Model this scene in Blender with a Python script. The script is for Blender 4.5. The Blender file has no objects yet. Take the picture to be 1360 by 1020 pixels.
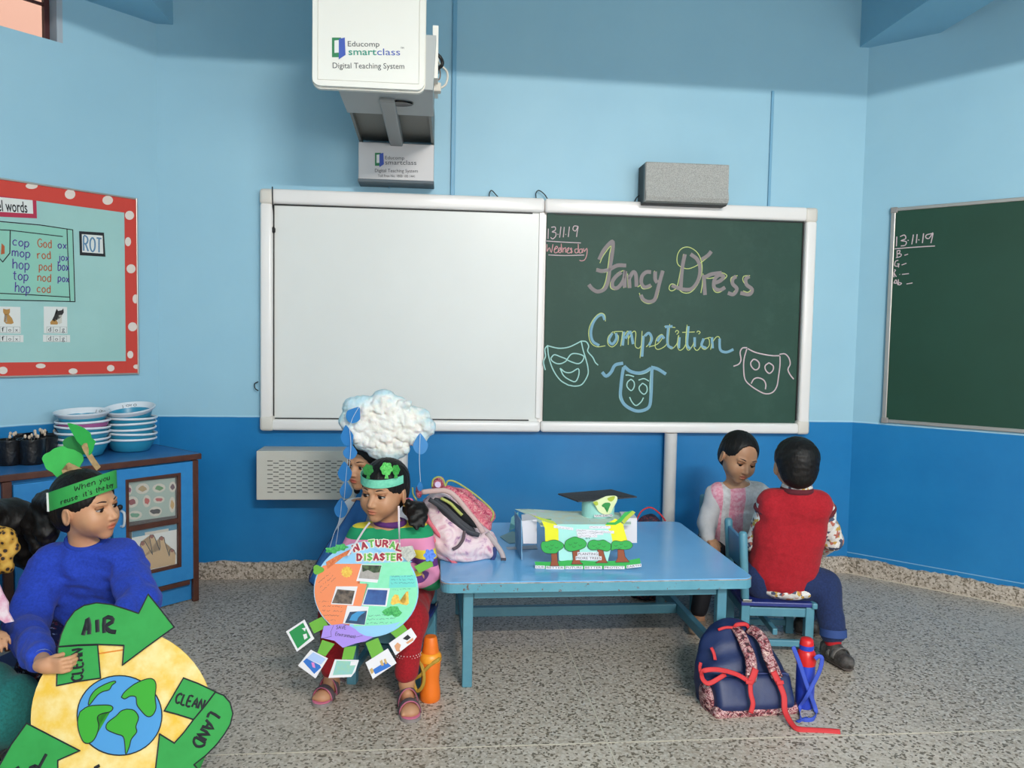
import bpy, bmesh, math, random
import numpy as np
from mathutils import Vector, Matrix, Euler
random.seed(7); np.random.seed(7)
SC = bpy.context.scene; COL = SC.collection
# ---------------------------------------------------------------- camera, world, lights, exposure
F=1037.7; PIT=-.0583; ROL=.0182; CH=1.25
YAW=.0946; Y0=4.059; AR=.6901; AL=.8965; UC=1.8665; ULC=-1.77
_c,_s=math.cos(PIT),math.sin(PIT); _cr,_sr=math.cos(ROL),math.sin(ROL)
RI=Vector((_cr,-_s*_sr,_c*_sr)); UP=Vector((-_sr,-_s*_cr,_c*_cr)); FW=Vector((0,_c,_s)); CAM=Vector((0,0,CH))
cd=bpy.data.cameras.new('camera'); cam=bpy.data.objects.new('camera',cd); COL.objects.link(cam)
cam.matrix_world=Matrix(((RI.x,UP.x,-FW.x,0),(RI.y,UP.y,-FW.y,0),(RI.z,UP.z,-FW.z,CH),(0,0,0,1)))
cd.sensor_width=36; cd.lens=F/1360*36; cd.clip_start=.05; SC.camera=cam
wd=bpy.data.worlds.new('world'); SC.world=wd; wd.use_nodes=True
wd.node_tree.nodes['Background'].inputs[0].default_value=(.95,.97,1,1)
wd.node_tree.nodes['Background'].inputs[1].default_value=.45
SC.view_settings.view_transform='Standard'; SC.view_settings.look='None'
SC.view_settings.exposure=.17; SC.view_settings.gamma=1; SC.view_settings.use_curve_mapping=False
def area(name,loc,target,sx,sy,power,col=(1,1,1)):
    d=bpy.data.lights.new(name,'AREA'); d.shape='RECTANGLE'; d.size=sx; d.size_y=sy; d.energy=power; d.color=col
    o=bpy.data.objects.new(name,d); COL.objects.link(o); o.location=loc
    o.rotation_euler=(Vector(target)-Vector(loc)).to_track_quat('-Z','Y').to_euler(); return o
# tube lamps under the rear ceiling bay (their light is cut off by the cross beam), plus added soft fill panels standing in for assumed, unseen windows
area('tube_light',(1.35,-1.7,3.1),(1.2,3.2,.6),1.25,.05,138,(1,.96,.90))
area('tube_light',(-1.5,-2.0,3.1),(-1.0,3.2,.6),1.25,.05,12,(1,.96,.90))
area('fill_light',(2.6,-1.0,1.75),(-.2,3.2,.9),1.8,1.2,48,(1,.97,.92))
sd_=bpy.data.lights.new('sun','SUN'); sd_.energy=5; sd_.angle=.01; sd_.color=(1,.95,.88); so_=bpy.data.objects.new('sun',sd_); COL.objects.link(so_)
so_.rotation_euler=Vector((-.93*.53,.355*.53,-.85)).to_track_quat('-Z','Y').to_euler()
area('fill_light',(1.0,-3.0,1.7),(.7,3,.9),2.4,1.4,46,(1,.97,.92))  # second added fill panel, out of view behind the camera
# ---------------------------------------------------------------- picture point -> ray helpers (places are real points on real planes)
def ray(x,y): return RI*((x-680)/F)+UP*((510-y)/F)+FW
def on(x,y,p,n):
    d=ray(x,y); n=Vector(n); t=(Vector(p)-CAM).dot(n)/d.dot(n); return CAM+d*t
def fl(x,y,z=0.): return on(x,y,(0,0,z),(0,0,1))
def dp(x,y,Y): return on(x,y,(0,Y,0),(0,1,0))
# ---------------------------------------------------------------- naming / tree helpers
MW={}
def tag(o,label=None,cat=None,group=None,kind=None):
    if label: o['label']=label
    if cat: o['category']=cat
    if group: o['group']=group
    if kind: o['kind']=kind
    return o
def thing(name,label,cat,loc=(0,0,0),rz=0,group=None,M=None):
    o=bpy.data.objects.new(name,None); COL.objects.link(o); o.empty_display_size=.05
    if M is None: M=Matrix.Translation(Vector(loc))@Matrix.Rotation(rz,4,'Z')
    o.matrix_world=M; MW[o.name]=M.copy()
    return tag(o,label,cat,group)
def link(name,me,parent=None,world=False):
    o=bpy.data.objects.new(name,me); COL.objects.link(o)
    if parent is not None:
        o.parent=parent; M=MW[parent.name]; MW[o.name]=M
        if world: me.transform(M.inverted())
    else: MW[o.name]=Matrix()
    return o
def fin(name,bm,m,parent=None,world=False,smooth=False,label=None,angle=None):
    me=bpy.data.meshes.new(name); bm.normal_update(); bm.to_mesh(me); bm.free()
    for mm in (m if isinstance(m,(list,tuple)) else [m]): me.materials.append(mm)
    if smooth:
        me.polygons.foreach_set('use_smooth',[True]*len(me.polygons))
        if angle is not None:
            try: me.set_sharp_from_angle(angle=angle)
            except Exception: pass
    o=link(name,me,parent,world)
    if label: o['label']=label
    return o
def dup(o,parent=None,M=None):
    c=o.copy(); COL.objects.link(c); c.parent=parent
    if parent is None:
        c.matrix_world=M; MW[c.name]=M.copy()
    else: MW[c.name]=MW[parent.name]
    for ch in [x for x in COL.objects if x.parent==o]: dup(ch,c)
    return c
# ---------------------------------------------------------------- materials
def S(h):
    if isinstance(h,str):
        v=[int(h[i:i+2],16)/255 for i in (0,2,4)]
        return tuple(x/12.92 if x<=.04045 else ((x+.055)/1.055)**2.4 for x in v)+(1,)
    return h if len(h)==4 else tuple(h)+(1,)
MATS={}
class NT:
    def __init__(s,m): s.t=m.node_tree; s.b=s.t.nodes['Principled BSDF']
    def n(s,typ,**kw):
        x=s.t.nodes.new(typ)
        for k,v in kw.items():
            if k.startswith('i_'): x.inputs[k[2:].replace('_',' ')].default_value=v
            else: setattr(x,k,v)
        return x
    def l(s,a,b): s.t.links.new(a,b)
    def ramp(s,fac,stops,interp='LINEAR'):
        r=s.n('ShaderNodeValToRGB'); r.color_ramp.interpolation=interp; e=r.color_ramp.elements
        while len(e)<len(stops): e.new(.5)
        for i,(p,c) in enumerate(stops): e[i].position=p; e[i].color=S(c)
        s.l(fac,r.inputs[0]); return r.outputs[0]
    def mix(s,f,a,b,mode='MIX'):
        x=s.n('ShaderNodeMix',data_type='RGBA',blend_type=mode)
        for sk,v in ((x.inputs[0],f),(x.inputs[6],a),(x.inputs[7],b)):
            if hasattr(v,'is_linked'): s.l(v,sk)
            else: sk.default_value=v if isinstance(v,(float,int)) else S(v)
        return x.outputs[2]
    def noise(s,scale,detail=4,rough=.6,co=None):
        x=s.n('ShaderNodeTexNoise'); x.inputs['Scale'].default_value=scale; x.inputs['Detail'].default_value=detail; x.inputs['Roughness'].default_value=rough
        s.l(co or s.obj(),x.inputs['Vector']); return x.outputs['Fac']
    def vor(s,scale,feature='F1',out='Distance',co=None):
        x=s.n('ShaderNodeTexVoronoi',feature=feature); x.inputs['Scale'].default_value=scale
        s.l(co or s.obj(),x.inputs['Vector']); return x.outputs[out]
    def obj(s):
        if not hasattr(s,'_o'): s._o=s.n('ShaderNodeTexCoord').outputs['Object']
        return s._o
    def bump(s,h,strength=.3,dist=.002):
        x=s.n('ShaderNodeBump'); x.inputs['Strength'].default_value=strength; x.inputs['Distance'].default_value=dist
        s.l(h,x.inputs['Height']); s.l(x.outputs[0],s.b.inputs['Normal'])
    def col(s,c): s.l(c,s.b.inputs['Base Color'])
def mat(name,c='808080',rough=.6,metal=0,vary=None,bump=None,spec=None,emit=None):
    """vary=(scale,colour2,amount)  bump=(scale,strength,dist)"""
    if name in MATS: return MATS[name]
    m=bpy.data.materials.new(name); m.use_nodes=True; t=NT(m); MATS[name]=m
    t.b.inputs['Base Color'].default_value=S(c); t.b.inputs['Roughness'].default_value=rough; t.b.inputs['Metallic'].default_value=metal
    if spec is not None: t.b.inputs['Specular IOR Level'].default_value=spec
    if vary:
        f=t.ramp(t.noise(vary[0]),[(.35,(0,0,0)),(.65,(vary[2],)*3)]); t.col(t.mix(f,c,vary[1]))
    if bump: t.bump(t.noise(bump[0],3),bump[1],bump[2] if len(bump)>2 else .002)
    if emit: t.b.inputs['Emission Color'].default_value=S(emit[0]); t.b.inputs['Emission Strength'].default_value=emit[1]
    return m
# ---------------------------------------------------------------- mesh helpers
def tf(bm,vs,M):
    bmesh.ops.transform(bm,matrix=M,verts=vs)
def box(bm,c,s,bev=0,M=None,seg=2):
    r=bmesh.ops.create_cube(bm,size=1); vs=r['verts']
    tf(bm,vs,Matrix.Translation(Vector(c))@Matrix.Diagonal((s[0],s[1],s[2],1)))
    if bev>0:
        es=list({e for v in vs for e in v.link_edges})
        r2=bmesh.ops.bevel(bm,geom=es,offset=bev,segments=seg,affect='EDGES',profile=.5)
        vs=list(set([v for v in r2['verts']]+[v for v in vs if v.is_valid]))
        fs={f for v in vs for f in v.link_faces}; vs=list({v for f in fs for v in f.verts})
    if M is not None: tf(bm,vs,M)
    return vs
def B(c,s,bev=0,M=None,seg=2):
    bm=bmesh.new(); box(bm,c,s,bev,M,seg); return bm
def bar(bm,a,b,w,d,bev=.003,up=(0,0,1)):
    """square bar from a to b, w across (perpendicular to up), d along up-ish"""
    a=Vector(a); b=Vector(b); z=(b-a); L=z.length; z.normalize(); u=Vector(up)
    x=z.cross(u)
    if x.length<1e-4: x=z.cross(Vector((0,1,0)))
    x.normalize(); y=z.cross(x).normalized()
    M=Matrix((( x.x,y.x,z.x,(a.x+b.x)/2),(x.y,y.y,z.y,(a.y+b.y)/2),(x.z,y.z,z.z,(a.z+b.z)/2),(0,0,0,1)))
    return box(bm,(0,0,0),(w,d,L),bev,M)
def cyl(bm,a,b,r1,r2=None,n=20,cap=True):
    a=Vector(a); b=Vector(b); r2=r1 if r2 is None else r2; d=b-a
    r=bmesh.ops.create_cone(bm,cap_ends=cap,segments=n,radius1=r1,radius2=r2,depth=d.length)
    q=d.to_track_quat('Z','Y').to_matrix().to_4x4()
    tf(bm,r['verts'],Matrix.Translation((a+b)/2)@q); return r['verts']
def lathe(bm,prof,n=32,M=None,close=False):
    """prof list of (r,z)"""
    rings=[]; M=M or Matrix()
    for r,z in prof:
        if r<1e-6: rings.append([bm.verts.new(M@Vector((0,0,z)))])
        else: rings.append([bm.verts.new(M@Vector((r*math.cos(2*math.pi*i/n),r*math.sin(2*math.pi*i/n),z))) for i in range(n)])
    prs=list(zip(rings,rings[1:]))
    if close: prs.append((rings[-1],rings[0]))
    for A,Bq in prs:
        for i in range(n):
            j=(i+1)%n
            if len(A)==1 and len(Bq)==1: continue
            if len(A)==1: bm.faces.new((A[0],Bq[j],Bq[i]))
            elif len(Bq)==1: bm.faces.new((A[i],A[j],Bq[0]))
            else: bm.faces.new((A[i],A[j],Bq[j],Bq[i]))
    return rings
def cat(pts,k=4,closed=False):
    """Catmull-Rom resample"""
    P=[Vector(p) for p in pts]; n=len(P)
    if n<3: return P
    out=[]; rng=range(n if closed else n-1)
    for i in rng:
        p0=P[(i-1)%n] if closed or i>0 else P[0]*2-P[1]
        p1=P[i]; p2=P[(i+1)%n]; p3=P[(i+2)%n] if closed or i+2<n else P[-1]*2-P[-2]
        for j in range(k):
            t=j/k
            out.append(.5*((2*p1)+(p2-p0)*t+(2*p0-5*p1+4*p2-p3)*t*t+(3*p1-p0-3*p2+p3)*t**3))
    if not closed: out.append(P[-1])
    return out
def tube(bm,pts,r,n=8,N=None,flat=1.,closed=False,rs=None):
    """swept tube; N fixes the flattened direction (flat scales thickness along N)"""
    P=[Vector(p) for p in pts]; Q=[]
    for p in P:
        if not Q or (p-Q[-1]).length>1e-6: Q.append(p)
    P=Q; m=len(P)
    if m<2: return
    rings=[]; prev=None
    for i,p in enumerate(P):
        if closed: t=P[(i+1)%m]-P[i-1]
        else: t=P[min(i+1,m-1)]-P[max(i-1,0)]
        if t.length<1e-9: t=Vector((0,0,1))
        t.normalize()
        if N is not None:
            y=Vector(N[i] if isinstance(N,list) else N); y=(y-t*y.dot(t))
            if y.length<1e-6: y=t.orthogonal()
            y.normalize()
        else:
            y=prev if prev is not None else t.orthogonal(); y=(y-t*y.dot(t)).normalized(); prev=y
        x=t.cross(y); rr=rs[i*len(rs)//m] if rs else r
        rings.append([bm.verts.new(p+x*(rr*math.cos(2*math.pi*k/n))+y*(rr*flat*math.sin(2*math.pi*k/n))) for k in range(n)])
    for i in range(m if closed else m-1):
        A=rings[i]; Bq=rings[(i+1)%m]
        for k in range(n): bm.faces.new((A[k],A[(k+1)%n],Bq[(k+1)%n],Bq[k]))
    if not closed:
        bm.faces.new(rings[0][::-1]); bm.faces.new(rings[-1])
def T(ox,oy,s,txt):
    """'x,y x,y / x,y ...' in a crop at scale s -> list of picture polylines"""
    return [[(ox+float(a.split(',')[0])/s,oy+float(a.split(',')[1])/s) for a in part.split()] for part in txt.split('/')]
class Plane:
    """a real plane (origin, normal, x direction) that flat artwork lies on"""
    def __init__(s,o,n,x):
        s.o=Vector(o); s.n=Vector(n).normalized(); s.x=(Vector(x)-s.n*Vector(x).dot(s.n)).normalized(); s.y=s.n.cross(s.x)
        if s.y.z<0: s.y=-s.y
    def px(s,x,y,h=0):
        return on(x,y,s.o+s.n*h,s.n)
    def at(s,u,v,h=0): return s.o+s.x*u+s.y*v+s.n*h
    def uv(s,x,y):
        p=on(x,y,s.o,s.n)-s.o; return p.dot(s.x),p.dot(s.y)
def prism(bm,P3,n,th):
    """solid from a 3D outline, thickness th along n"""
    n=Vector(n)
    a=[bm.verts.new(Vector(p)) for p in P3]; b=[bm.verts.new(Vector(p)+n*th) for p in P3]
    k=len(a)
    f1=bm.faces.new(a[::-1]); f2=bm.faces.new(b)
    for i in range(k): bm.faces.new((a[i],a[(i+1)%k],b[(i+1)%k],b[i]))
    if k>4: bmesh.ops.triangulate(bm,faces=[f1,f2])
def ppoly(pl,pts,h,th,smooth=0):
    """outline traced as picture points on plane pl"""
    P=[pl.px(x,y) for x,y in pts]
    if smooth: P=cat(P,smooth,True)
    P=[p+pl.n*h for p in P]; bm=bmesh.new(); prism(bm,P,pl.n,th); bmesh.ops.recalc_face_normals(bm,faces=bm.faces); return bm
def stroke(bm,pl,lines,w,h=.001,k=4,n=6,flat=.35,closed=False,conv=True):
    for L in lines:
        P=[pl.px(x,y) for x,y in L] if conv else [Vector(p) for p in L]
        if k>1: P=cat(P,k,closed); tube(bm,[p+pl.n*h for p in P],w/2,n,pl.n,flat,closed)
        else:   # straight pen strokes keep their sharp corners
            for a,b in zip(P,P[1:]):
                if (b-a).length<1e-5: continue
                d=(b-a).normalized()*w*.3; tube(bm,[a-d+pl.n*h,b+d+pl.n*h],w/2,n,pl.n,flat)
# stroke alphabet: polylines on a grid, baseline 0, x-height 4, cap height 6
G={'A':'0,0 2,6 4,0/1,2.2 3.2,2.2','B':'0,0 0,6 2.6,5.8 3,4.6 2,3.2 0,3/2,3.2 3.6,2 3,.4 0,0','C':'4,5 2.6,6 .6,4.8 0,3 .8,.8 2.4,0 4,1','D':'0,0 0,6 2.4,5.5 3.8,3 2.4,.4 0,0','E':'3.4,6 0,6 0,0 3.4,0/0,3 2.8,3','F':'3.4,6 0,6 0,0/0,3 2.6,3','G':'4,5 2.4,6 .4,4.4 .2,2 2,0 4,1 4,2.6 2.6,2.6','H':'0,0 0,6/0,3 3.6,3/3.6,6 3.6,0','I':'1,0 1,6','J':'3,6 3,1 1.6,0 0,1','K':'0,0 0,6/3.4,6 0,2.6 3.6,0','L':'0,6 0,0 3.2,0','M':'0,0 .4,6 2.2,2 4,6 4.6,0','N':'0,0 0,6 3.6,0 3.6,6','O':'2,6 .2,4.6 .2,1.6 2,0 3.8,1.6 3.8,4.6 2,6','P':'0,0 0,6 2.6,5.8 3.4,4.4 2.4,3 0,2.8','R':'0,0 0,6 2.6,5.8 3.2,4.4 2,3.1 0,3/1.4,3 3.6,0','S':'3.4,5.2 1.8,6 .3,4.8 1.6,3.3 3.4,1.8 1.8,0 0,.8','T':'0,6 4,6/2,6 2,0','U':'0,6 .2,1.4 1.8,0 3.4,1.4 3.6,6','V':'0,6 2,0 4,6','W':'0,6 1,0 2.4,4 3.8,0 5,6','Y':'0,6 2,3 4,6/2,3 2,0',
'a':'3,3.4 1.6,4 .2,2.6 .4,.6 1.8,0 3,1.6 3,4 3,.6 3.5,0','b':'0,6 0,0 1.8,0 3,1.6 2.4,3.6 0,3','c':'3,3.3 1.6,4 .2,2.4 .8,.3 3,.5','d':'3,3.2 1.4,4 .1,2 1.2,0 3,1.4 3,6 3,0','e':'.2,2.1 2.9,2.5 1.8,4 .3,2.6 .8,.3 3,.6','f':'2.6,5.6 1.4,6 1,4.6 1,0/0,3.6 2.2,3.6','g':'3,3.2 1.4,4 .1,2 1.2,.2 3,1.4 3,4 3,-1 1.6,-2 .2,-1.2','h':'0,6 0,0/0,2.6 1.6,4 2.8,3 2.8,0','i':'.6,4 .6,0/.6,5.2 .65,5.4','j':'1.6,4 1.6,-1.2 .6,-2 -.4,-1.2/1.6,5.2 1.65,5.4','k':'0,6 0,0/2.6,4 0,1.8 2.8,0','l':'.5,6 .5,0','m':'0,4 0,0/0,2.8 1.2,4 2.1,3 2.1,0/2.1,2.8 3.4,4 4.3,3 4.3,0','n':'0,4 0,0/0,2.8 1.6,4 2.8,3 2.8,0','o':'1.5,4 .1,2.6 .3,.8 1.5,0 2.9,1.2 2.8,3 1.5,4','p':'0,4 0,-2/0,3.2 1.8,4 3,2.4 1.8,0 0,.6','q':'2.9,4 2.9,-2','r':'0,4 0,0/0,2.4 1.2,3.8 2.4,3.8','s':'2.6,3.4 1.2,4 .4,3 2.3,1.2 1.4,0 0,.6','t':'1.2,5.6 1.2,.6 2.4,0/0,4 2.4,4','u':'0,4 .2,.7 1.4,0 2.8,1.2 2.9,4 3,0','v':'0,4 1.4,0 2.8,4','w':'0,4 1,0 2.2,3 3.3,0 4.4,4','x':'0,4 2.8,0/2.8,4 0,0','y':'0,4 1.4,.8/2.9,4 1.4,0 .2,-2','z':'0,4 2.6,4 0,0 2.8,0',
'0':'2,6 .2,4.6 .2,1.6 2,0 3.8,1.6 3.8,4.6 2,6','1':'1,0 1,6','3':'.2,5.4 1.8,6 2.9,4.8 1.3,3.3 3.2,2 2.2,.2 0,.4','9':'3,5 1.6,6 .4,4.4 1.4,3.2 3.1,4.8 2.8,0','.':'.4,2.6 .5,2.9','-':'0,2.6 2.6,2.8',',':'.6,.4 .2,-1',"'":'.5,6 .4,5'}
def handline(s,p0,p1,hpx,pl,slant=0.):
    """single-stroke lettering between picture points p0..p1 on plane pl; returns 3D polylines"""
    a=pl.px(*p0); b=pl.px(*p1); d=b-a; L=d.length; d.normalize(); up=pl.n.cross(d).normalized()
    H=(pl.px(p0[0],p0[1])-pl.px(p0[0],p0[1]-hpx)).length
    adv=[]; x=0
    for ch in s:
        if ch==' ': adv.append((x,None)); x+=2.6; continue
        g=[[tuple(map(float,q.split(','))) for q in part.split()] for part in G[ch].split('/')]
        w=max(q[0] for part in g for q in part); adv.append((x,g)); x+=w+1.5
    x-=1.5; sx=L/x; sy=H/6; out=[]
    for ox,g in adv:
        if g:
            for part in g: out.append([a+d*((ox+q[0]+slant*q[1])*sx)+up*(q[1]*sy) for q in part])
    return out
def hand(bm,s,p0,p1,hpx,pl,w=.002,h=.001,slant=0,k=3,n=4):
    stroke(bm,pl,handline(s,p0,p1,hpx,pl,slant),w,h,k,n,conv=False)
def squiggle(bm,pl,p0,p1,hpx,w,h=.0008,seed=0):
    """illegibly small handwriting: one wavy line of pen"""
    r=random.Random(seed); a=pl.px(*p0); b=pl.px(*p1); d=b-a; L=d.length; d.normalize(); up=pl.n.cross(d).normalized()
    H=(pl.px(*p0)-pl.px(p0[0],p0[1]-hpx)).length; x=0; cur=[]; P=[]
    while x<L:
        cur.append(a+d*x+up*(r.random()*H)); x+=H*.45
        if r.random()<.14:
            if len(cur)>1: P.append(cur)
            cur=[]; x+=H*.6
    if len(cur)>1: P.append(cur)
    stroke(bm,pl,P,w,h,1,3,conv=False)
def text(s,p0,p1,pl,m,parent,name='lettering',h=.0008,xs=None,th=.0006,ht=None,bold=0):
    """printed text whose baseline runs between picture points p0..p1; ht=cap height in px"""
    c=bpy.data.curves.new('t','FONT'); c.body=s; c.extrude=0; c.resolution_u=3; c.offset=bold
    o=bpy.data.objects.new('t',c); me=o.to_mesh(); me2=me.copy(); o.to_mesh_clear(); bpy.data.objects.remove(o)
    co=np.empty(len(me2.vertices)*3); me2.vertices.foreach_get('co',co); co=co.reshape(-1,3)
    x0,x1=co[:,0].min(),co[:,0].max(); a=pl.px(*p0); b=pl.px(*p1); d=b-a; L=d.length; d.normalize()
    up=pl.n.cross(d).normalized()
    if up.dot(pl.y)<0 and abs(d.dot(pl.x))>.5: up=-up
    sx=L/(x1-x0); sy=sx if ht is None else (pl.px(*p0)-pl.px(p0[0],p0[1]-ht)).length/.7
    for v in me2.vertices: v.co=a+d*((v.co.x-x0)*sx)+up*(v.co.y*sy)+pl.n*h
    me2.materials.clear(); me2.materials.append(m); me2.name=name
    return link(name,me2,parent,True)
def spl(pl,pts,bm,h,th):
    P=[pl.px(x,y)+pl.n*h for x,y in pts]; prism(bm,P,pl.n,th)
# ---------------------------------------------------------------- organic shapes: smooth-blended solids meshed by surface nets
class Field:
    def __init__(s): s.ops=[]
    def cone(s,a,b,ra,rb=None,k=.01,sub=False):
        rb=ra if rb is None else rb; a=np.array(a,float); b=np.array(b,float)
        r=max(ra,rb); lo=np.minimum(a,b)-r; hi=np.maximum(a,b)+r; ab=b-a; L=max(ab@ab,1e-12)
        def f(X,Y,Z):
            x,y,z=X-a[0],Y-a[1],Z-a[2]
            t=np.clip((x*ab[0]+y*ab[1]+z*ab[2])/L,0,1)
            return np.sqrt((x-t*ab[0])**2+(y-t*ab[1])**2+(z-t*ab[2])**2)-(ra+(rb-ra)*t)
        s.ops.append((f,k,sub,lo,hi)); return s
    def path(s,P,R,k=.01,sub=False):
        for i in range(len(P)-1): s.cone(P[i],P[i+1],R[i],R[i+1],k,sub)
        return s
    def ell(s,c,r,R=None,k=.01,sub=False):
        c=np.array(c,float); r=np.array(r,float); m=float(r.max()); R=np.eye(3) if R is None else np.array(R)
        def f(X,Y,Z):
            x,y,z=X-c[0],Y-c[1],Z-c[2]
            q=[(x*R[0,i]+y*R[1,i]+z*R[2,i]) for i in range(3)]
            k0=np.sqrt((q[0]/r[0])**2+(q[1]/r[1])**2+(q[2]/r[2])**2); k1=np.sqrt((q[0]/r[0]**2)**2+(q[1]/r[1]**2)**2+(q[2]/r[2]**2)**2)
            return k0*(k0-1)/np.maximum(k1,1e-9)
        e=np.sqrt(((R*r)**2).sum(1)); s.ops.append((f,k,sub,c-e,c+e)); return s
    def box(s,c,h,R=None,rd=.01,k=.01,sub=False):
        c=np.array(c,float); h=np.array(h,float)-rd; R=np.eye(3) if R is None else np.array(R)
        def f(X,Y,Z):
            x,y,z=X-c[0],Y-c[1],Z-c[2]
            q=[abs(x*R[0,i]+y*R[1,i]+z*R[2,i])-h[i] for i in range(3)]
            o=np.sqrt(np.maximum(q[0],0)**2+np.maximum(q[1],0)**2+np.maximum(q[2],0)**2)
            return o+np.minimum(np.maximum(np.maximum(q[0],q[1]),q[2]),0)-rd
        e=(abs(R)*(h+rd)).sum(1); s.ops.append((f,k,sub,c-e,c+e)); return s
    def clip(s,p,n,k=.004):
        """cut away the side n points to"""
        p=np.array(p,float); n=np.array(n,float); n/=np.linalg.norm(n)
        s.ops.append((lambda X,Y,Z:(X-p[0])*n[0]+(Y-p[1])*n[1]+(Z-p[2])*n[2],k,'clip',None,None)); return s
    def disp(s,fn): s.ops.append((fn,0,'disp',None,None)); return s
    def bounds(s):
        L=[o for o in s.ops if o[3] is not None and o[2] is False]
        return np.min([o[3] for o in L],0),np.max([o[4] for o in L],0)
    def mesh(s,h,fine=None):
        lo,hi=s.bounds(); lo=lo-h*3-.018; hi=hi+h*3+.018; ax=[]
        for i in range(3):
            p=[lo[i]]
            while p[-1]<hi[i]:
                st=h
                if fine:
                    for (fc,fr,fh) in fine:
                        if abs(p[-1]-fc[i])<fr: st=min(st,fh)
                p.append(p[-1]+st)
            ax.append(np.array(p))
        D=np.full((len(ax[0]),len(ax[1]),len(ax[2])),1.0,dtype=np.float32); mk=h*3
        for f,k,mode,l,u in s.ops:
            if l is None: sl=[slice(None)]*3
            else:
                sl=[]
                for i in range(3):
                    a=np.searchsorted(ax[i],l[i]-mk-k*1.5); b=np.searchsorted(ax[i],u[i]+mk+k*1.5); sl.append(slice(a,b))
                if any(q.start>=q.stop for q in sl): continue
            X=ax[0][sl[0]][:,None,None]; Y=ax[1][sl[1]][None,:,None]; Z=ax[2][sl[2]][None,None,:]
            sl=tuple(sl); d0=D[sl]; d1=f(X,Y,Z)
            if mode=='disp': D[sl]=d0+d1; continue
            if mode is True: d1=-d1; 
            if mode is False:
                hh=np.clip(.5+.5*(d0-d1)/k,0,1); D[sl]=d0*(1-hh)+d1*hh-k*hh*(1-hh)
            else:
                hh=np.clip(.5-.5*(d0-d1)/k,0,1); D[sl]=d0*(1-hh)+d1*hh+k*hh*(1-hh)
        return nets(D,ax)
def nets(D,ax):
    nx,ny,nz=D.shape; I=D<0
    c=np.zeros((nx-1,ny-1,nz-1),np.int8)
    offs=[(i,j,k) for i in (0,1) for j in (0,1) for k in (0,1)]
    for i,j,k in offs: c+=I[i:nx-1+i,j:ny-1+j,k:nz-1+k]
    act=np.argwhere((c>0)&(c<8)); n=len(act)
    if n==0: return np.zeros((0,3)),np.zeros((0,4),int)
    idx=np.full(c.shape,-1,np.int32); idx[act[:,0],act[:,1],act[:,2]]=np.arange(n)
    val={o:D[act[:,0]+o[0],act[:,1]+o[1],act[:,2]+o[2]] for o in offs}
    pos={o:np.stack([ax[a][act[:,a]+o[a]] for a in range(3)],1) for o in offs}
    acc=np.zeros((n,3)); cnt=np.zeros(n)
    for o in offs:
        for a in range(3):
            if o[a]==0:
                q=list(o); q[a]=1; q=tuple(q); v0,v1=val[o],val[q]; m=(v0<0)!=(v1<0)
                t=np.where(m,v0/np.where(m,v0-v1,1),0)[:,None]; acc+=np.where(m[:,None],pos[o]+(pos[q]-pos[o])*t,0); cnt+=m
    V=acc/cnt[:,None]; Fs=[]
    for a in range(3):
        b,cc=(a+1)%3,(a+2)%3; sl0=[slice(None)]*3; sl1=[slice(None)]*3
        sl0[a]=slice(0,D.shape[a]-1); sl1[a]=slice(1,D.shape[a])
        for q in (b,cc): sl0[q]=slice(1,D.shape[q]-1); sl1[q]=slice(1,D.shape[q]-1)
        i0=I[tuple(sl0)]; i1=I[tuple(sl1)]; e=np.argwhere(i0!=i1); s0=i0[e[:,0],e[:,1],e[:,2]]
        e[:,b]+=1; e[:,cc]+=1
        def g(db,dc):
            q=e.copy(); q[:,b]+=db; q[:,cc]+=dc; return idx[q[:,0],q[:,1],q[:,2]]
        Q=np.stack([g(-1,-1),g(0,-1),g(0,0),g(-1,0)],1); Q=np.where(s0[:,None],Q,Q[:,::-1]); Fs.append(Q)
    return V,np.concatenate(Fs)
def sdf_obj(name,field,h,m,parent=None,fine=None,world=True,label=None,colfn=None,relax=1):
    V,Q=field.mesh(h,fine)
    for _ in range(relax):
        A=np.zeros_like(V); n=np.zeros(len(V))
        for i in range(4):
            a,b=Q[:,i],Q[:,(i+1)%4]
            for ax_ in range(3):
                A[:,ax_]+=np.bincount(a,V[b,ax_],len(V)); A[:,ax_]+=np.bincount(b,V[a,ax_],len(V))
            n+=np.bincount(a,minlength=len(V))+np.bincount(b,minlength=len(V))
        V=V*.5+.5*A/np.maximum(n,1)[:,None]
    me=bpy.data.meshes.new(name); me.vertices.add(len(V)); me.vertices.foreach_set('co',V.ravel())
    me.loops.add(Q.size); me.loops.foreach_set('vertex_index',Q.ravel().astype(np.int32))
    me.polygons.add(len(Q)); me.polygons.foreach_set('loop_start',np.arange(0,Q.size,4,dtype=np.int32)); me.polygons.foreach_set('loop_total',np.full(len(Q),4,dtype=np.int32))
    me.update(calc_edges=True); me.polygons.foreach_set('use_smooth',[True]*len(Q)); me.validate()
    if colfn is not None:
        C=np.ones((len(V),4)); C[:,:3]=colfn(V); at=me.color_attributes.new('Col','FLOAT_COLOR','POINT'); at.data.foreach_set('color',C.ravel())
    for mm in (m if isinstance(m,(list,tuple)) else [m]): me.materials.append(mm)
    o=link(name,me,parent,world)
    if label: o['label']=label
    return o
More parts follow.
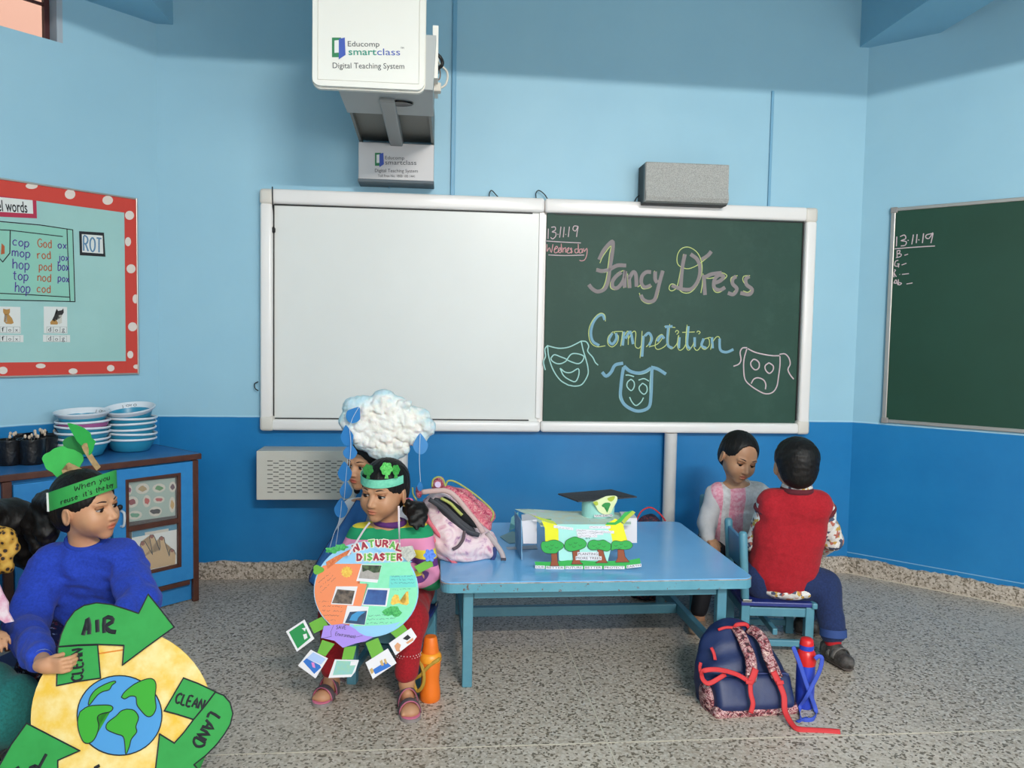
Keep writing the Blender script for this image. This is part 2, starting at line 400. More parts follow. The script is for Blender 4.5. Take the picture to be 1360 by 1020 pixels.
def wrinkle(amp,sc,seed=0,dirs=5):
    r=np.random.RandomState(seed); K=r.normal(size=(dirs,3))*sc; P=r.uniform(0,6.28,dirs); K2=r.normal(size=(dirs,3))*sc*.6; P2=r.uniform(0,6.28,dirs)
    def f(X,Y,Z):
        s=0
        for i in range(dirs):
            w=np.sin(K2[i,0]*X+K2[i,1]*Y+K2[i,2]*Z+P2[i])*1.3
            s=s+np.sin(K[i,0]*X+K[i,1]*Y+K[i,2]*Z+P[i]+w)
        return s*(amp/dirs**.5)
    return f
# ================================================================ ROOM
def WM(kind,u,d=0,z=0):
    """matrix of a frame on a wall: x along the wall, -y into the room"""
    if kind=='back': o=Vector((0,Y0,0)); a=YAW
    else:
        c=Vector((UC*math.cos(YAW),Y0+UC*math.sin(YAW),0)) if kind=='right' else Vector((ULC*math.cos(YAW),Y0+ULC*math.sin(YAW),0))
        o=c; a=-AR if kind=='right' else AL
    x=Vector((math.cos(a),math.sin(a),0)); y=Vector((-math.sin(a),math.cos(a),0))
    return Matrix.Translation(o+x*u-y*d+Vector((0,0,z)))@Matrix.Rotation(a,4,'Z')
def WP(kind,d):
    M=WM(kind,0,d); R=M.to_3x3(); return Plane(M.translation,-(R@Vector((0,1,0))),R@Vector((1,0,0)))
def terrazzo(name,base='8f877b'):
    m=bpy.data.materials.new(name); m.use_nodes=True; t=NT(m)
    a=t.ramp(t.noise(55,6,.75),[(.36,base),(.5,'c4b5a5'),(.66,'dccec0')])
    big=t.ramp(t.noise(1.3,4,.6),[(.3,(.74,.74,.74)),(.7,(1.0,1.0,1.0))]); a=t.mix(1.0,a,big,'MULTIPLY')
    v=t.vor(130,'F1','Color'); sp=t.n('ShaderNodeSeparateColor'); t.l(v,sp.inputs[0])
    w=t.n('ShaderNodeTexNoise'); w.inputs['Scale'].default_value=14; t.l(t.obj(),w.inputs[0])
    gate=t.ramp(sp.outputs[0],[(0,(1,1,1)),(.2,(0,0,0))],'CONSTANT'); a=t.mix(gate,a,'776b5c')
    gate2=t.ramp(sp.outputs[1],[(0,(0,0,0)),(.84,(1,1,1))],'CONSTANT'); a=t.mix(gate2,a,'cabdb0')
    v2=t.vor(55,'F1','Distance'); chip=t.ramp(v2,[(0,(1,1,1)),(.09,(1,1,1)),(.15,(0,0,0))]); c2=t.vor(55,'F1','Color'); s2=t.n('ShaderNodeSeparateColor'); t.l(c2,s2.inputs[0])
    g3=t.ramp(s2.outputs[2],[(0,(0,0,0)),(.52,(1,1,1))],'CONSTANT'); g=t.mix(1.0,chip,g3,'MULTIPLY'); a=t.mix(g,a,'1f1c19')
    t.col(a); t.b.inputs['Roughness'].default_value=.42; t.bump(t.noise(90,3),.12,.001); return m
TERR=terrazzo('terrazzo','ad9d8c'); TERR2=terrazzo('terrazzo_skirting','786b5a')
def wallpaint():
    m=bpy.data.materials.new('two_tone_wall_paint'); m.use_nodes=True; t=NT(m)
    g=t.n('ShaderNodeTexCoord'); s=t.n('ShaderNodeSeparateXYZ'); t.l(g.outputs['Object'],s.inputs[0])
    wob=t.noise(6,2); ad=t.n('ShaderNodeMath',operation='MULTIPLY_ADD'); t.l(wob,ad.inputs[0]); ad.inputs[1].default_value=.006; t.l(s.outputs[2],ad.inputs[2])
    mr=t.n('ShaderNodeMapRange'); t.l(ad.outputs[0],mr.inputs[0]); mr.inputs[1].default_value=.829; mr.inputs[2].default_value=.833
    n1=t.ramp(t.noise(1.8,5,.6),[(.3,'96c2d6'),(.7,'9dc8da')]); n2=t.ramp(t.noise(2.6,6,.65),[(.3,'1b74b0'),(.7,'247fba')])
    sp=t.ramp(t.noise(30,6,.7),[(.72,(0,0,0)),(.8,(1,1,1))]); n2=t.mix(sp,n2,'3a8bc2')
    edge=t.n('ShaderNodeMath',operation='COMPARE'); t.l(ad.outputs[0],edge.inputs[0]); edge.inputs[1].default_value=.836; edge.inputs[2].default_value=.003
    c=t.mix(mr.outputs[0],n2,n1); c=t.mix(edge.outputs[0],c,'a9d4e8'); t.col(c)
    rr=t.n('ShaderNodeMapRange'); t.l(mr.outputs[0],rr.inputs[0]); rr.inputs[3].default_value=.3; rr.inputs[4].default_value=.5; t.l(rr.outputs[0],t.b.inputs['Roughness'])
    b=t.noise(3.5,3); t.bump(b,.25,.01); return m
WPT=wallpaint(); UPB=mat('beam_paint','8dbfd8',.55,vary=(2,'84b6d0',.6)); CEIL=mat('ceiling_paint','b9d5de',.8)
STRIP=mat('pale_divider_strip','cfc4b2',.5); EDGE=mat('pale_blue_edge_paint','86b6d6',.5)
floor=fin('floor',B((0,.4,-.05),(7.4,9.2,.1)),TERR); tag(floor,kind='structure')
def struct(name,bm,m,M=None,parent=None):
    me=bpy.data.meshes.new(name); bm.to_mesh(me); bm.free(); me.materials.append(m); o=bpy.data.objects.new(name,me); COL.objects.link(o)
    if parent: o.parent=parent; MW[o.name]=MW[parent.name]
    else: o.matrix_world=M or Matrix(); MW[o.name]=(M or Matrix()).copy(); o['kind']='structure'
    return o
Mb=WM('back',0)
for (u) in (-1.65,.155,1.96):   # strips running into the room
    bm=bmesh.new(); box(bm,(u,-2.9,.0004),(.0035,5.6,.0012)); struct('divider_strip',bm,STRIP,None,floor).matrix_local=Mb
for d in (1.72,3.5,):
    bm=bmesh.new(); box(bm,(0,-d,.0004),(5.0,.0035,.0012)); struct('divider_strip',bm,STRIP,None,floor).matrix_local=Mb
H=3.25
wb=struct('wall_back',B(((UC+ULC)/2,.06,H/2),(UC-ULC+.02,.12,H)),WPT,Mb)
Mr=WM('right',0); Ml=WM('left',0)
struct('wall_back_right',B((.75,.06,H/2),(1.5,.12,H)),WPT,Mr)
bm=bmesh.new()                       # left splayed wall around its high window
s0,s1,z0,z1=-.425,-1.30,2.525,3.08
box(bm,(s0/2,.06,H/2),(-s0,.12,H)); box(bm,((s0+s1)/2,.06,z0/2),(s0-s1,.12,z0)); box(bm,((s0+s1)/2,.06,(z1+H)/2),(s0-s1,.12,H-z1)); box(bm,((s1-1.5)/2,.06,H/2),(s1+1.5,.12,H))
struct('wall_back_left',bm,WPT,Ml)
eL=Ml@Vector((-1.5,0,0)); eR=Mr@Vector((1.5,0,0))
struct('wall_left',B((eL.x-.06,(eL.y-3.6)/2,H/2),(.12,eL.y+3.6,H)),WPT)
bm=bmesh.new(); x=eR.x+.06
box(bm,(x,(eR.y+.2)/2,H/2),(.12,eR.y-.2,H)); box(bm,(x,-1.0,.55),(.12,2.4,1.1)); box(bm,(x,-1.0,(2.45+H)/2),(.12,2.4,H-2.45)); box(bm,(x,-2.9,H/2),(.12,1.4,H))
struct('wall_right',bm,WPT)
bm=bmesh.new()
for a,b in ((eL.x-.1,-1.8),(2.2,eR.x+.1)): box(bm,((a+b)/2,-3.66,H/2),(b-a,.12,H))
box(bm,(.2,-3.66,.45),(4.0,.12,.9)); box(bm,(.2,-3.66,(2.5+H)/2),(4.0,.12,H-2.5)); struct('wall_front',bm,WPT)
struct('ceiling',B((0,.3,H+.06),(7.4,9.0,.12)),CEIL)
struct('trim_1',B(((eL.x+eR.x)/2,1.70,3.03),(eR.x-eL.x,.30,.45)),UPB)          # cross beam over the room
bm=bmesh.new(); box(bm,(-1.69-.17,-1.15,2.745+.26),(.34,2.33,.52)); struct('trim_2',bm,UPB,Mb)      # beam running back from the left corner
bm=bmesh.new(); box(bm,(1.815+.145,-1.15,2.82+.22),(.29,2.45,.44)); struct('trim_3',bm,UPB,Mb)
# skirting of cut terrazzo with the paint lapping over its ragged top
def skirting(name,M,a,b,hh,dd=.014,seed=1):
    r=random.Random(seed); bm=bmesh.new(); n=int(abs(b-a)/.02)+1; L=[]
    for i in range(n+1):
        u=a+(b-a)*i/n; z=hh+r.uniform(-.004,.004)+.004*math.sin(i*.35+seed)
        L.append([bm.verts.new((u,0,0)),bm.verts.new((u,-dd,0)),bm.verts.new((u,-dd,z-.004)),bm.verts.new((u,-dd+.005,z)),bm.verts.new((u,0,z))])
    for p,q in zip(L,L[1:]):
        for k in range(4): bm.faces.new((p[k],p[k+1],q[k+1],q[k]))
    bmesh.ops.recalc_face_normals(bm,faces=bm.faces); return struct(name,bm,TERR2,M)
skirting('baseboard_back',Mb,ULC,UC,.088,seed=2)
sk=skirting('baseboard_right',Mr,0,1.5,.088,seed=5)
o=struct('edge_line',B((.75,-.016,.001),(1.5,.006,.004)),STRIP,None,sk); 
o=struct('edge_line',B((.75,-.001,.112),(1.5,.002,.004)),EDGE,None,sk)
skirting('baseboard_left',Ml,-1.5,0,.088,seed=9)
# high window in the left splayed wall
DARKM=mat('dark_maroon_window_frame','4a1f22',.5); GREYR=mat('pale_reveal_plaster','a9b2bb',.8)
wn=struct('window_1',B(((s0+s1)/2,.09,z0+.012),(s0-s1,.03,.024),.002),DARKM,Ml)
struct('window_frame',B((s0-.035,.09,(z0+z1)/2),(.022,.03,z1-z0),.002),DARKM,None,wn); struct('window_frame',B((s1+.012,.09,(z0+z1)/2),(.024,.03,z1-z0),.002),DARKM,None,wn)
struct('window_frame',B(((s0+s1)/2,.09,z0+.175),(s0-s1,.016,.012),.002),DARKM,None,wn)
struct('window_frame',B(((s0+s1)/2,.09,z1-.012),(s0-s1,.03,.024),.002),DARKM,None,wn)
struct('window_reveal',B((s0-.012,.06,(z0+z1)/2),(.024,.12,z1-z0)),GREYR,None,wn)
GL=bpy.data.materials.new('window_glass'); GL.use_nodes=True; t=NT(GL); t.b.inputs['Roughness'].default_value=.02; t.b.inputs['Transmission Weight'].default_value=1; t.b.inputs['IOR'].default_value=1.1
struct('window_pane',B(((s0+s1)/2,.09,(z0+z1)/2),(s0-s1,.004,z1-z0)),GL,None,wn)
struct('neighbour_wall',B((-.4,2.3,3.0),(6,.1,6)),mat('pink_outdoor_plaster','f0bca8',.9),WM('left',0))
# thin painted conduits on the back wall
CND=mat('painted_conduit','74a9c6',.45)
bm=bmesh.new(); box(bm,(-.322,-.008,2.57),(.022,.016,1.33),.004); struct('trim_4',bm,CND,Mb)
bm=bmesh.new(); uu=(on(1023,200,Mb.translation,Mb.to_3x3()@Vector((0,1,0)))-Mb.translation).dot(Mb.to_3x3()@Vector((1,0,0)))
box(bm,(uu,-.006,2.25),(.014,.012,.64),.003); struct('trim_5',bm,CND,Mb)
# ================================================================ WRITING BOARD
WHITE=mat('white_enamel_frame','f2ece8',.25); CREAM=mat('cream_corner_plastic','ddd5cb',.35); BLACK=mat('black_gasket','141414',.5)
def boardmat(name,a,b,rough,dust=None):
    m=bpy.data.materials.new(name); m.use_nodes=True; t=NT(m); c=t.ramp(t.noise(1.4,5,.6),[(.3,a),(.7,b)])
    if dust: c=t.mix(t.ramp(t.noise(7,6,.7),[(.5,(0,0,0)),(.8,(.10,.10,.10))]),c,dust)
    t.col(c); t.b.inputs['Roughness'].default_value=rough; t.b.inputs['Specular IOR Level'].default_value=.35; MATS[name]=m; return m
WB=boardmat('whiteboard_enamel','dfdfdb','e4e4e0',.30); GB=boardmat('green_chalkboard','1f4136','264a3d',.55,'6f8f80')
pF=WP('back',.06); xs=[pF.uv(x,y) for x,y in ((345,247),(1088,278),(1073,580),(345,568))]
bL=(xs[0][0]+xs[3][0])/2; bR=(xs[1][0]+xs[2][0])/2; bT=(xs[0][1]+xs[1][1])/2; bB=(xs[2][1]+xs[3][1])/2
div=(pF.uv(724,262)[0]+pF.uv(718,575)[0])/2
wm=WM('back',(bL+bR)/2,0,bB); Wd=bR-bL; Hd=bT-bB
bd=thing('writing_board','wide wall board, white panel left and green chalk panel right, in white frame','board',M=wm)
L0,R0=-Wd/2,Wd/2; dv=div-(bL+bR)/2
fin('whiteboard_panel',B(((L0+dv)/2,-.022,Hd/2),(dv-L0-.03,.016,Hd-.06),.002),WB,bd)
fin('chalkboard_panel',B(((R0+dv)/2,-.022,Hd/2),(R0-dv-.03,.016,Hd-.06),.002),GB,bd,label='green chalkboard half')
fin('backing',B((0,-.008,Hd/2),(Wd-.04,.014,Hd-.04)),WHITE,bd)
def prof(a,b,w,horizontal):
    bm=bmesh.new()
    if horizontal: box(bm,((a[0]+b[0])/2,-.032,a[1]),(b[0]-a[0],.06,w),.014,seg=3)
    else: box(bm,(a[0],-.032,(a[1]+b[1])/2),(w,.06,b[1]-a[1]),.014,seg=3)
    return bm
fw=.068
for (a,b) in ((L0+.055,dv-.001),(dv+.001,R0-.055)):
    fin('frame_rail',prof((a,Hd-.036),(b,Hd-.036),.072,True),WHITE,bd,smooth=True,angle=.6)
    fin('frame_rail',prof((a,.028),(b,.028),.056,True),WHITE,bd,smooth=True,angle=.6)
for x in (L0+.03,R0-.03): fin('frame_stile',prof((x,.055),(x,Hd-.07),.06,False),WHITE,bd,smooth=True,angle=.6)
for x in (L0+.033,R0-.033):
    for z in (.036,Hd-.04): fin('corner_cap',B((x,-.033,z),(.07,.064,.078),.016,seg=3),CREAM,bd,smooth=True,angle=.6)
fin('gasket',B((L0+.062,-.032,Hd/2),(.006,.01,Hd-.14)),BLACK,bd); fin('gasket',B(((L0+dv)/2,-.032,Hd-.075),(dv-L0-.12,.008,.006)),BLACK,bd)
fin('gasket',B(((R0+dv)/2,-.032,Hd-.075),(R0-dv-.12,.008,.005)),BLACK,bd); fin('gasket',B((R0-.063,-.032,Hd/2),(.008,.01,Hd-.14)),BLACK,bd)
fin('gasket',B(((L0+dv)/2,-.032,.0595),(dv-L0-.12,.008,.005)),BLACK,bd)
fin('mullion',B((dv-.012,-.034,Hd/2),(.026,.012,Hd-.14),.003),WHITE,bd)
bm=bmesh.new(); P=[(L0+.062,-.066,Hd+.006),(L0+.063,-.068,Hd-.05),(L0+.06,-.04,Hd-.12),(L0+.0615,-.038,Hd-.19)]; tube(bm,cat(P,5),.003); 
lathe(bm,[(0,-.018),(.010,-.012),(.011,.006),(.005,.014),(0,.016)],10,Matrix.Translation((L0+.062,-.045,Hd-.2)))
fin('hanging_latch',bm,BLACK,bd,smooth=True)
# chalk
CH=dict(p=mat('pink_chalk','d39c9e',.9),w=mat('white_chalk','c9d3cb',.9),y=mat('yellow_chalk','c3cd82',.9),m=mat('mauve_chalk','8f8585',.9),b=mat('blue_chalk','7fa9bd',.9),a=mat('aqua_chalk','a9d3cd',.9),l=mat('pale_pink_chalk','cfb9bd',.9))
pB=WP('back',.031)
def chalk(lines,w,m,name='chalk_line',h=.0004,k=4,root=None,pl=None,flat=.12):
    bm=bmesh.new(); stroke(bm,pl or pB,lines,w,h,k,6,flat); return fin(name,bm,CH[m],root or bd,True)
s=5.44
Fm=T(770,310,s,"140,190 175,120 230,60 240,80 232,160 215,260 205,340 180,400 130,420 90,400 65,370/120,262 160,272 210,262 270,232 335,232/300,280 262,310 235,350 240,390 275,392 315,340 330,270 325,330 325,392/355,300 360,395/355,330 385,280 405,300 410,385/515,280 480,280 450,310 445,360 470,390 515,375/545,275 545,330 560,355/600,270 580,340 560,420 540,480 500,495 460,480 440,445/760,150 745,220 735,300 730,390/800,150 850,190 870,260 855,340 810,400 750,405 700,390 665,375/880,190 925,160 950,130/895,300 900,370 905,445/900,320 950,295 1025,285/965,360 1010,345 1040,315 1010,300 975,330 970,390 1010,410 1050,390/1130,310 1105,330 1105,365 1135,400 1110,440 1070,430/1225,310 1200,330 1205,370 1245,405 1225,440 1160,430")
chalk(Fm,.020,'m',h=.0002)
Fy=T(770,310,s,"145,215 170,160 225,90 215,150 205,230 190,330 165,395 125,412 90,395 65,370/120,255 165,280 205,272 260,240 335,235/315,268 270,290 225,350 225,395 262,405 300,370 330,290/320,300 318,395/345,290 350,390/350,330 390,278 410,300 400,360 420,385 440,370/500,285 470,280 445,320 440,370 455,400 500,395 520,380/540,270 540,320 560,350 590,310 600,268 585,340 570,420 550,480 500,508 450,485 430,430/750,150 735,230 720,310 700,390 665,415 645,400 655,370 685,370 740,425 800,425 850,370 880,290 880,210 850,140 790,100 735,110 705,160 710,225 770,255 830,240 890,200 945,150 950,130/890,290 885,370 875,430/890,320 940,325 1000,310 1028,295/960,350 1010,350 1055,320 1060,300 1020,285 975,320 960,380 975,420 1010,425 1050,395/1140,305 1095,320 1095,360 1130,400 1110,425/1230,305 1185,310 1180,345 1215,385 1240,400 1215,425 1180,415")
chalk(Fy,.0045,'y')
Cb=T(770,310,s,"180,625 165,590 130,600 95,650 80,720 95,780 140,810/235,720 210,770 235,800 265,760 262,720/320,710 310,810/330,760 365,710 385,800/460,740 450,890/470,740 500,720 520,760 500,810/560,780 590,740 610,760/640,670 635,800 670,830/720,750 715,830/785,670 775,800 800,835/615,675 670,672/830,750 830,820/895,760 880,810 915,830/955,750 960,830/1010,760 1015,840 1060,858 1110,838")
chalk(Cb,.014,'b',h=.0002)
Cy=T(770,310,s,"185,635 180,590 145,578 95,625 65,700 75,780 120,818 185,812/240,710 205,750 205,800 235,820 270,790 278,740 245,712 310,708/310,710 295,815/305,770 335,718 350,712 350,805/352,760 385,710 405,720 400,810 425,830 445,810/450,705 445,800 435,900/450,760 480,725 510,730 505,790 480,820/500,820 560,800 600,750 590,730 555,760 545,820 570,838 620,810 640,760 650,655 640,790 660,835 700,800 710,750 715,740 705,810 725,845 765,800 775,660 765,790 785,845 820,800 830,750 825,820 850,845 885,800/610,672 690,680/740,715 830,712/690,715 700,700 715,712 700,730/845,715 855,705 870,715 858,728/925,755 890,770 880,820 905,838 935,810 935,770 925,755 955,760 945,840/950,800 985,750 1010,755 1015,830 1030,850")
chalk(Cy,.0045,'y')
# three masks in chalk
q=7.556
chalk(T(715,440,q,"92,145 200,170 300,160 380,125 430,98/92,145 105,260 150,390 220,490 300,540/430,100 450,190 480,290 498,370 495,440 440,530 370,550 300,540/125,270 160,235 220,255 285,285 240,320 190,325 140,300 125,270/285,285 330,230 390,225 455,250 440,300 400,325 340,310 285,285/218,370 270,410 330,412 400,375 405,440 370,505 300,480 250,440 218,370/95,140 65,180 72,250 52,310 70,388/430,98 480,105 505,150 495,200 545,260 570,310 600,340"),.006,'a')
chalk(T(715,440,q,"860,350 920,400 1000,420 1070,405 1130,370/855,360 840,450 828,560 825,650 860,730 940,785 1020,800 1110,760 1130,640 1135,500 1140,380/640,410 680,450 730,410 770,340 850,320/1130,360 1200,380 1280,430"),.017,'b',h=.0002)
chalk(T(715,440,q,"855,350 930,405 1010,430 1080,415 1130,380/850,380 830,500 818,600 820,680 880,750 960,790 1040,795 1100,760 1125,700 1120,560 1130,400/875,440 910,440 960,455/930,480 895,510 890,555 930,595 960,560 960,510 930,480/1005,490 1060,475 1110,500/1045,520 1012,560 1020,600 1060,632 1090,600 1085,550 1045,520/915,660 940,710 980,745 1030,710 1055,665"),.006,'a')
q=8.5
chalk(T(960,440,q,"280,195 360,235 460,260 560,275 640,275/270,200 240,310 235,420 250,540 310,610 400,670 480,705 560,690 610,620 630,500 645,380 645,280/345,315 315,355 325,400 365,435 405,415 410,360 380,325 345,315/520,355 478,390 485,440 525,475 565,440 568,390 520,355/320,590 350,540 400,525 460,550 485,600 480,655/275,185 220,190 195,240 205,320 180,370 120,395/640,260 700,255 745,300 760,370 735,430 760,490 800,540"),.0065,'l')
q=11.333
chalk(T(715,290,q,"150,155 145,310/195,135 250,130 255,175 205,205 260,215 260,270 215,310 185,285/290,235 300,245/340,125 320,290/390,130 375,285/408,240 418,245/468,125 450,280/595,120 540,115 520,165 560,190 600,120 585,200 575,280/115,340 380,358 640,370/150,550 400,560 690,552"),.0045,'l',k=3)
chalk(T(715,290,q,"130,390 130,500 165,440 195,515 220,390/245,470 290,440 270,420 240,470 250,520 300,500 340,450 310,450 300,500 340,510 345,380 350,510/370,440 370,515/370,470 410,440 410,510 450,480 460,440 430,470 440,520 490,510 500,450 480,460 510,500 490,525/590,460 550,470 560,520 600,500 600,385 600,520/660,460 620,470 620,520 655,510 660,460 665,520/680,450 690,500 730,450 730,540 700,620 650,640 620,630"),.0042,'p',k=3)
# ================================================================ RIGHT GREEN BOARD
pR=WP('right',.018); A=[pR.uv(x,y) for x,y in ((1184,276),(1171,560),(1360,262),(1360,576))]
zT=(A[0][1]+A[2][1])/2; zB=(A[1][1]+A[3][1])/2; uL=(A[0][0]+A[1][0])/2; Wr=1.18
gr=thing('green_chalkboard','green chalkboard in thin metal frame on the angled right wall','board',M=WM('right',uL+Wr/2,0,zB)); Hr=zT-zB
ALU=mat('aluminium_trim','b9b2ab',.35,.6); GB2=boardmat('dark_green_chalkboard','1d4030','23493a',.5)
fin('chalkboard_panel',B((0,-.010,Hr/2),(Wr-.02,.012,Hr-.02)),GB2,gr)
for sx in (-1,1): fin('frame_stile',B((sx*(Wr/2-.011),-.012,Hr/2),(.022,.02,Hr),.003),ALU,gr)
for z in (.009,Hr-.009): fin('frame_rail',B((0,-.012,z),(Wr-.044,.02,.018),.003),ALU,gr)
for sx in (-1,1):
    for z in (.012,Hr-.012): fin('corner_cap',B((sx*(Wr/2-.014),-.0135,z),(.034,.022,.03),.004),mat('grey_corner_plastic','8f8b88',.5),gr)
pG=WP('right',.0165); q=9.27
chalk(T(1163,290,q,"260,225 255,345/300,225 355,205 370,250 310,275 375,285 365,330 310,340/395,268 405,275/465,200 445,320/510,195 500,305/525,262 538,268/590,185 575,305/700,185 625,205 620,240 660,245 705,175 695,240 680,305/235,375 480,355 730,340"),.0048,'l',root=gr,pl=pG,k=3)
chalk(T(1164,290,q,"255,395 255,485/255,400 290,395 280,430 255,435 305,440 295,470 240,485/345,455 390,440/270,515 235,530 225,580 260,590 275,570 280,560 255,562/275,560 272,605/310,575 370,552/220,630 235,640 215,670 215,725/215,670 245,720/285,688 290,692/315,690 400,680/215,800 240,755 265,820/222,800 255,795/270,750 275,820 310,800 280,790/370,808 445,795"),.0045,'l',root=gr,pl=pG,k=3)
# ================================================================ NOTICE BOARD (left angled wall)
pN=WP('left',.016); A=[pN.uv(x,y) for x,y in ((181,262),(187,497),(0,237),(0,502))]
zT=(A[0][1]+A[2][1])/2; zB=(A[1][1]+A[3][1])/2; uR=(A[0][0]+A[1][0])/2; Wn=1.3; Hn=zT-zB
nb=thing('notice_board','pale aqua notice board with red polka dot border of rhyming words','notice board',M=WM('left',uR-Wn/2,0,zB))
AQ=mat('aqua_display_paper','a3ccc8',.85,vary=(3,'9ac4c0',.7)); RED=mat('red_border_paper','cf4034',.7); DOT=mat('cream_dot_print','e3d5cb',.7)
fin('backing_panel',B((0,-.006,Hn/2),(Wn-.01,.010,Hn-.01)),AQ,nb)
for sx in (-1,1): fin('frame_stile',B((sx*(Wn/2-.004),-.009,Hn/2),(.008,.018,Hn),.002),ALU,nb)
for z in (.004,Hn-.004): fin('frame_rail',B((0,-.009,z),(Wn-.016,.018,.008),.002),ALU,nb)
bw=.068
for nm,c,sz in (('border_strip',(0,-.0118,Hn-bw/2-.008),(Wn-.018,.0012,bw)),('border_strip',(0,-.0118,.008+bw*.42),(Wn-.018,.0012,bw*.84)),('border_strip',(Wn/2-.008-bw*.4,-.0122,Hn/2),(bw*.8,.0012,Hn-.018)),('border_strip',(-Wn/2+.008+bw*.4,-.0122,Hn/2),(bw*.8,.0012,Hn-.018))):
    fin(nm,B(c,sz),RED,nb)
pb=WP('left',.0131)
def dots(L):
    for (x,y,rx,ry) in L:
        P=[(x+rx*math.cos(a),y+ry*math.sin(a)) for a in [i*math.pi/10 for i in range(20)]]
        fin('polka_dot',ppoly(pb,P,0,.0006),DOT,nb,True)
dots([(93,258,7,6.5),(143,266,7,6),(172,286,6,6),(170,321,4,6),(174,357,6,6),(180,397,4,6),(176,434,6,6),(173,471,4,5),(181,487,4,3),(147,489,5,4.3),(97,493,6,3.8),(54,486,6.5,3.2),(4,492,6,5),(42,247,8,4)])
def paper(pl,pts,m,name,root,h=0,th=.0006,lab=None):
    o=fin(name,ppoly(pl,pts,h,th),m,root,True)
    if lab: o['label']=lab
    return o
pn=WP('left',.0115); WPAP=mat('white_paper','dfe0dc',.8); INK=mat('black_ink','16161c',.6); CRIM=mat('crimson_card','b52c4a',.7)
paper(pn,[(-40,252),(48,261),(49,290),(-40,286)],CRIM,'title_card',nb,.0002); paper(pn,[(-40,258),(43,266),(44,284),(-40,279)],WPAP,'title_label',nb,.0009)
text('Vowel words',(-26,278.5),(36.5,282.5),pn,INK,nb,'lettering',.0016,ht=15,bold=.015)
SEA=mat('seagreen_card','8fc7b5',.8); paper(pn,[(-60,290),(97,304),(100,401),(-60,396)],SEA,'word_chart',nb,.0002,lab='sea green hand-drawn chart of words')
bm=bmesh.new(); stroke(bm,pn,T(0,220,3.4,"-100,245 0,252 180,268 328,290/328,290 333,450 338,614/-100,602 0,606 180,610 338,614/-100,285 45,292 282,320/302,285 308,450 316,612/-100,572 120,582 312,594/46,292 44,395 12,435 -20,400"),.0042,.001,1,4,.3); fin('marker_outline',bm,INK,nb,True)
PUR=mat('purple_marker','4b2f8c',.7); ORM=mat('orange_marker','b35a33',.7)
def words(L,m,w=.0042):
    for (s,x0,y0,x1,y1,hh) in L: bm=bmesh.new(); hand(bm,s,(x0,y0),(x1,y1),hh,pn,w,.0012); fin('handwriting',bm,m,nb,True)
words([('cop',16.5,325.5,38,328.5,11),('mop',16,340,39.5,342.5,11),('hop',17,356.5,38.5,358.5,13),('top',17,371,37,373,12),('hop',20,387.5,39.5,389.5,13),('ox',77,329.5,88,330.5,9),('jox',77,345.5,91,347,9),('box',77,358.5,91,360,11),('pox',77,373.5,91,375,9)],PUR)
words([('God',50,328,68,329.5,11),('rod',50,343.5,67,344,10.5),('pod',52,358.5,68,360,10.5),('nod',50,373,67,374.5,10.5),('cod',49,388,66.5,389,10)],ORM)
paper(pn,[(105,307),(138,309),(140,341),(106,339)],INK,'word_frame',nb,.0002); paper(pn,[(108.5,311),(136,313),(137,337),(109,335)],WPAP,'word_card',nb,.001)
bm=bmesh.new(); hand(bm,'ROT',(111,333),(134.5,335.5),19,pn,.007,.0018); fin('handwriting',bm,mat('slate_blue_marker','5d86a8',.7),nb,True)
paper(pn,[(2,323),(6,327),(6,337),(1,338)],ORM,'drawn_bead',nb,.001)
GRID=mat('grey_print_line','8a938f',.8)
def animal(x,y,w1,w2,cols,shape,eye):
    paper(pn,[(x,y),(x+31,y+.7),(x+31.5,y+36),(x+.2,y+35.5)],WPAP,'picture_card',nb,.0004)
    paper(pn,[(x-1,y+37.5),(x+35,y+38),(x+35,y+47.5),(x-1,y+47)],WPAP,'picture_card',nb,.0004)
    for c,pts in zip(cols,shape): paper(pn,[(x+a,y+b) for a,b in pts],c,'printed_animal',nb,.0012)
    bm=bmesh.new()
    for yy in (27,39):
        for i in range(3):
            a=x+4+i*9; stroke(bm,pn,[[(a,y+yy),(a+8.4,y+yy+.2),(a+8.4,y+yy+7.7),(a,y+yy+7.5),(a,y+yy)]],.0012,.0012,1,4,.3)
    fin('letter_box',bm,GRID,nb,True)
    for i,ch in enumerate(w1):
        for yy in (33.3,45.3): text(ch,(x+6+i*9,y+yy),(x+9.8+i*9,y+yy),pn,INK,nb,'lettering',.0014,ht=5 if ch in 'ox' else 6)
TAN=mat('tan_fur_print','b98a4c',.8); DK=mat('dark_fur_print','33302e',.8); GRY=mat('pale_fur_print','cfcabf',.8)
animal(58,407,'dog','',[DK,TAN,GRY],[[(17,3),(19,6),(24,5),(26,2.5),(26.5,8),(23,11),(22,15),(14,20),(11,18),(14,12),(18,9)],[(11,18),(16,17),(19,22),(18,24),(9,24),(8.5,21)],[(19,12),(24,11),(24,22),(20,23.5),(18,18)]],None)
animal(-4,407,'fox','',[TAN,TAN,GRY],[[(8,3),(10,5),(14,4.5),(17,3),(17,8),(15,11),(10,11),(8,8)],[(10,10),(15,10),(20,16),(22,22),(19,23.5),(12,23),(9,20),(9.5,14)],[(9.5,11),(13,12),(13,21),(10,21)]],None)
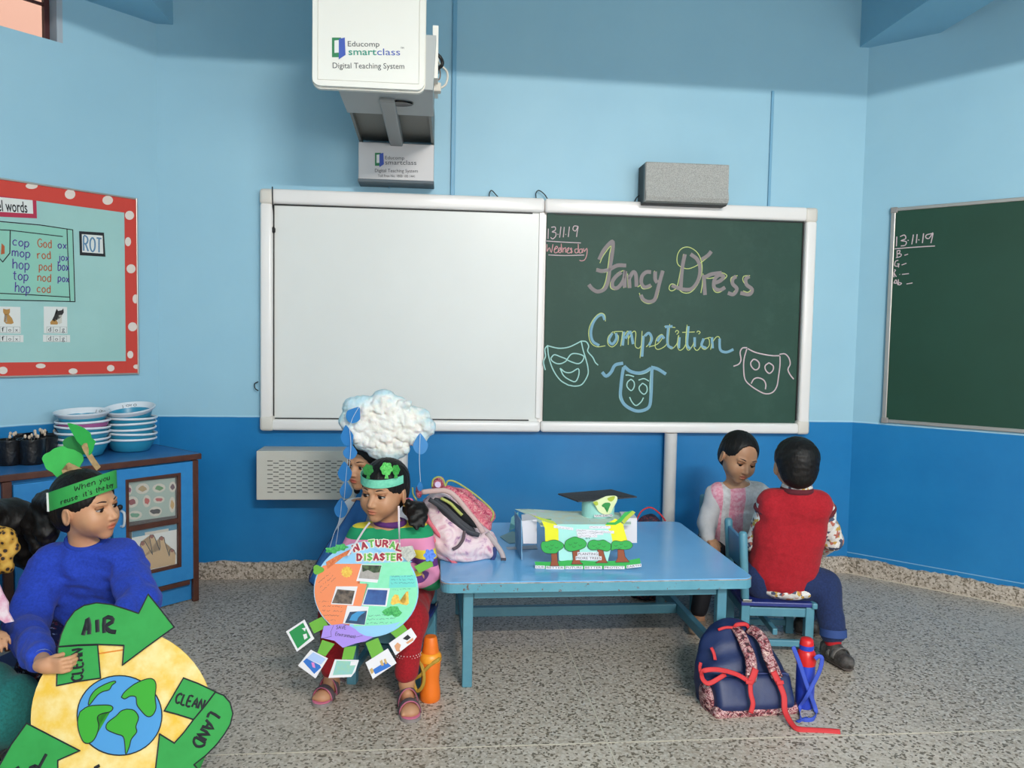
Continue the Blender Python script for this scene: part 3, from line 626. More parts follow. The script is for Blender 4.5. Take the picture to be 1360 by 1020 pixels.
# ================================================================ PROJECTOR ON THE WALL ARM
pw=thing('wall_projector','white short-throw projector on a grey arm above the board','projector',M=WM('back',-.585,0,2.0)); Mp=MW[pw.name]; Mi=Mp.inverted()
LG=mat('light_grey_metal','a7aaa9',.45); MG=mat('warm_grey_metal','77766f',.5); IV=mat('ivory_plastic','e6e4dc',.35); PL=mat('plate_white','cfcbcb',.4)
def loc(x,y,d): # picture point on a plane parallel to the back wall, d off it, in projector frame
    p=WP('back',d).px(x,y); return Mi@p
a=loc(476,188,.13); b=loc(576,241,.13)
fin('wall_bracket',B(((a.x+b.x)/2,-.065,(a.z+b.z)/2),(b.x-a.x,.13,a.z-b.z),.004),PL,pw)
fin('bracket_trim',B(((a.x+b.x)/2,-.066,b.z-.006),(b.x-a.x+.004,.134,.014),.002),mat('slate_plastic','4d5a62',.5),pw)
# arm: open trough that widens toward the projector
zb=a.z+.005
def hull(bm,secs):
    R=[[bm.verts.new(p) for p in s] for s in secs]
    for A,Bq in zip(R,R[1:]):
        for i in range(len(A)): bm.faces.new((A[i],A[(i+1)%len(A)],Bq[(i+1)%len(A)],Bq[i]))
    bm.faces.new(R[0][::-1]); bm.faces.new(R[-1])
bm=bmesh.new(); cx=(a.x+b.x)/2; hw=(b.x-a.x)/2
sec=lambda y,w,z,h:[(cx-w,y,z+h),(cx-w,y,z),(cx-w+.012,y,z),(cx-w+.012,y,z+.03),(cx+w-.012,y,z+.03),(cx+w-.012,y,z),(cx+w,y,z),(cx+w,y,z+h)]
hull(bm,[sec(-.02,hw,zb,.16),sec(-.80,hw*.93,zb+.005,.2)]); bmesh.ops.recalc_face_normals(bm,faces=bm.faces); fin('arm',bm,MG,pw)
bm=bmesh.new(); box(bm,(cx-.0,-.43,zb+.005),(.062,.84,.05),.006); fin('arm_rail',bm,mat('rail_grey','8f9190',.4),pw)
# projector underside and body
bm=bmesh.new(); hull(bm,[[(cx-hw*.98,-y,zb-.004),(cx+hw,-y,zb-.004),(cx+hw+.01,-y,zb+.20),(cx-hw,-y,zb+.20)] for y in (.62,.98)]); bmesh.ops.recalc_face_normals(bm,faces=bm.faces); fin('projector_body',bm,LG,pw)
bm=bmesh.new(); hull(bm,[[(cx+hw*.98,-y,zb+.06),(cx+hw+.018,-y,zb+.06),(cx+hw+.018,-y,zb+.26),(cx+hw*.98,-y,zb+.26)] for y in (.66,.92)]); bmesh.ops.recalc_face_normals(bm,faces=bm.faces); fin('side_panel',bm,IV,pw)
bm=bmesh.new(); lathe(bm,[(0,0),(.045,0),(.05,.004),(0,.006)],24,Matrix.Translation((cx+.05,-.80,zb-.012))@Matrix.Diagonal((1.1,.7,1,1))); fin('lens_window',bm,mat('black_glass','0a0a0a',.1),pw)
# front cover, a rounded sheet that rolls back at the top
D=1.0; tl=loc(414,0,D); br=loc(565,120,D); tr=loc(563,0,D); bl=loc(416,118,D)
x0=(tl.x+bl.x)/2; x1=(tr.x+br.x)/2; zb2=br.z
def cover(x0,x1,z0,z1,y,th,rd=.028):
    bm=bmesh.new(); P=[]
    # outline in x,z with rounded lower corners; rows for the top roll
    rows=[(z1+.06,.10),(z1+.055,.06),(z1+.04,.028),(z1+.01,.008),(z1-.02,0)]
    out=[]
    for k in range(7):
        an=math.pi+math.pi/2*k/6; out.append((x0+rd+rd*math.cos(an),z0+rd+rd*math.sin(an),0))
    for k in range(7):
        an=1.5*math.pi+math.pi/2*k/6; out.append((x1-rd+rd*math.cos(an),z0+rd+rd*math.sin(an),0))
    n=len(out)//2
    L=out[:n][::-1]; R=out[n:]
    Ls=[(x0,z,dy) for z,dy in rows[::-1]]; Rs=[(x1,z,dy) for z,dy in rows[::-1]]
    left=[(p[0],p[1],p[2]) for p in L][:]  # bottom -> up
    left=L+Ls; right=R+Rs
    fa=[]; 
    for (l,r) in zip(left,right):
        fa.append([bm.verts.new((x,y+l[2]+o,l[1])) for o in (0,th) for x in (l[0],r[0])])
    for A,Bq in zip(fa,fa[1:]):
        bm.faces.new((A[0],A[1],Bq[1],Bq[0])); bm.faces.new((A[3],A[2],Bq[2],Bq[3])); bm.faces.new((A[0],Bq[0],Bq[2],A[2])); bm.faces.new((A[1],A[3],Bq[3],Bq[1]))
    bm.faces.new((fa[0][0],fa[0][2],fa[0][3],fa[0][1])); bm.faces.new((fa[-1][0],fa[-1][1],fa[-1][3],fa[-1][2]))
    bmesh.ops.remove_doubles(bm,verts=bm.verts,dist=1e-5); bmesh.ops.recalc_face_normals(bm,faces=bm.faces); return bm
fc=fin('front_cover',cover(x0,x1,zb2,2.52-2.0+.05,-D,.03),IV,pw,smooth=True,angle=.5)
fin('cover_lip',cover(x0-.004,x1+.004,zb2-.006,2.52-2.0+.05,-D+.018,.02,.032),mat('ivory_edge','d9d6cc',.4),pw,smooth=True,angle=.5)
bm=bmesh.new(); tube(bm,[(x0+.02,-D-.001,zb2+.5),(x0+.02,-D-.001,zb2+.022),(x1-.02,-D-.001,zb2+.022),(x1-.02,-D-.001,zb2+.5)],.0016,5); fin('moulded_line',bm,mat('ivory_edge'),pw)
fin('housing',B(((x0+x1)/2,-D+.20,.56),(x1-x0-.03,.34,.5),.02),LG,pw)
BLU=mat('logo_blue','3551a8',.5); GRN=mat('logo_green','1e7a4a',.5); DKG=mat('dark_print','3a3c44',.5); TEALP=mat('logo_teal','2c8f7c',.5)
pc=WP('back',D+.0005)
def logo(pl,ox,oy,s,root):
    def pp(pts,m,h=.0003): paper(pl,[(ox+x*s,oy+y*s) for x,y in pts],m,'printed_logo',root,h)
    pp([(0,0),(12,0),(12,26),(0,26)],GRN); pp([(3.2,4),(9,3.4),(9,20),(3.2,20.4)],WPAP,.0009); pp([(9,2),(17,0),(18,23),(9,29)],BLU,.0011)
logo(pc,441,50,1,pw)
text('Educomp',(462,61.5),(504,62),pc,DKG,pw,'lettering',.0006,ht=7)
text('smart',(463,73),(500,73.2),pc,TEALP,pw,'lettering',.0006,ht=9,bold=.012); text('class',(501,73.2),(531.5,73.5),pc,BLU,pw,'lettering',.0006,ht=9)
text('TM',(532,65),(536.5,65),pc,DKG,pw,'lettering',.0006)
text('Digital Teaching System',(442,90.5),(537,91.5),pc,DKG,pw,'lettering',.0006,ht=7.5)
pk=WP('back',.1305); logo(pk,498,203,.66,pw)
text('Educomp',(511.5,211.5),(537,212),pk,DKG,pw,'lettering',.0006,ht=4.5); text('smartclass',(511.5,218.5),(553,219),pk,DKG,pw,'lettering',.0006,ht=6)
text('Digital Teaching System',(498,228.5),(555,229.3),pk,DKG,pw,'lettering',.0006,ht=4.5); text('Toll Free No. 1800 100 1441',(502,235),(551,235.8),pk,INK,pw,'lettering',.0006,ht=3.4)
def wirepx(pts,Y,r,m,root,name='cable'):
    bm=bmesh.new(); P=[Mi@dp(x,y,yy) if False else dp(x,y,yy) for (x,y),yy in zip(pts,Y)]
    tube(bm,cat(P,6),r,8); return fin(name,bm,m,root,True,smooth=True)
BC=mat('black_cable','101010',.5); WC=mat('white_cable','cfc9bd',.5)
wirepx([(563,64),(575,68),(586,78),(586,88),(572,94)],[3.2,3.15,3.15,3.15,3.2],.007,BC,pw)
wirepx([(563,60),(580,76),(583,84),(594,96),(592,112),(580,119)],[3.2]*6,.0045,WC,pw); wirepx([(572,70),(583,90),(584,104),(576,108)],[3.22]*4,.003,mat('brown_cable','7b6f68',.5),pw)
fin('plug',B(tuple(Mi@dp(580,117,3.2)),(.035,.04,.035),.004),WC,pw); fin('plug',B(tuple(Mi@dp(576,93,3.2)),(.04,.03,.025),.004),BC,pw)
fin('plug',B(tuple(Mi@dp(577,104,3.24)),(.03,.03,.02),.004),mat('brown_cable'),pw)
# ================================================================ WALL VENT CABINET, SPEAKER, PIPES, WIRES
pV=WP('back',.17); a=pV.px(340.5,599); b=pV.px(341,664); c=pV.px(471,598)
M=WM('back',0); Mi2=M.inverted(); a,b,c=Mi2@a,Mi2@b,Mi2@c; w=c.x-a.x; hh=a.z-b.z
vc=thing('vented_wall_box','white metal wall box with rows of slots under the whiteboard','wall box',M=WM('back',(a.x+c.x)/2,0,b.z))
VM=mat('vented_box_white','cbc6bb',.45); bm=bmesh.new(); box(bm,(0,-.085,hh/2),(w,.17,hh),.003); fin('casing',bm,VM,vc)
bm=bmesh.new(); lo=T(320,560,7.29,"")if False else None
for j in range(15):
    for i in range(13):
        if (i+j)%2: continue
        x=-w/2+.065+i*(w-.12)/12.6; z=hh*.80-j*hh*.64/14; box(bm,(x,-.1704,z),((w-.12)/12.6*.92,.0012,.0032))
o=fin('vent_slots',bm,BLACK,vc); o['kind']='stuff'
pS=WP('back',.16); S4=[Mi2@pS.px(x,y) for x,y in ((859,214),(970,218),(970,271),(859,270))]; w=S4[1].x-S4[0].x; z0_=(S4[2].z+S4[3].z)/2; z1_=(S4[0].z+S4[1].z)/2; hh=z1_-z0_
sp=thing('wall_speaker','grey mesh loudspeaker resting above the green chalk panel','speaker',M=WM('back',(S4[0].x+S4[1].x)/2,0,z0_))
fin('cabinet',B((0,-.065,hh/2),(w,.13,hh),.004),mat('dark_grey_vinyl','4a4a48',.7),sp)
GRL=bpy.data.materials.new('speaker_grille'); GRL.use_nodes=True; t=NT(GRL); v=t.vor(260); t.col(t.ramp(v,[(.2,'8d8c88'),(.6,'b5b3ae')])); t.b.inputs['Roughness'].default_value=.8; t.bump(v,.5,.002)
bm=bmesh.new(); secs=[]
for z,d in ((0.004,.135),(.01,.152),(.03,.162),(.05,.158),(.07,.15),(hh-.006,.15),(hh,.145)): secs.append([(-w/2+.002,-.12,z),(-w/2+.002,-d,z),(w/2-.002,-d,z),(w/2-.002,-.12,z)])
hull(bm,secs); bmesh.ops.recalc_face_normals(bm,faces=bm.faces); fin('grille',bm,GRL,sp,smooth=True,angle=.6)
fin('side_trim',B((-w/2-.001,-.135,hh/2),(.006,.03,hh-.01)),mat('side_trim_grey','6e6e6c',.5),sp)
PIPE=mat('white_pipe','dcd6d2',.35)
for x,lab in ((891.5,'white plastic pipe running from the green chalk panel down to the floor'),(533,'white plastic pipe behind the child wearing the cotton cloud')):
    p=Mi2@WP('back',.06).px(x,600); bm=bmesh.new(); cyl(bm,(0,0,0),(0,0,bB-.002),.033,n=28); o=fin('wall_pipe',bm,PIPE,smooth=True,angle=.8)
    o.matrix_world=WM('back',p.x,.045,0); MW[o.name]=o.matrix_world.copy(); tag(o,lab,'pipe')
for pts,lab in (([(650,263),(650,257),(653,253),(660,260),(663,263)],'small loop of black wire above the whiteboard, right of the conduit'),([(712,263),(712,256),(716,253),(723,258),(727,264)],'small loop of black wire above the seam between the two panels'),([(842,270),(846,262),(853,257)],'short black wire leaving the left side of the grey speaker'),([(343,519),(339,516),(338,510),(343,507)],'thin black wire loop at the left edge of the whiteboard')):
    P=[WP('back',.03).px(x,y) for x,y in pts]; bm=bmesh.new(); o0=P[0].copy(); tube(bm,[p-o0 for p in cat(P,5)],.0028,6); o=fin('wire',bm,BC,smooth=True); o.location=o0; MW[o.name]=Matrix.Translation(o0); tag(o,lab,'wire')
P=[WP('back',.01).px(x,y) for x,y in ((517,241),(517,250))]; bm=bmesh.new(); cyl(bm,P[0],P[1],.006); fin('cable_duct',bm,CND,pw,True)
# ================================================================ CABINET UNDER THE NOTICE BOARD
BLP=mat('cabinet_blue_laminate','2f83c4',.4,vary=(40,'3a8ecb',.5)); BRN=mat('brown_wood_lipping','5b3326',.5,vary=(18,'45251c',.8)); TOPB=mat('cabinet_top_blue','2d6ea8',.35)
CB=Vector((-1.452,3.592,0)); ZC=.692
Mc=Matrix.Translation(CB)@Matrix.Rotation(AL,4,'Z')
cb=thing('storage_cabinet','long low blue cabinet with brown wood edging along the left angled wall','cabinet',M=Mc)
Rc=Mc.to_3x3(); pC=Plane(CB,-(Rc@Vector((0,1,0))),Rc@Vector((1,0,0)))
CW=1.36; CDp=.425
fin('carcass',B((-CW/2,CDp/2+.012,ZC/2-.01),(CW-.01,CDp-.024,ZC-.03)),BLP,cb)
fin('worktop',B((-CW/2+.006,CDp/2-.004,ZC-.009),(CW+.012,CDp+.008,.018),.002),TOPB,cb)
fin('front_lipping',B((-CW/2+.006,-.011,ZC-.013),(CW+.014,.012,.026),.003),BRN,cb)
fin('side_lipping',B((.014,CDp/2-.004,ZC-.013),(.008,CDp,.026),.003),BRN,cb)
def cxz(x,y): p=Mc.inverted()@pC.px(x,y); return p.x,p.z
fin('stile',B((-.014,-.002,ZC/2-.014),(.028,.02,ZC-.03),.003),BRN,cb)
sx=cxz(9,700)[0]; fin('stile',B((sx,-.002,ZC/2-.014),(.034,.02,ZC-.03),.003),BRN,cb)
zr=cxz(228,778)[1]; fin('bottom_rail',B(((sx-.028)/2+.0,-.003,zr),(-sx-.06,.02,.022),.003),BRN,cb)
# doors: solid left leaf, glazed right leaf
xa,_=cxz(146,640)
dl=fin('door',B(((sx+.017+xa)/2,-.004,(zr+ZC)/2-.012),(xa-sx-.025,.018,ZC-zr-.06),.004),BLP,cb)
x0,z1=cxz(164.6,637); x1,z0=cxz(239,752); x0=(x0+cxz(166,750)[0])/2; z1=(z1+cxz(237,627)[1])/2
X0,X1=xa+.006,-.03; Zb,Zt=zr+.014,ZC-.032
bm=bmesh.new()
for c,s in ((((X0+x0)/2,-.004,(Zb+Zt)/2),(x0-X0,.018,Zt-Zb)),(((X1+x1)/2,-.004,(Zb+Zt)/2),(X1-x1,.018,Zt-Zb)),(((x0+x1)/2,-.004,(Zb+z0)/2),(x1-x0,.018,z0-Zb)),(((x0+x1)/2,-.004,(Zt+z1)/2),(x1-x0,.018,Zt-z1))): box(bm,c,s)
dr=fin('door',bm,BLP,cb,label='blue glazed door with picture charts behind its panes')
zm=cxz(200,697)[1]
for c,s in ((((x0+.007),-.008,(z0+z1)/2),(.014,.016,z1-z0)),((x1-.007,-.008,(z0+z1)/2),(.014,.016,z1-z0)),(((x0+x1)/2,-.008,z0+.007),(x1-x0-.028,.016,.014)),(((x0+x1)/2,-.008,z1-.007),(x1-x0-.028,.016,.014)),(((x0+x1)/2,-.008,zm),(x1-x0-.028,.016,.022))):
    fin('glazing_bar',B(c,s,.002),BRN,dr)
fin('back_board',B(((x0+x1)/2,.012,(z0+z1)/2),(x1-x0,.004,z1-z0)),mat('dark_cabinet_inside','3b3230',.8),cb)
pQ=Plane(CB+Rc@Vector((0,.009,0)),pC.n,pC.x)
def card(pts,m,name,h=.0002,lab=None): return paper(pQ,pts,m,name,cb,h,.0005,lab)
q=6.38; CC=lambda s:T(160,620,q,s)[0]
card(CC("48,128 462,95 464,412 58,470"),mat('greygreen_chart','9fb0a6',.6),'picture_chart',lab='grey-green chart of food and animal pictures')
WS=mat('cream_sticker','cdc6b8',.7)
for i,(cx_,cy_,rx,ry,c) in enumerate(((185,185,58,45,'a58a5a'),(325,180,55,38,'4f8a4f'),(222,290,33,52,'b8443a'),(325,278,48,30,'b04a4a'),(295,378,55,42,'1d1b1c'),(95,298,55,48,'8a2f38'),(440,170,30,45,'5a3a48'),(437,320,26,68,'c09a5a'),(75,195,22,42,'8a3a5a'),(120,410,62,38,'5f9a7a'))):
    P=[T(160,620,q,'%f,%f'%(cx_+rx*math.cos(a),cy_+ry*math.sin(a)-rx*math.cos(a)*.08))[0][0] for a in [k*math.pi/8 for k in range(16)]]
    card(P,WS,'printed_sticker',.0009)
    P=[T(160,620,q,'%f,%f'%(cx_+rx*(.62 if i!=4 else .8)*math.cos(a)*(1+.12*math.sin(3*a+i)),cy_+ry*.5*math.sin(a)*(1+.2*math.cos(4*a+i))))[0][0] for a in [k*math.pi/8 for k in range(16)]]
    card(P,mat('sticker_print_'+['ochre','green','red','rose','black','maroon','plum','gold','pink','mint'][i],c,.7),'printed_picture',.0016)
card(CC("95,548 475,482 476,820 180,900 100,900"),WPAP,'hand_chart',lab='white card showing a drawn open hand')
card(CC("97,548 475,484 476,530 97,600"),mat('teal_print_band','3b86a6',.7),'header_band',.0008)
card(CC("205,556 405,522 406,545 206,580"),WS,'header_label',.0015)
HAND=mat('hand_print_skin','c9a679',.8)
hp=CC("232,870 225,800 200,760 165,660 175,632 205,630 222,660 270,742 262,690 245,600 250,578 275,575 290,600 330,705 335,680 328,600 345,588 368,600 375,640 412,755 418,700 432,692 452,705 465,740 462,825")
card(hp,HAND,'printed_hand',.0009)
bm=bmesh.new(); stroke(bm,pQ,[hp[:-1]],.0032,.0017,1,4,.3); fin('printed_outline',bm,INK,cb,True)
for a,b_,r_ in ((185,650,18),(263,590,16),(347,606,17),(436,710,14)):
    card([T(160,620,q,'%f,%f'%(a+r_*math.cos(k),b_+r_*math.sin(k)))[0][0] for k in [i*math.pi/6 for i in range(12)]],mat('nail_print','8f4a3a',.7),'printed_nail',.0016)
for z_a,z_b in ((z0+.014,zm-.011),(zm+.011,z1-.014)):
    gm=MATS.get('pane') 
    if not gm:
        gm=bpy.data.materials.new('clear_acrylic'); gm.use_nodes=True; t=NT(gm); t.b.inputs['Alpha'].default_value=.07; t.b.inputs['Roughness'].default_value=.08; MATS['pane']=gm
    fin('pane',B(((x0+x1)/2,-.004,(z_a+z_b)/2),(x1-x0-.03,.002,z_b-z_a)),gm,dr)
# handle
hx,hz=cxz(160,688); bm=bmesh.new(); tube(bm,cat([(hx-.004,-.012,hz+.034),(hx,-.034,hz+.026),(hx,-.036,hz-.01),(hx-.002,-.03,hz-.03),(hx-.004,-.012,hz-.034)],5),.0055,8); fin('handle',bm,mat('white_pull_handle','cfd3d8',.3),dl,smooth=True)
bm=bmesh.new(); bmesh.ops.create_uvsphere(bm,u_segments=14,v_segments=8,radius=.012,matrix=Matrix.Translation((hx-.012,-.022,hz+.052))); fin('knob',bm,BLACK,dl,smooth=True)
# ---------------------------------------------------------------- bowls
TEAL=mat('teal_plastic','2f8fb0',.3); PNK=mat('mauve_pink_plastic','b0639a',.35); WRM=mat('white_plastic_rim','dfe4ea',.3)
def make_bowl(m,R=.112,h=.062):
    e=thing('plastic_bowl','x','bowl')
    bm=bmesh.new(); lathe(bm,[(0,.002),(R*.66,0),(R*.72,.004),(R*.86,h*.55),(R*.95,h-.006),(R*.93,h-.006),(R*.84,h*.55),(R*.70,.008),(0,.006)],36); fin('bowl_body',bm,m,e,smooth=True,angle=.7)
    bm=bmesh.new(); lathe(bm,[(R*.94,h-.010),(R,h-.007),(R*1.01,h-.001),(R*.985,h+.002),(R*.93,h-.002),(R*.93,h-.008)],36,close=True); fin('rim',bm,WRM,e,smooth=True); return e
def make_wide(m,R=.112,h=.075):
    e=thing('plastic_bowl','x','bowl'); bm=bmesh.new(); lathe(bm,[(0,.018),(R*.66,.016),(R*.80,.03),(R*.86,h*.72),(R*.84,h*.72),(R*.78,.032),(0,.022)],36); fin('bowl_body',bm,m,e,smooth=True,angle=.7)
    bm=bmesh.new(); lathe(bm,[(R*.84,h*.70),(R*.99,h-.006),(R*1.02,h-.002),(R*1.02,h+.002),(R*.98,h+.003),(R*.85,h*.76)],36,close=True); fin('rim',bm,WRM,e,smooth=True,angle=.9); return e
def place(e,x,y,z,rx=0,ry=0,lab=None,grp=None,rz=0):
    e.matrix_world=Matrix.Translation((x,y,z))@Euler((rx,ry,rz)).to_matrix().to_4x4(); MW[e.name]=e.matrix_world.copy()
    for c in e.children_recursive: MW[c.name]=MW[e.name]
    if lab: e['label']=lab
    if grp: e['group']=grp
def wallpt(s,d): # point d off the left angled wall
    return WM('left',-s,d,0).translation
pr_=wallpt(.205,.135); pl_=wallpt(.425,.15)
bt=make_bowl(TEAL); used=False
grp='plastic bowls stacked on the cabinet'
def stack(p,n,z0,pitch,top,labs,mats,seed):
    global used
    r=random.Random(seed)
    for i in range(n):
        src=protos[mats[i]]; e=src if not src.get('u') else dup(src,None,Matrix()); src['u']=1
        if 'u' in e and e is not src: del e['u']
        place(e,p.x+r.uniform(-.003,.003),p.y+r.uniform(-.002,.003),z0+pitch*i,r.uniform(-.03,.03),r.uniform(-.04,.04),labs[i],grp)
    e=make_wide(TEAL); place(e,p.x,p.y,top[0],top[1],top[2],top[3],grp,top[4]); return e
protos={'t':bt,'p':make_bowl(PNK)}
ordr=['lowest bowl','second bowl from the bottom','third bowl from the bottom','fourth bowl from the bottom','fifth bowl from the bottom','sixth bowl from the bottom']
t1=stack(pr_,5,ZC+.001,.0245,(ZC+.128,.17,-.02,'wide white-rimmed teal bowl on top of the right-hand stack, its inside showing',0),['teal bowl with white rim, %s of the right-hand stack'%o for o in ordr[:5]],'ttttt',3)
t2=stack(pl_,5,ZC+.001,.0245,(ZC+.124,.06,.0,'wide white-rimmed teal bowl on top of the left-hand stack, by the black pots',0),['teal bowl with white rim, %s of the left-hand stack'%o for o in ordr[:4]]+['pink bowl with white rim near the top of the left-hand stack'],'ttttp',4)
for s in protos.values():
    if 'u' in s: del s['u']
for e,a0 in ((t1,2.35),(t2,1.45)):     # name written inside the rim
    for k,ch in enumerate('JOYO'):
        an=a0-k*.17; R=.104
        c=bpy.data.curves.new('t','FONT'); c.body=ch; o=bpy.data.objects.new('t',c); me=o.to_mesh(); me2=me.copy(); o.to_mesh_clear(); bpy.data.objects.remove(o)
        up=Vector((math.cos(an)*.4,math.sin(an)*.4,.9)).normalized(); tx=Vector((math.sin(an),-math.cos(an),0))
        for v in me2.vertices: v.co=Vector((math.cos(an)*(R*.89),math.sin(an)*(R*.89),.0585))+tx*(v.co.x*.02)+up*(v.co.y*.016)+Vector((-math.cos(an),-math.sin(an),.6))*.0015
        me2.materials.clear(); me2.materials.append(INK); link('lettering',me2,e)
# ---------------------------------------------------------------- black pots with cotton-tipped sticks
BPL=mat('black_glossy_plastic','0e0e11',.35,bump=(22,.5,.01)); TIP=mat('cream_cotton_tip','cdb8a4',.8)
def make_pot(seed,n):
    r=random.Random(seed); e=thing('black_pot','x','pot'); bm=bmesh.new(); R=.050; h=.105
    prof=[(0,0),(R*.9,0),(R,.012),(R*1.0,h*.5),(R*1.06,h-.008),(R*1.06,h),(R*.98,h),(R*.95,.02),(0,.014)]
    lathe(bm,prof,20)
    for v in bm.verts:
        a=math.atan2(v.co.y,v.co.x); v.co.x*=1+.05*math.sin(5*a+seed); v.co.y*=1+.05*math.cos(4*a+seed)
    fin('pot_body',bm,BPL,e,smooth=True,angle=.8)
    for i in range(n):
        a=r.uniform(0,6.28); rr=r.uniform(0,.026); x,y=rr*math.cos(a),rr*math.sin(a); dx,dy=r.uniform(-.015,.015),r.uniform(-.015,.015); z=h+r.uniform(.006,.03)
        bm=bmesh.new(); cyl(bm,(x,y,.02),(x+dx,y+dy,z),.003,n=7); s=fin('stick',bm,BPL,e)
        bm=bmesh.new(); bmesh.ops.create_uvsphere(bm,u_segments=8,v_segments=6,radius=.0058,matrix=Matrix.Translation((x+dx,y+dy,z))@Matrix.Diagonal((1,1,1.5,1))); fin('cotton_tip',bm,TIP,s,smooth=True)
    return e
for i,(x,y,n,lab) in enumerate(((12,617,4,'black pot of cotton-tipped sticks nearest the left edge of the photo'),(42,616,8,'largest front black pot, full of cotton-tipped sticks'),(58,612,6,'black pot of cotton-tipped sticks just left of the green paper leaf'),(76,604,3,'hindmost black pot with a few cotton tips, beside the bowls'),(27,605,3,'black pot squeezed behind the front pots'))):
    p=fl(x,y,ZC); place(make_pot(i+3,n),p.x,p.y+.0,ZC,lab=lab,grp='black pots on the cabinet')
# ================================================================ TABLE
TT=mat('table_blue_laminate','6aaee2',.2,vary=(2.5,'78b8e8',.6))
def paintwood(name,c,c2,wear='8d8578',thr=.70):
    m=bpy.data.materials.new(name); m.use_nodes=True; t=NT(m); a=t.ramp(t.noise(9,5,.7),[(.3,c),(.7,c2)])
    w=t.ramp(t.noise(26,6,.75),[(thr,(0,0,0)),(thr+.03,(1,1,1))]); a=t.mix(w,a,wear)
    w2=t.ramp(t.noise(60,5,.8),[(.70,(0,0,0)),(.74,(1,1,1))]); a=t.mix(w2,a,'4a3b33'); t.col(a); t.b.inputs['Roughness'].default_value=.42; t.bump(t.noise(14,5),.25,.003); MATS[name]=m; return m
PW=paintwood('worn_teal_paint','50869a','5b93a3'); PWE=paintwood('chipped_teal_edge','5594a8','639fb1','6b4a3a',.60); WEDGE=mat('worn_white_edge','b4aca4',.6,vary=(30,'7f6a5c',.8))
ZT=.40
FLc,FRc=fl(585,774,ZT),fl(1003,768,ZT); BRc=fl(962,692,ZT)
tx=(FRc-FLc).normalized(); ang=math.atan2(tx.y,tx.x); wT=(FRc-FLc).length; ty=Vector((-tx.y,tx.x,0)); dT=(BRc-FRc).dot(ty)
Mt=Matrix.Translation(((FLc+FRc)/2+ty*dT/2)*1.0-Vector((0,0,ZT)))@Matrix.Rotation(ang,4,'Z')
tb=thing('classroom_table','low blue laminate table with teal painted wooden frame, in the middle of the room','table',M=Mt)
def rr_top(w,d,z0,z1,rad,skew=0):
    bm=bmesh.new(); P=[]
    for (sx,sy,a0) in ((1,1,0),(-1,1,90),(-1,-1,180),(1,-1,270)):
        for k in range(7):
            a=math.radians(a0+90*k/6); P.append(Vector((sx*(w/2-rad)+rad*math.cos(a),sy*(d/2-rad)+rad*math.sin(a),z0)))
    prism(bm,P,(0,0,1),z1-z0); bmesh.ops.recalc_face_normals(bm,faces=bm.faces); return bm
fin('table_top',rr_top(wT-.004,dT-.004,ZT-.004,ZT,.04),TT,tb)
fin('edge_band',rr_top(wT,dT,ZT-.038,ZT-.004,.042),PWE,tb)
bm=bmesh.new(); P=[]
fin('worn_arris',rr_top(wT+.001,dT+.001,ZT-.0065,ZT-.0035,.042),WEDGE,tb)
lw=.036
for sx in (-1,1):
    for sy in (-1,1):
        x,y=sx*(wT/2-.10),sy*(dT/2-.07); bm=bmesh.new(); bar(bm,(x,y,0),(x,y,ZT-.04),lw,lw,.004,(0,1,0)); fin('leg',bm,PW,tb)
for sy in (-1,1): fin('apron',B((0,sy*(dT/2-.07),ZT-.058),(wT-.24,.024,.04),.003),PW,tb)
for sx in (-1,1): fin('apron',B((sx*(wT/2-.10),0,ZT-.058),(.024,dT-.18,.04),.003),PW,tb)
for sx in (-1,1): fin('stretcher',B((sx*(wT/2-.10),0,.105),(.026,dT-.18,.042),.003),PW,tb)
fin('stretcher',B((0,.10,.105),(wT-.23,.03,.04),.003),PW,tb)
fin('rail',B((0,dT/2-.07,.16),(wT-.24,.022,.035),.003),PW,tb)
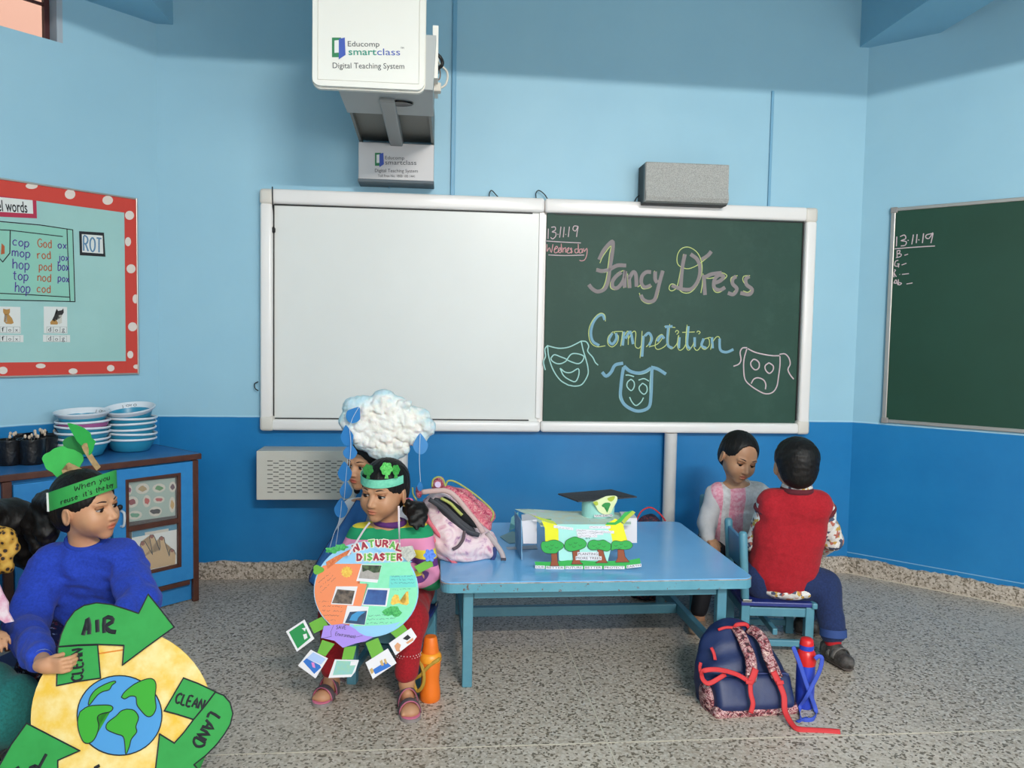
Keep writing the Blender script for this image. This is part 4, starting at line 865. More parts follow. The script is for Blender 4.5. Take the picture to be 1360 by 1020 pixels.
# ================================================================ CHAIRS
SEATB=mat('navy_blue_seat','27337a',.35); BOLT=mat('worn_metal_bracket','8c8a86',.4,.7)
def make_chair(w=.27,d=.29,h=.215,bh=.50,seatm=None):
    """front towards -y; parts: seat, 4 legs, rails, back posts, back rest"""
    e=thing('child_chair','x','chair'); lw=.034
    fin('seat',B((0,0,h-.008),(w+.008,d+.006,.018),.004),seatm or SEATB,e)
    fin('seat_edge',B((0,-d/2+.002,h-.010),(w+.02,.022,.024),.005),PW,e)
    for sx in (-1,1):
        bm=bmesh.new(); bar(bm,(sx*(w/2-lw/2),-d/2+lw/2,0),(sx*(w/2-lw/2),-d/2+lw/2,h-.018),lw,lw,.003,(0,1,0)); fin('leg',bm,PW,e)
        bm=bmesh.new(); bar(bm,(sx*(w/2-lw/2),d/2-lw/2,0),(sx*(w/2-lw/2),d/2-lw/2,h),lw,lw,.003,(0,1,0))
        fin('leg',bm,PW,e)
        bm=bmesh.new(); P=[(sx*(w/2-lw/2),d/2-lw/2,h),(sx*(w/2-lw/2),d/2-lw/2+.018,bh-.02)]; P[1]=(P[1][0],P[1][1],bh-.004); bar(bm,P[0],P[1],lw,lw*.95,.012,(0,1,0)); fin('back_post',bm,PW,e,smooth=True,angle=.9)
        fin('side_rail',B((sx*(w/2-lw/2),0,h-.042),(.022,d-lw*1.6,.036),.003),PW,e); fin('lower_rail',B((sx*(w/2-lw/2),0,.045),(.02,d-lw*1.6,.026),.003),PW,e)
        fin('bracket',B((sx*(w/2+.002),d/2-lw/2-.004,h+.004),(.006,.036,.012),.002),BOLT,e)
    fin('apron',B((0,-d/2+lw/2,h-.042),(w-lw*1.5,.022,.036),.003),PW,e); fin('apron',B((0,d/2-lw/2,h-.042),(w-lw*1.5,.022,.036),.003),PW,e)
    fin('lower_rail',B((0,0,.085),(w-lw*1.5,.02,.026),.003),PW,e)
    M=Matrix.Translation((0,d/2-lw/2+.012,h+.185))@Matrix.Rotation(-.06,4,'X'); fin('backrest',B((0,0,0),(w-lw*1.7,.014,.13),.004,M),mat('backrest_blue_paint','3f7fa6',.4,vary=(9,'4789ae',.6)),e)
    return e
ch0=make_chair()
# boy's chair: turned so that its back is towards the table and it faces right
place(ch0,1.085,3.205,0,rz=math.pi/2-.03,lab='teal wooden chair with navy seat under the child in the red vest',grp='small teal chairs')
def chair(x,y,rz,lab): c=dup(ch0,None,Matrix()); place(c,x,y,0,rz=rz,lab=lab,grp='small teal chairs'); return c
chair(-.425,2.865,-.10,'teal wooden chair under the child wearing the round natural disaster sign')
chair(-1.455,2.47,-.20,'teal wooden chair under the child in the blue sweater')
chair(-.60,3.30,.0,'teal chair at the back under the child wearing the cotton cloud')
chair(1.02,3.66,-.35,'teal chair behind the table under the child in the white and pink top')
chair(-1.80,2.25,-.25,'teal chair at the left edge under the child in the teal skirt')
# ================================================================ PEOPLE
def rotm(yaw=0,pitch=0,roll=0):
    """head frame -> world; yaw + turns the face towards picture right (+x), pitch + looks down, roll + tips towards picture right"""
    return np.array(Matrix.Rotation(yaw,3,'Z')@Matrix.Rotation(pitch,3,'X')@Matrix.Rotation(roll,3,'Y'))
def skinmat(name,base,ruddy):
    m=bpy.data.materials.new(name); m.use_nodes=True; t=NT(m); a=t.n('ShaderNodeVertexColor',layer_name='Col')
    c=t.mix(t.ramp(t.noise(18,3),[(.35,(0,0,0)),(.7,(.5,.5,.5))]),base,ruddy); c=t.mix(1.0,c,a.outputs[0],'MULTIPLY'); t.col(c)
    t.b.inputs['Roughness'].default_value=.5; t.b.inputs['Subsurface Weight'].default_value=.08; t.b.inputs['Subsurface Radius'].default_value=(.01,.004,.002); t.bump(t.noise(220,2),.05,.0005); return m
SKIN=skinmat('skin_fair_brown','c8946f','bb8060'); SKIN2=skinmat('skin_warm_brown','bc8b68','ae7859')
HAIR=bpy.data.materials.new('black_hair'); HAIR.use_nodes=True; t=NT(HAIR)
mp=t.n('ShaderNodeMapping'); mp.inputs['Scale'].default_value=(160,160,22); t.l(t.obj(),mp.inputs[0]); nn=t.noise(1.0,4,.6,mp.outputs[0]); t.col(t.ramp(nn,[(.3,'080706'),(.7,'191412')])); t.b.inputs['Roughness'].default_value=.5; t.b.inputs['Specular IOR Level'].default_value=.3; t.bump(nn,.5,.003)
EYEW=mat('eye_white','b5aca5',.25); IRIS=mat('dark_brown_iris','1b100b',.12); LASH=mat('black_lash','120d0c',.6); BROW=mat('dark_brow_hair','2b1d17',.8)
def head_ops(f,c,R,s=1.,mouth=0.):
    c=np.array(c,float); W=lambda x,y,z: c+R@(np.array([x,y,z])*s); k=s
    f.ell(W(0,.014,.030),np.array([.076,.090,.078])*s,R,.02)
    f.ell(W(0,-.018,-.022),np.array([.064,.066,.070])*s,R,.03)
    f.ell(W(0,-.052,-.040),np.array([.044,.034,.042])*s,R,.025)        # muzzle / cheeks
    for x in (-1,1): f.ell(W(x*.034,-.050,-.030),np.array([.027,.028,.028])*s,R,.02)
    f.ell(W(0,-.066,-.083),np.array([.017,.014,.012])*s,R,.022)       # chin
    for x in (-1,1): f.ell(W(x*.030,-.084,.006),np.array([.019,.013,.012])*s,R,.012,True)   # sockets
    f.cone(W(0,-.078,.008),W(0,-.099,-.022),.0065*s,.0085*s,.012)
    f.ell(W(0,-.099,-.026),np.array([.009,.008,.007])*s,R,.006)
    for x in (-1,1): f.ell(W(x*.010,-.090,-.029),np.array([.007,.009,.006])*s,R,.005)
    for x in (-1,1): f.cone(W(x*.016,-.078,.022),W(x*.044,-.068,.022),.006*s,.005*s,.012)       # brow ridge
    f.ell(W(0,-.0865,-.0475),np.array([.0175,.0075,.0045])*s,R,.004); f.ell(W(0,-.0850,-.0575-mouth),np.array([.0145,.0080,.0052])*s,R,.004)
    f.ell(W(0,-.094,-.0525-mouth/2),np.array([.017,.008,.0016+mouth*.5])*s,R,.002,True)
    for x in (-1,1):
        E=R@np.array(Matrix.Rotation(x*.35,3,'Z'))
        f.ell(W(x*.077,.008,-.012),np.array([.008,.019,.028])*s,E,.008); f.ell(W(x*.086,.004,-.010),np.array([.006,.011,.018])*s,E,.004,True)
    f.cone(W(0,.020,-.05),W(0,.020,-.03)*1.0,.040*s,.045*s,.02)
def face_parts(root,c,R,s=1.,look=(0,0),lids=0.,brow=0.,name='person',far=False):
    c=np.array(c,float); Wp=lambda x,y,z: Vector(c+R@(np.array([x,y,z])*s)); M=Matrix(R).to_4x4()
    for x in (-1,1):
        ec=Wp(x*.030,-.0685,.004); bm=bmesh.new(); bmesh.ops.create_uvsphere(bm,u_segments=18,v_segments=12,radius=1,matrix=Matrix.Translation(ec)@M@Matrix.Diagonal((.0145*s,.0105*s,.0074*s,1)))
        e=fin('eye',bm,EYEW,root,True,smooth=True)
        ic=Wp(x*.030+look[0]*.006,-.0762,.004+look[1]*.004-.0004); bm=bmesh.new(); bmesh.ops.create_uvsphere(bm,u_segments=14,v_segments=10,radius=1,matrix=Matrix.Translation(ic)@M@Matrix.Diagonal((.0082*s,.0036*s,.0074*s,1))); fin('iris',bm,IRIS,e,True,smooth=True)
        up=[]; lo=[]
        for k in range(9):
            t_=-1+k/4; xx=x*.030+t_*.0165; yy=-.0795+abs(t_)**2*.0085; zz=.004+(.0088-.0075*lids*1.6)*(1-t_*t_)**.6*(1-.0)-.001*abs(t_); up.append(Wp(xx,yy,zz)); lo.append(Wp(xx,yy+.0004,.004-.0078*(1-t_*t_)**.7-.001))
        bm=bmesh.new(); tube(bm,up,.0017*s,6,rs=[.0008*s,.0016*s,.002*s,.002*s,.0018*s,.001*s]); fin('eyelid',bm,LASH,root,True,smooth=True)
        if lids>0: 
            bm=bmesh.new(); bmesh.ops.create_uvsphere(bm,u_segments=18,v_segments=12,radius=1,matrix=Matrix.Translation(Wp(x*.030,-.0680,.004+.0075*(1-lids)+.002))@M@Matrix.Diagonal((.0168*s,.0122*s,.0095*s,1))); fin('eyelid',bm,LIDM,root,True,smooth=True)
        bm=bmesh.new(); P=[]
        for k in range(8):
            t_=k/7; xx=x*(.012+.036*t_); P.append(Wp(xx,-.0835+.016*t_**2,.0235+.007*math.sin(t_*2.6)-.002*t_+brow))
        tube(bm,P,.0022*s,6,N=Vector(R@np.array([0,-1,0])),flat=.5,rs=[.0012*s,.0024*s,.0026*s,.0024*s,.002*s,.0015*s,.0008*s,.0006*s]); fin('eyebrow',bm,BROW,root,True,smooth=True)
LIDM=mat('eyelid_skin','93603f',.5)
def facecol(c,R,s=1.,lip=(.95,.60,.64)):
    c=np.array(c,float)
    def g(V):
        q=(V-c)@R/s; C=np.ones((len(V),3)); 
        d=((q[:,0]/.0185)**2+((q[:,2]+.0525)/.0105)**2); w=np.clip(1.35-d,0,1)*(q[:,1]<-.072); C=C*(1-w[:,None])+np.array(lip)*w[:,None]
        d=((abs(q[:,0])-.036)/.022)**2+((q[:,2]+.03)/.02)**2; w=np.clip(1-d,0,1)*.25*(q[:,1]<-.03); C=C*(1-w[:,None])+np.array([1.06,.9,.86])*w[:,None]
        return np.clip(C,0,1)
    return g
def hand_ops(f,w,d,pn,s=1.,curl=(.5,.5,.5,.5),thumb=1,spread=.12,tv=(.62,.66,.35)):
    """hand from wrist w, pointing along d, palm facing pn; thumb=+1/-1 side; curl in radians per joint"""
    w=np.array(w,float); d=np.array(d,float); d/=np.linalg.norm(d); n=np.array(pn,float); n-=d*(n@d); n/=np.linalg.norm(n); sd=np.cross(d,n)*thumb
    L=.052*s; pc=w+d*L*.55
    R=np.stack([sd,n,d],1)
    f.box(pc,(.024*s,.0095*s,.030*s),R,.009*s,.008); f.cone(w-d*.02*s,w+d*.01*s,.017*s,.0165*s,.01)
    for i in range(4):
        o=(1.5-i)*.0125*s; ln=[.036,.041,.038,.030][i]*s; r=[.0068,.0070,.0067,.006][i]*s
        p=w+d*L*1.05+sd*o; a=0; dd=d+sd*(1.5-i)*spread*.35; dd/=np.linalg.norm(dd)
        for j,(fr) in enumerate((.45,.32,.26)):
            a+=curl[i]*(1.,1.15,.8)[j]; v=dd*math.cos(a)+n*math.sin(a); q=p+v*ln*fr*1.25; f.cone(p,q,r*(1-.07*j),r*(.93-.08*j),.003); p=q
    p=w+d*L*.25+sd*.020*s; v=(d*tv[0]+sd*tv[1]+n*tv[2]); v/=np.linalg.norm(v)
    for j,(fr,b) in enumerate(((.020,0),(.019,.45),(.015,.5))):
        v=v+(n*.5-sd*.35)*b*.6; v=v/np.linalg.norm(v); q=p+v*fr*s; f.cone(p,q,.0083*s-.0006*j,.0078*s-.0008*j,.005); p=q
    return f
def pt(x,y,Y): return np.array(dp(x,y,Y))
def torso_ops(f,hL,hR,sL,sR,rh=.075,rs=.052,k=.05,belly=.0,fwd=None):
    """slab between the two hips and the two shoulders"""
    hL,hR,sL,sR=map(lambda v:np.array(v,float),(hL,hR,sL,sR)); mh=(hL+hR)/2; ms=(sL+sR)/2
    for a,b in ((hL,sL),(hR,sR),(mh,ms)): f.cone(a+(mh-a)*.25,b+(ms-b)*.22,rh,rs,k)
    f.cone(sL+(ms-sL)*.15,sR+(ms-sR)*.15,rs*.85,rs*.85,k)
    if belly: f.ell((mh*.6+ms*.4)+np.array(fwd)*.02,(.075,.07,.08),None,.05)
def limb(f,P,R,k=.02): f.path([np.array(p,float) for p in P],R,k)
def hairline(f,c,R,s=1.,pad=1.0,front=.048,low=-.045):
    """skull cap of hair, cut away over the face"""
    W=lambda x,y,z: np.array(c)+R@(np.array([x,y,z])*s)
    f.ell(W(0,.016,.034),np.array([.083,.096,.084])*s*pad,R,.01); f.ell(W(0,.045,-.02),np.array([.070,.062,.065])*s*pad,R,.03)
def cut_face(f,c,R,s=1.,z0=.050,side=.062,up=-.020):
    W=lambda x,y,z: np.array(c)+R@(np.array([x,y,z])*s)
    f.ell(W(0,-.082,up),np.array([side,.066,z0-up+.008])*s,R,.008,True)
    for x in (-1,1): f.ell(W(x*.085,.0,-.03),np.array([.022,.026,.038])*s,R,.008,True)
    f.ell(W(0,-.03,-.105),np.array([.09,.075,.05])*s,R,.01,True)
def strands(amp,R,c,n=70,s=1.):
    c=np.array(c,float)
    def g(X,Y,Z):
        x,y,z=X-c[0],Y-c[1],Z-c[2]; a=x*R[0,0]+y*R[1,0]+z*R[2,0]; b=x*R[0,1]+y*R[1,1]+z*R[2,1]; w=x*R[0,2]+y*R[1,2]+z*R[2,2]
        th=np.arctan2(a,np.sqrt(b*b+.0004)+.02)
        return amp*np.sin(th*n+8*w/.1)+amp*.6*np.sin(th*n*.37+3)
    return g
def knit(name,c,c2=None,sc=300):
    m=mat(name,c,.9,vary=(25,c2 or c,.7)); return m
def fleece(name,c,c2):
    m=bpy.data.materials.new(name); m.use_nodes=True; t=NT(m); t.col(t.ramp(t.noise(140,3,.7),[(.35,c2),(.65,c)])); t.b.inputs['Roughness'].default_value=.95; t.b.inputs['Sheen Weight'].default_value=.06; t.bump(t.noise(260,3),.35,.0015); MATS[name]=m; return m
def band(root,c,R,s,z0,z1,r=(.088,.101),m=None,name='headband',a0=-1.75,a1=1.75,tilt=0,th=.0025,yo=.016,n=40,bf=1.0):
    """paper strip round the brow: angles measured from the front"""
    bm=bmesh.new(); L=[]
    for i in range(n+1):
        a=a0+(a1-a0)*i/n; row=[]
        for (dr,z) in ((0,z0),(0,z1),(th,z1),(th,z0)):
            x=math.sin(a)*(r[0]+dr); y=yo-math.cos(a)*(r[1]+dr); row.append(bm.verts.new(Vector(np.array(c)+R@(np.array([x,y,z+tilt*math.cos(a)])*s))))
        L.append(row)
    for A,Bq in zip(L,L[1:]):
        for k in range(4): bm.faces.new((A[k],A[(k+1)%4],Bq[(k+1)%4],Bq[k]))
    bm.faces.new(L[0]); bm.faces.new(L[-1][::-1]); bmesh.ops.recalc_face_normals(bm,faces=bm.faces)
    return fin(name,bm,m,root,True,smooth=True,angle=.6)
# ---------------------------------------------------------------- A: child with the round disaster sign
def person(name,label,loc): return thing('person',label,'person',loc)
def kid_disaster():
    c=pt(510,652,2.80); R=rotm(-.36,.12,.05); s=1.0
    e=person('p','seated child in a striped sweater and red trousers wearing a green tree headband',(c[0],2.86,0))
    hL,hR=np.array([-.52,2.93,.285]),np.array([-.36,2.93,.285]); sL,sR=pt(476,714,2.84),pt(560,712,2.88)
    kL,kR=np.array([-.60,2.68,.275]),np.array([-.335,2.66,.275]); aL,aR=pt(440,900,2.66),pt(540,905,2.585)
    f=Field(); head_ops(f,c,R,s); f.cone((sL+sR)/2+[0,0,-.01],c+R@np.array([0,.022,-.05]),.040,.038,.02)
    torso_ops(f,hL,hR,sL,sR,.062,.042)
    eL,eR=pt(447,772,2.76),pt(572,770,2.80); wL,wR=pt(462,800,2.63),pt(552,770,2.62)
    limb(f,[sL,eL,wL],[.030,.024,.018]); limb(f,[sR,eR,wR],[.030,.024,.018])
    hand_ops(f,wL,(.75,-.25,-.3),(0,.3,-1),.9,(.6,.6,.6,.6),1); hand_ops(f,wR,(-.75,-.25,-.4),(0,.3,-1),.9,(.6,.6,.6,.6),-1)
    limb(f,[hL,kL,aL],[.055,.038,.024]); limb(f,[hR,kR,aR],[.055,.038,.024])
    # feet: heel, ball and five toes each
    for (a,toe) in ((aL,fl(424,930,.02)),(aR,fl(546,950,.02))):
        toe=np.array(toe); h=np.array([a[0],a[1]+.012,.030]); d=toe-h; d[2]=0; d/=np.linalg.norm(d); sd=np.array([-d[1],d[0],0])
        f.cone(a,h,.024,.023,.02); f.cone(h,toe-d*.03,.022,.020,.02); f.ell(toe-d*.030,(.030,.030,.016),None,.02)
        for i in range(5):
            o=(i-2)*.0125; p=toe-d*(.022+.004*abs(i-2))+sd*o; f.cone(p,p+d*(.020-.002*i),.0085-.0006*i,.0075-.0006*i,.003)
    body=sdf_obj('body',f,.006,SKIN2,e,[(c,.13,.0026)],colfn=facecol(c,R,s))
    global LIDM
    face_parts(e,c,R,s,look=(-.25,-.15),lids=.3)
    # hair: parted cap, two low bunches
    h=Field(); hairline(h,c,R,s,1.0); cut_face(h,c,R,s,.050,.066); W=lambda x,y,z:c+R@(np.array([x,y,z])*s)
    h.disp(strands(.0010,R,W(0,.02,.03),60))
    sdf_obj('hair',h,.004,HAIR,e)
    p0=W(.078,.035,-.045); h=Field(); B_=pt(548,676,2.84); h.path([p0,pt(546,676,2.86),pt(557,678,2.84),pt(564,688,2.80)],[.014,.026,.028,.012],.02)
    h.path([B_,pt(545,697,2.77)],[.024,.006],.02); h.path([pt(552,680,2.82),pt(554,702,2.77)],[.022,.006],.02); h.path([pt(556,680,2.82),pt(562,699,2.78)],[.020,.005],.02); h.disp(wrinkle(.0022,110,4)); sdf_obj('hair_bunch',h,.004,HAIR,e)
    h=Field(); h.path([W(-.07,.05,-.05),W(-.085,.07,-.085),W(-.08,.07,-.13)],[.014,.024,.010],.02); h.disp(wrinkle(.002,110,5)); sdf_obj('hair_bunch',h,.005,HAIR,e)
    bm=bmesh.new(); bmesh.ops.create_uvsphere(bm,u_segments=12,v_segments=8,radius=.0035,matrix=Matrix.Translation(Vector(W(.083,-.004,-.043)))); fin('earring',bm,mat('gold_stud','c9a24a',.3,1),e,True,smooth=True)
    bm=bmesh.new(); tube(bm,cat([Vector(v) for v in (W(.070,.03,-.035),W(.082,.055,-.04),W(.075,.06,-.06),W(.066,.04,-.055))],4,True),.006,8,closed=True); fin('hair_tie',bm,mat('pink_hair_tie','d96a94',.7),e,True,smooth=True)
    # sweater with stripes running round the body
    m=bpy.data.materials.new('striped_knit'); m.use_nodes=True; t=NT(m); sp=t.n('ShaderNodeSeparateXYZ'); t.l(t.obj(),sp.inputs[0])
    z0=float(pt(500,720,2.84)[2]); mr=t.n('ShaderNodeMapRange'); t.l(sp.outputs[2],mr.inputs[0]); mr.inputs[1].default_value=z0+.12; mr.inputs[2].default_value=z0-.25
    zz=lambda y:(z0+.12-float(pt(500,y,2.80)[2]))/.37
    cols=[(0,'5c2a70'),(zz(692),'e0cb3a'),(zz(702),'15915f'),(zz(716),'e08bb0'),(zz(731),'e0cb3a'),(zz(742),'5c2a70'),(zz(750),'e08bb0'),(zz(764),'15915f')]
    t.col(t.ramp(mr.outputs[0],cols,'CONSTANT')); t.b.inputs['Roughness'].default_value=.85; t.bump(t.noise(200,2),.2,.001)
    g=Field(); torso_ops(g,hL-[0,0,.01],hR-[0,0,.01],sL,sR,.078,.050); g.cone((sL+sR)/2+[0,0,.01],(sL+sR)/2+[0,0,.07],.056,.044,.03); limb(g,[sL,eL,wL],[.043,.036,.028]); limb(g,[sR,eR,wR],[.043,.036,.028])
    g.disp(wrinkle(.0016,42,11)); g.clip((sL+sR)/2+[0,0,.058],(0,-.25,1))
    sdf_obj('sweater',g,.006,m,e)
    q=(sL+sR)/2+[0,0,.056]; bm=bmesh.new(); ring=[Vector(q+[math.cos(a)*.051,math.sin(a)*.047-.004,.004*math.cos(a)-.006*math.sin(a+1.57)]) for a in [i*math.pi/12 for i in range(24)]]; tube(bm,ring,.0125,8,closed=True,flat=1); fin('collar',bm,mat('purple_rib','5c2a70',.85),e,True,smooth=True)
    # trousers
    RT=fleece('red_velour','a3121f','860d18'); g=Field(); limb(g,[hL,kL,aL+[0,0,.035]],[.072,.054,.036],.03); limb(g,[hR,kR,aR+[0,0,.035]],[.072,.054,.038],.03); g.cone(hL,hR,.075,.075,.03); g.disp(wrinkle(.0022,38,3)); sdf_obj('trousers',g,.006,RT,e)
    bm=bmesh.new(); kk=(kR*.35+(aR+[0,0,.035])*.65); r=random.Random(2)
    for i in range(22):
        a=-2.6+i*.12; bmesh.ops.create_uvsphere(bm,u_segments=6,v_segments=4,radius=.0016,matrix=Matrix.Translation(Vector(kk+[.045*math.cos(a)*1.0,.047*math.sin(a),.004 if i%2 else -.004])))
    o=fin('stitched_beads',bm,WPAP,e,True); o['kind']='stuff'
    # sandals
    GS=mat('grey_sandal_strap','5b4d52',.7); PKL=mat('pink_sandal_lining','cf6f8c',.7); SOLE=mat('grey_rubber_sole','8c8381',.7)
    for (a,toe) in ((aL,fl(424,930,.02)),(aR,fl(546,950,.02))):
        toe=Vector(toe); toe.z=0; h=Vector((a[0],a[1]+.012,0)); d=(toe-h).normalized(); sd=Vector((-d.y,d.x,0)); L=(toe-h).length
        out=[]
        for t_,w in ((-.022,.0),(-.018,.016),(.0,.027),(.35*L,.024),(.62*L,.031),(.85*L,.034),(L*1.0,.028),(L+.014,.012)): out.append((t_,w))
        P=[h+d*t_+sd*w for t_,w in out]+[h+d*t_-sd*w for t_,w in out[::-1]]
        bm=bmesh.new(); prism(bm,[p+Vector((0,0,.001)) for p in cat(P,2,True)],(0,0,1),.010); bmesh.ops.recalc_face_normals(bm,faces=bm.faces); so=fin('sandal_sole',bm,SOLE,e,True)
        bm=bmesh.new(); prism(bm,[p+(h+d*L*.5-p)*.06+Vector((0,0,.0112)) for p in cat(P,2,True)],(0,0,1),.003); bmesh.ops.recalc_face_normals(bm,faces=bm.faces); fin('insole',bm,PKL,so,True)
        for (t_,hh,wd,ww) in ((.66*L,.052,.0165,.030),(.24*L,.070,.0155,.026)):
            for mm,dr,nm,w2 in ((PKL,0,'strap_lining',ww),(GS,.0025,'sandal_strap',ww*.82)):
                bm=bmesh.new(); arc=[h+d*(t_-.2*k*(1 if hh>.05 else 0)*0)+sd*(math.cos(an)*(wd*2+dr+.002))+Vector((0,0,.010+math.sin(an)*(hh-.010+dr))) for an in [math.pi*i/14 for i in range(15)] for k in (0,)]
                tube(bm,arc,w2/2,8,N=[(p-(h+d*t_)) for p in arc],flat=.10); fin(nm,bm,mm,e,True,smooth=True)
        bm=bmesh.new(); arc=[h-d*.004+d*(-math.sin(an)*.030)+sd*(math.cos(an)*.030)+Vector((0,0,.045)) for an in [math.pi*i/10 for i in range(11)]]; tube(bm,arc,.018,8,N=[(p-h) for p in arc],flat=.12); fin('heel_strap',bm,GS,e,True,smooth=True)
    # headband and paper trees
    band(e,c,R,s,.044,.074,(.083,.104),mat('aqua_glitter_paper','67c4a4',.6,vary=(90,'86d8bb',.8)),a0=-1.9,a1=1.35,tilt=-.006)
    TG=[mat('dark_green_glitter','1f6b2e',.6,vary=(160,'2f8a3c',.9)),mat('bright_green_glitter','3faf44',.5,vary=(160,'7fe07a',.9)),mat('mid_green_glitter','278a35',.5,vary=(160,'4db553',.9))]
    for (x,y,rx,ry,ii) in ((489,624,6.8,7.5,0),(513.5,622.5,8,8.5,1),(526,624,5.2,6.5,2)):
        o_=Vector(dp(x,y,2.70 if ii<2 else 2.715)); pl=Plane(o_,(-.15,-1,0.05),(1,0,0)); P=[]
        for k in range(24):
            a=k*math.pi/12; rr=1+.10*math.sin(6*a+ii); P.append((x+rx*rr*math.cos(a),y+ry*rr*math.sin(a)))
        tr=fin('paper_tree',ppoly(pl,P,0,.002),TG[ii],e,True); fin('paper_trunk',ppoly(pl,[(x-1.2,y+ry-2),(x+1.2,y+ry-2),(x+2.6,y+ry+4.5),(x-2.6,y+ry+4.5)],.0,.0016),TG[ii],tr,True)
    return e
kA=kid_disaster()
def kid_blue():
    c=pt(115,673,2.40); R=rotm(1.38,.02,-.06); s=1.0
    e=person('p','seated child in a plain blue sweater holding the big recycling sign',(c[0],2.45,0))
    hL,hR=np.array([-1.49,2.53,.285]),np.array([-1.31,2.50,.285]); sL,sR=pt(62,753,2.42),pt(165,742,2.45)
    eL,eR=pt(33,835,2.28),pt(186,800,2.32); wL,wR=pt(60,884,1.955),pt(150,830,2.16)
    kL,kR=np.array([-1.36,2.22,.27]),np.array([-1.17,2.20,.27]); aL,aR=np.array([-1.36,2.24,.06]),np.array([-1.18,2.24,.06])
    f=Field(); head_ops(f,c,R,s); f.cone((sL+sR)/2,c+R@np.array([0,.022,-.05]),.042,.040,.02); torso_ops(f,hL,hR,sL,sR,.062,.044)
    limb(f,[sL,eL,wL],[.032,.026,.019]); limb(f,[sR,eR,wR],[.032,.026,.019]); limb(f,[hL,kL,aL],[.055,.038,.026]); limb(f,[hR,kR,aR],[.055,.038,.026])
    hand_ops(f,wL,(.93,-.10,.05),(.05,.95,.05),(.86),(.55,.6,.66,.75),1,.02,(.6,.0,.9)); hand_ops(f,wR,(-.9,-.2,-.2),(0,-1,.1),.95,(.5,.5,.5,.5),-1)
    for a in (aL,aR): f.cone(a,a+[0,-.02,-.02],.025,.024,.02); f.cone(a+[0,-.02,-.025],a+[.0,-.10,-.03],.026,.022,.02)
    sdf_obj('body',f,.006,SKIN,e,[(c,.13,.0026),(pt(80,876,1.95),.09,.0026)],colfn=facecol(c,R,s,(.9,.5,.5)))
    face_parts(e,c,R,s,look=(.1,-.1),lids=.35)
    W=lambda x,y,z:c+R@(np.array([x,y,z])*s)
    h=Field(); hairline(h,c,R,s,1.0); cut_face(h,c,R,s,.052,.066); h.disp(strands(.0010,R,W(0,.02,.03),60)); sdf_obj('hair',h,.004,HAIR,e)
    h=Field(); h.path([W(-.03,.085,.01),pt(62,668,2.50),pt(50,695,2.50),pt(52,728,2.47)],[.030,.034,.042,.026],.03); h.path([pt(60,672,2.47),pt(62,705,2.44),pt(64,735,2.44)],[.03,.032,.016],.02); h.disp(wrinkle(.0022,90,8)); sdf_obj('ponytail',h,.004,HAIR,e)
    bm=bmesh.new(); tube(bm,cat([Vector(v) for v in (pt(68,652,2.47),pt(75,660,2.44),pt(74,676,2.44),pt(66,672,2.49),pt(64,660,2.50))],4,True),.006,8,closed=True); fin('hair_tie',bm,BLACK,e,True,smooth=True)
    BL=fleece('royal_blue_fleece','2343b8','1b379c')
    g=Field(); torso_ops(g,hL-[0,0,.02],hR-[0,0,.02],sL+[0,0,.004],sR+[0,0,.004],.092,.060); limb(g,[sL,eL,wL+(eL-wL)*.22],[.058,.060,.038],.02); limb(g,[sR,eR,wR+(eR-wR)*.2],[.058,.058,.036],.02)
    g.cone((sL+sR)/2+[0,0,.0],(sL+sR)/2+[0,0,.085],.064,.046,.03)
    g.disp(wrinkle(.0046,34,21)); g.disp(wrinkle(.0024,75,5)); g.clip((sL+sR)/2+[0,0,.074],(.1,-.25,1)); g.clip(wL+(eL-wL)*.10,(wL-eL)/np.linalg.norm(wL-eL)) if False else None
    sdf_obj('sweater',g,.006,BL,e)
    q=(sL+sR)/2+[.002,0,.072]; bm=bmesh.new(); ring=[Vector(q+[math.cos(a)*.052,math.sin(a)*.050,-.010*math.cos(a+.6)+.010*math.sin(a)]) for a in [i*math.pi/12 for i in range(24)]]; tube(bm,ring,.011,8,closed=True); fin('collar',bm,mat('blue_rib','1c3a9f',.9),e,True,smooth=True)
    for w,el in ((wL,eL),(wR,eR)):
        d=Vector(w-el).normalized(); p=Vector(w+(el-w)*.20); bm=bmesh.new(); cyl(bm,p-d*.016,p+d*.018,.036,.029,20,False); fin('cuff',bm,mat('blue_rib'),e,True,smooth=True)
        bm=bmesh.new(); cyl(bm,p+d*.012,p+d*.024,.027,.026,20,False); fin('cuff_lining',bm,mat('pale_lining','9aa3c4',.8),e,True,smooth=True)
    JN=bpy.data.materials.new('sequined_denim'); JN.use_nodes=True; t=NT(JN); v=t.vor(150,'F1','Color'); ss=t.n('ShaderNodeSeparateColor'); t.l(v,ss.inputs[0]); t.col(t.ramp(ss.outputs[0],[(0,'151a2e'),(.7,'1b2238'),(.86,'6a3038'),(.94,'7a86a0')],'CONSTANT')); MATS['sequined_denim']=JN
    g=Field(); limb(g,[hL,kL,aL+[0,0,.02]],[.072,.055,.038],.03); limb(g,[hR,kR,aR+[0,0,.02]],[.072,.055,.038],.03); g.cone(hL,hR,.075,.075,.03); g.disp(wrinkle(.002,40,4)); sdf_obj('trousers',g,.007,JN,e)
    for a in (aL,aR):
        g=Field(); g.cone(a+[0,.015,-.028],a+[0,-.085,-.032],.034,.032,.02); g.clip(a+[0,0,-.056],(0,0,-1)); sdf_obj('shoe',g,.006,BLACK,e)
    # green paper headband with handwriting
    GP=mat('green_craft_paper','2f9a45',.7,vary=(30,'35a24b',.5)); r=(.084,.104); tl=.040
    band(e,c,R,s,.020,.078,r,GP,a0=-2.1,a1=.9,tilt=tl)
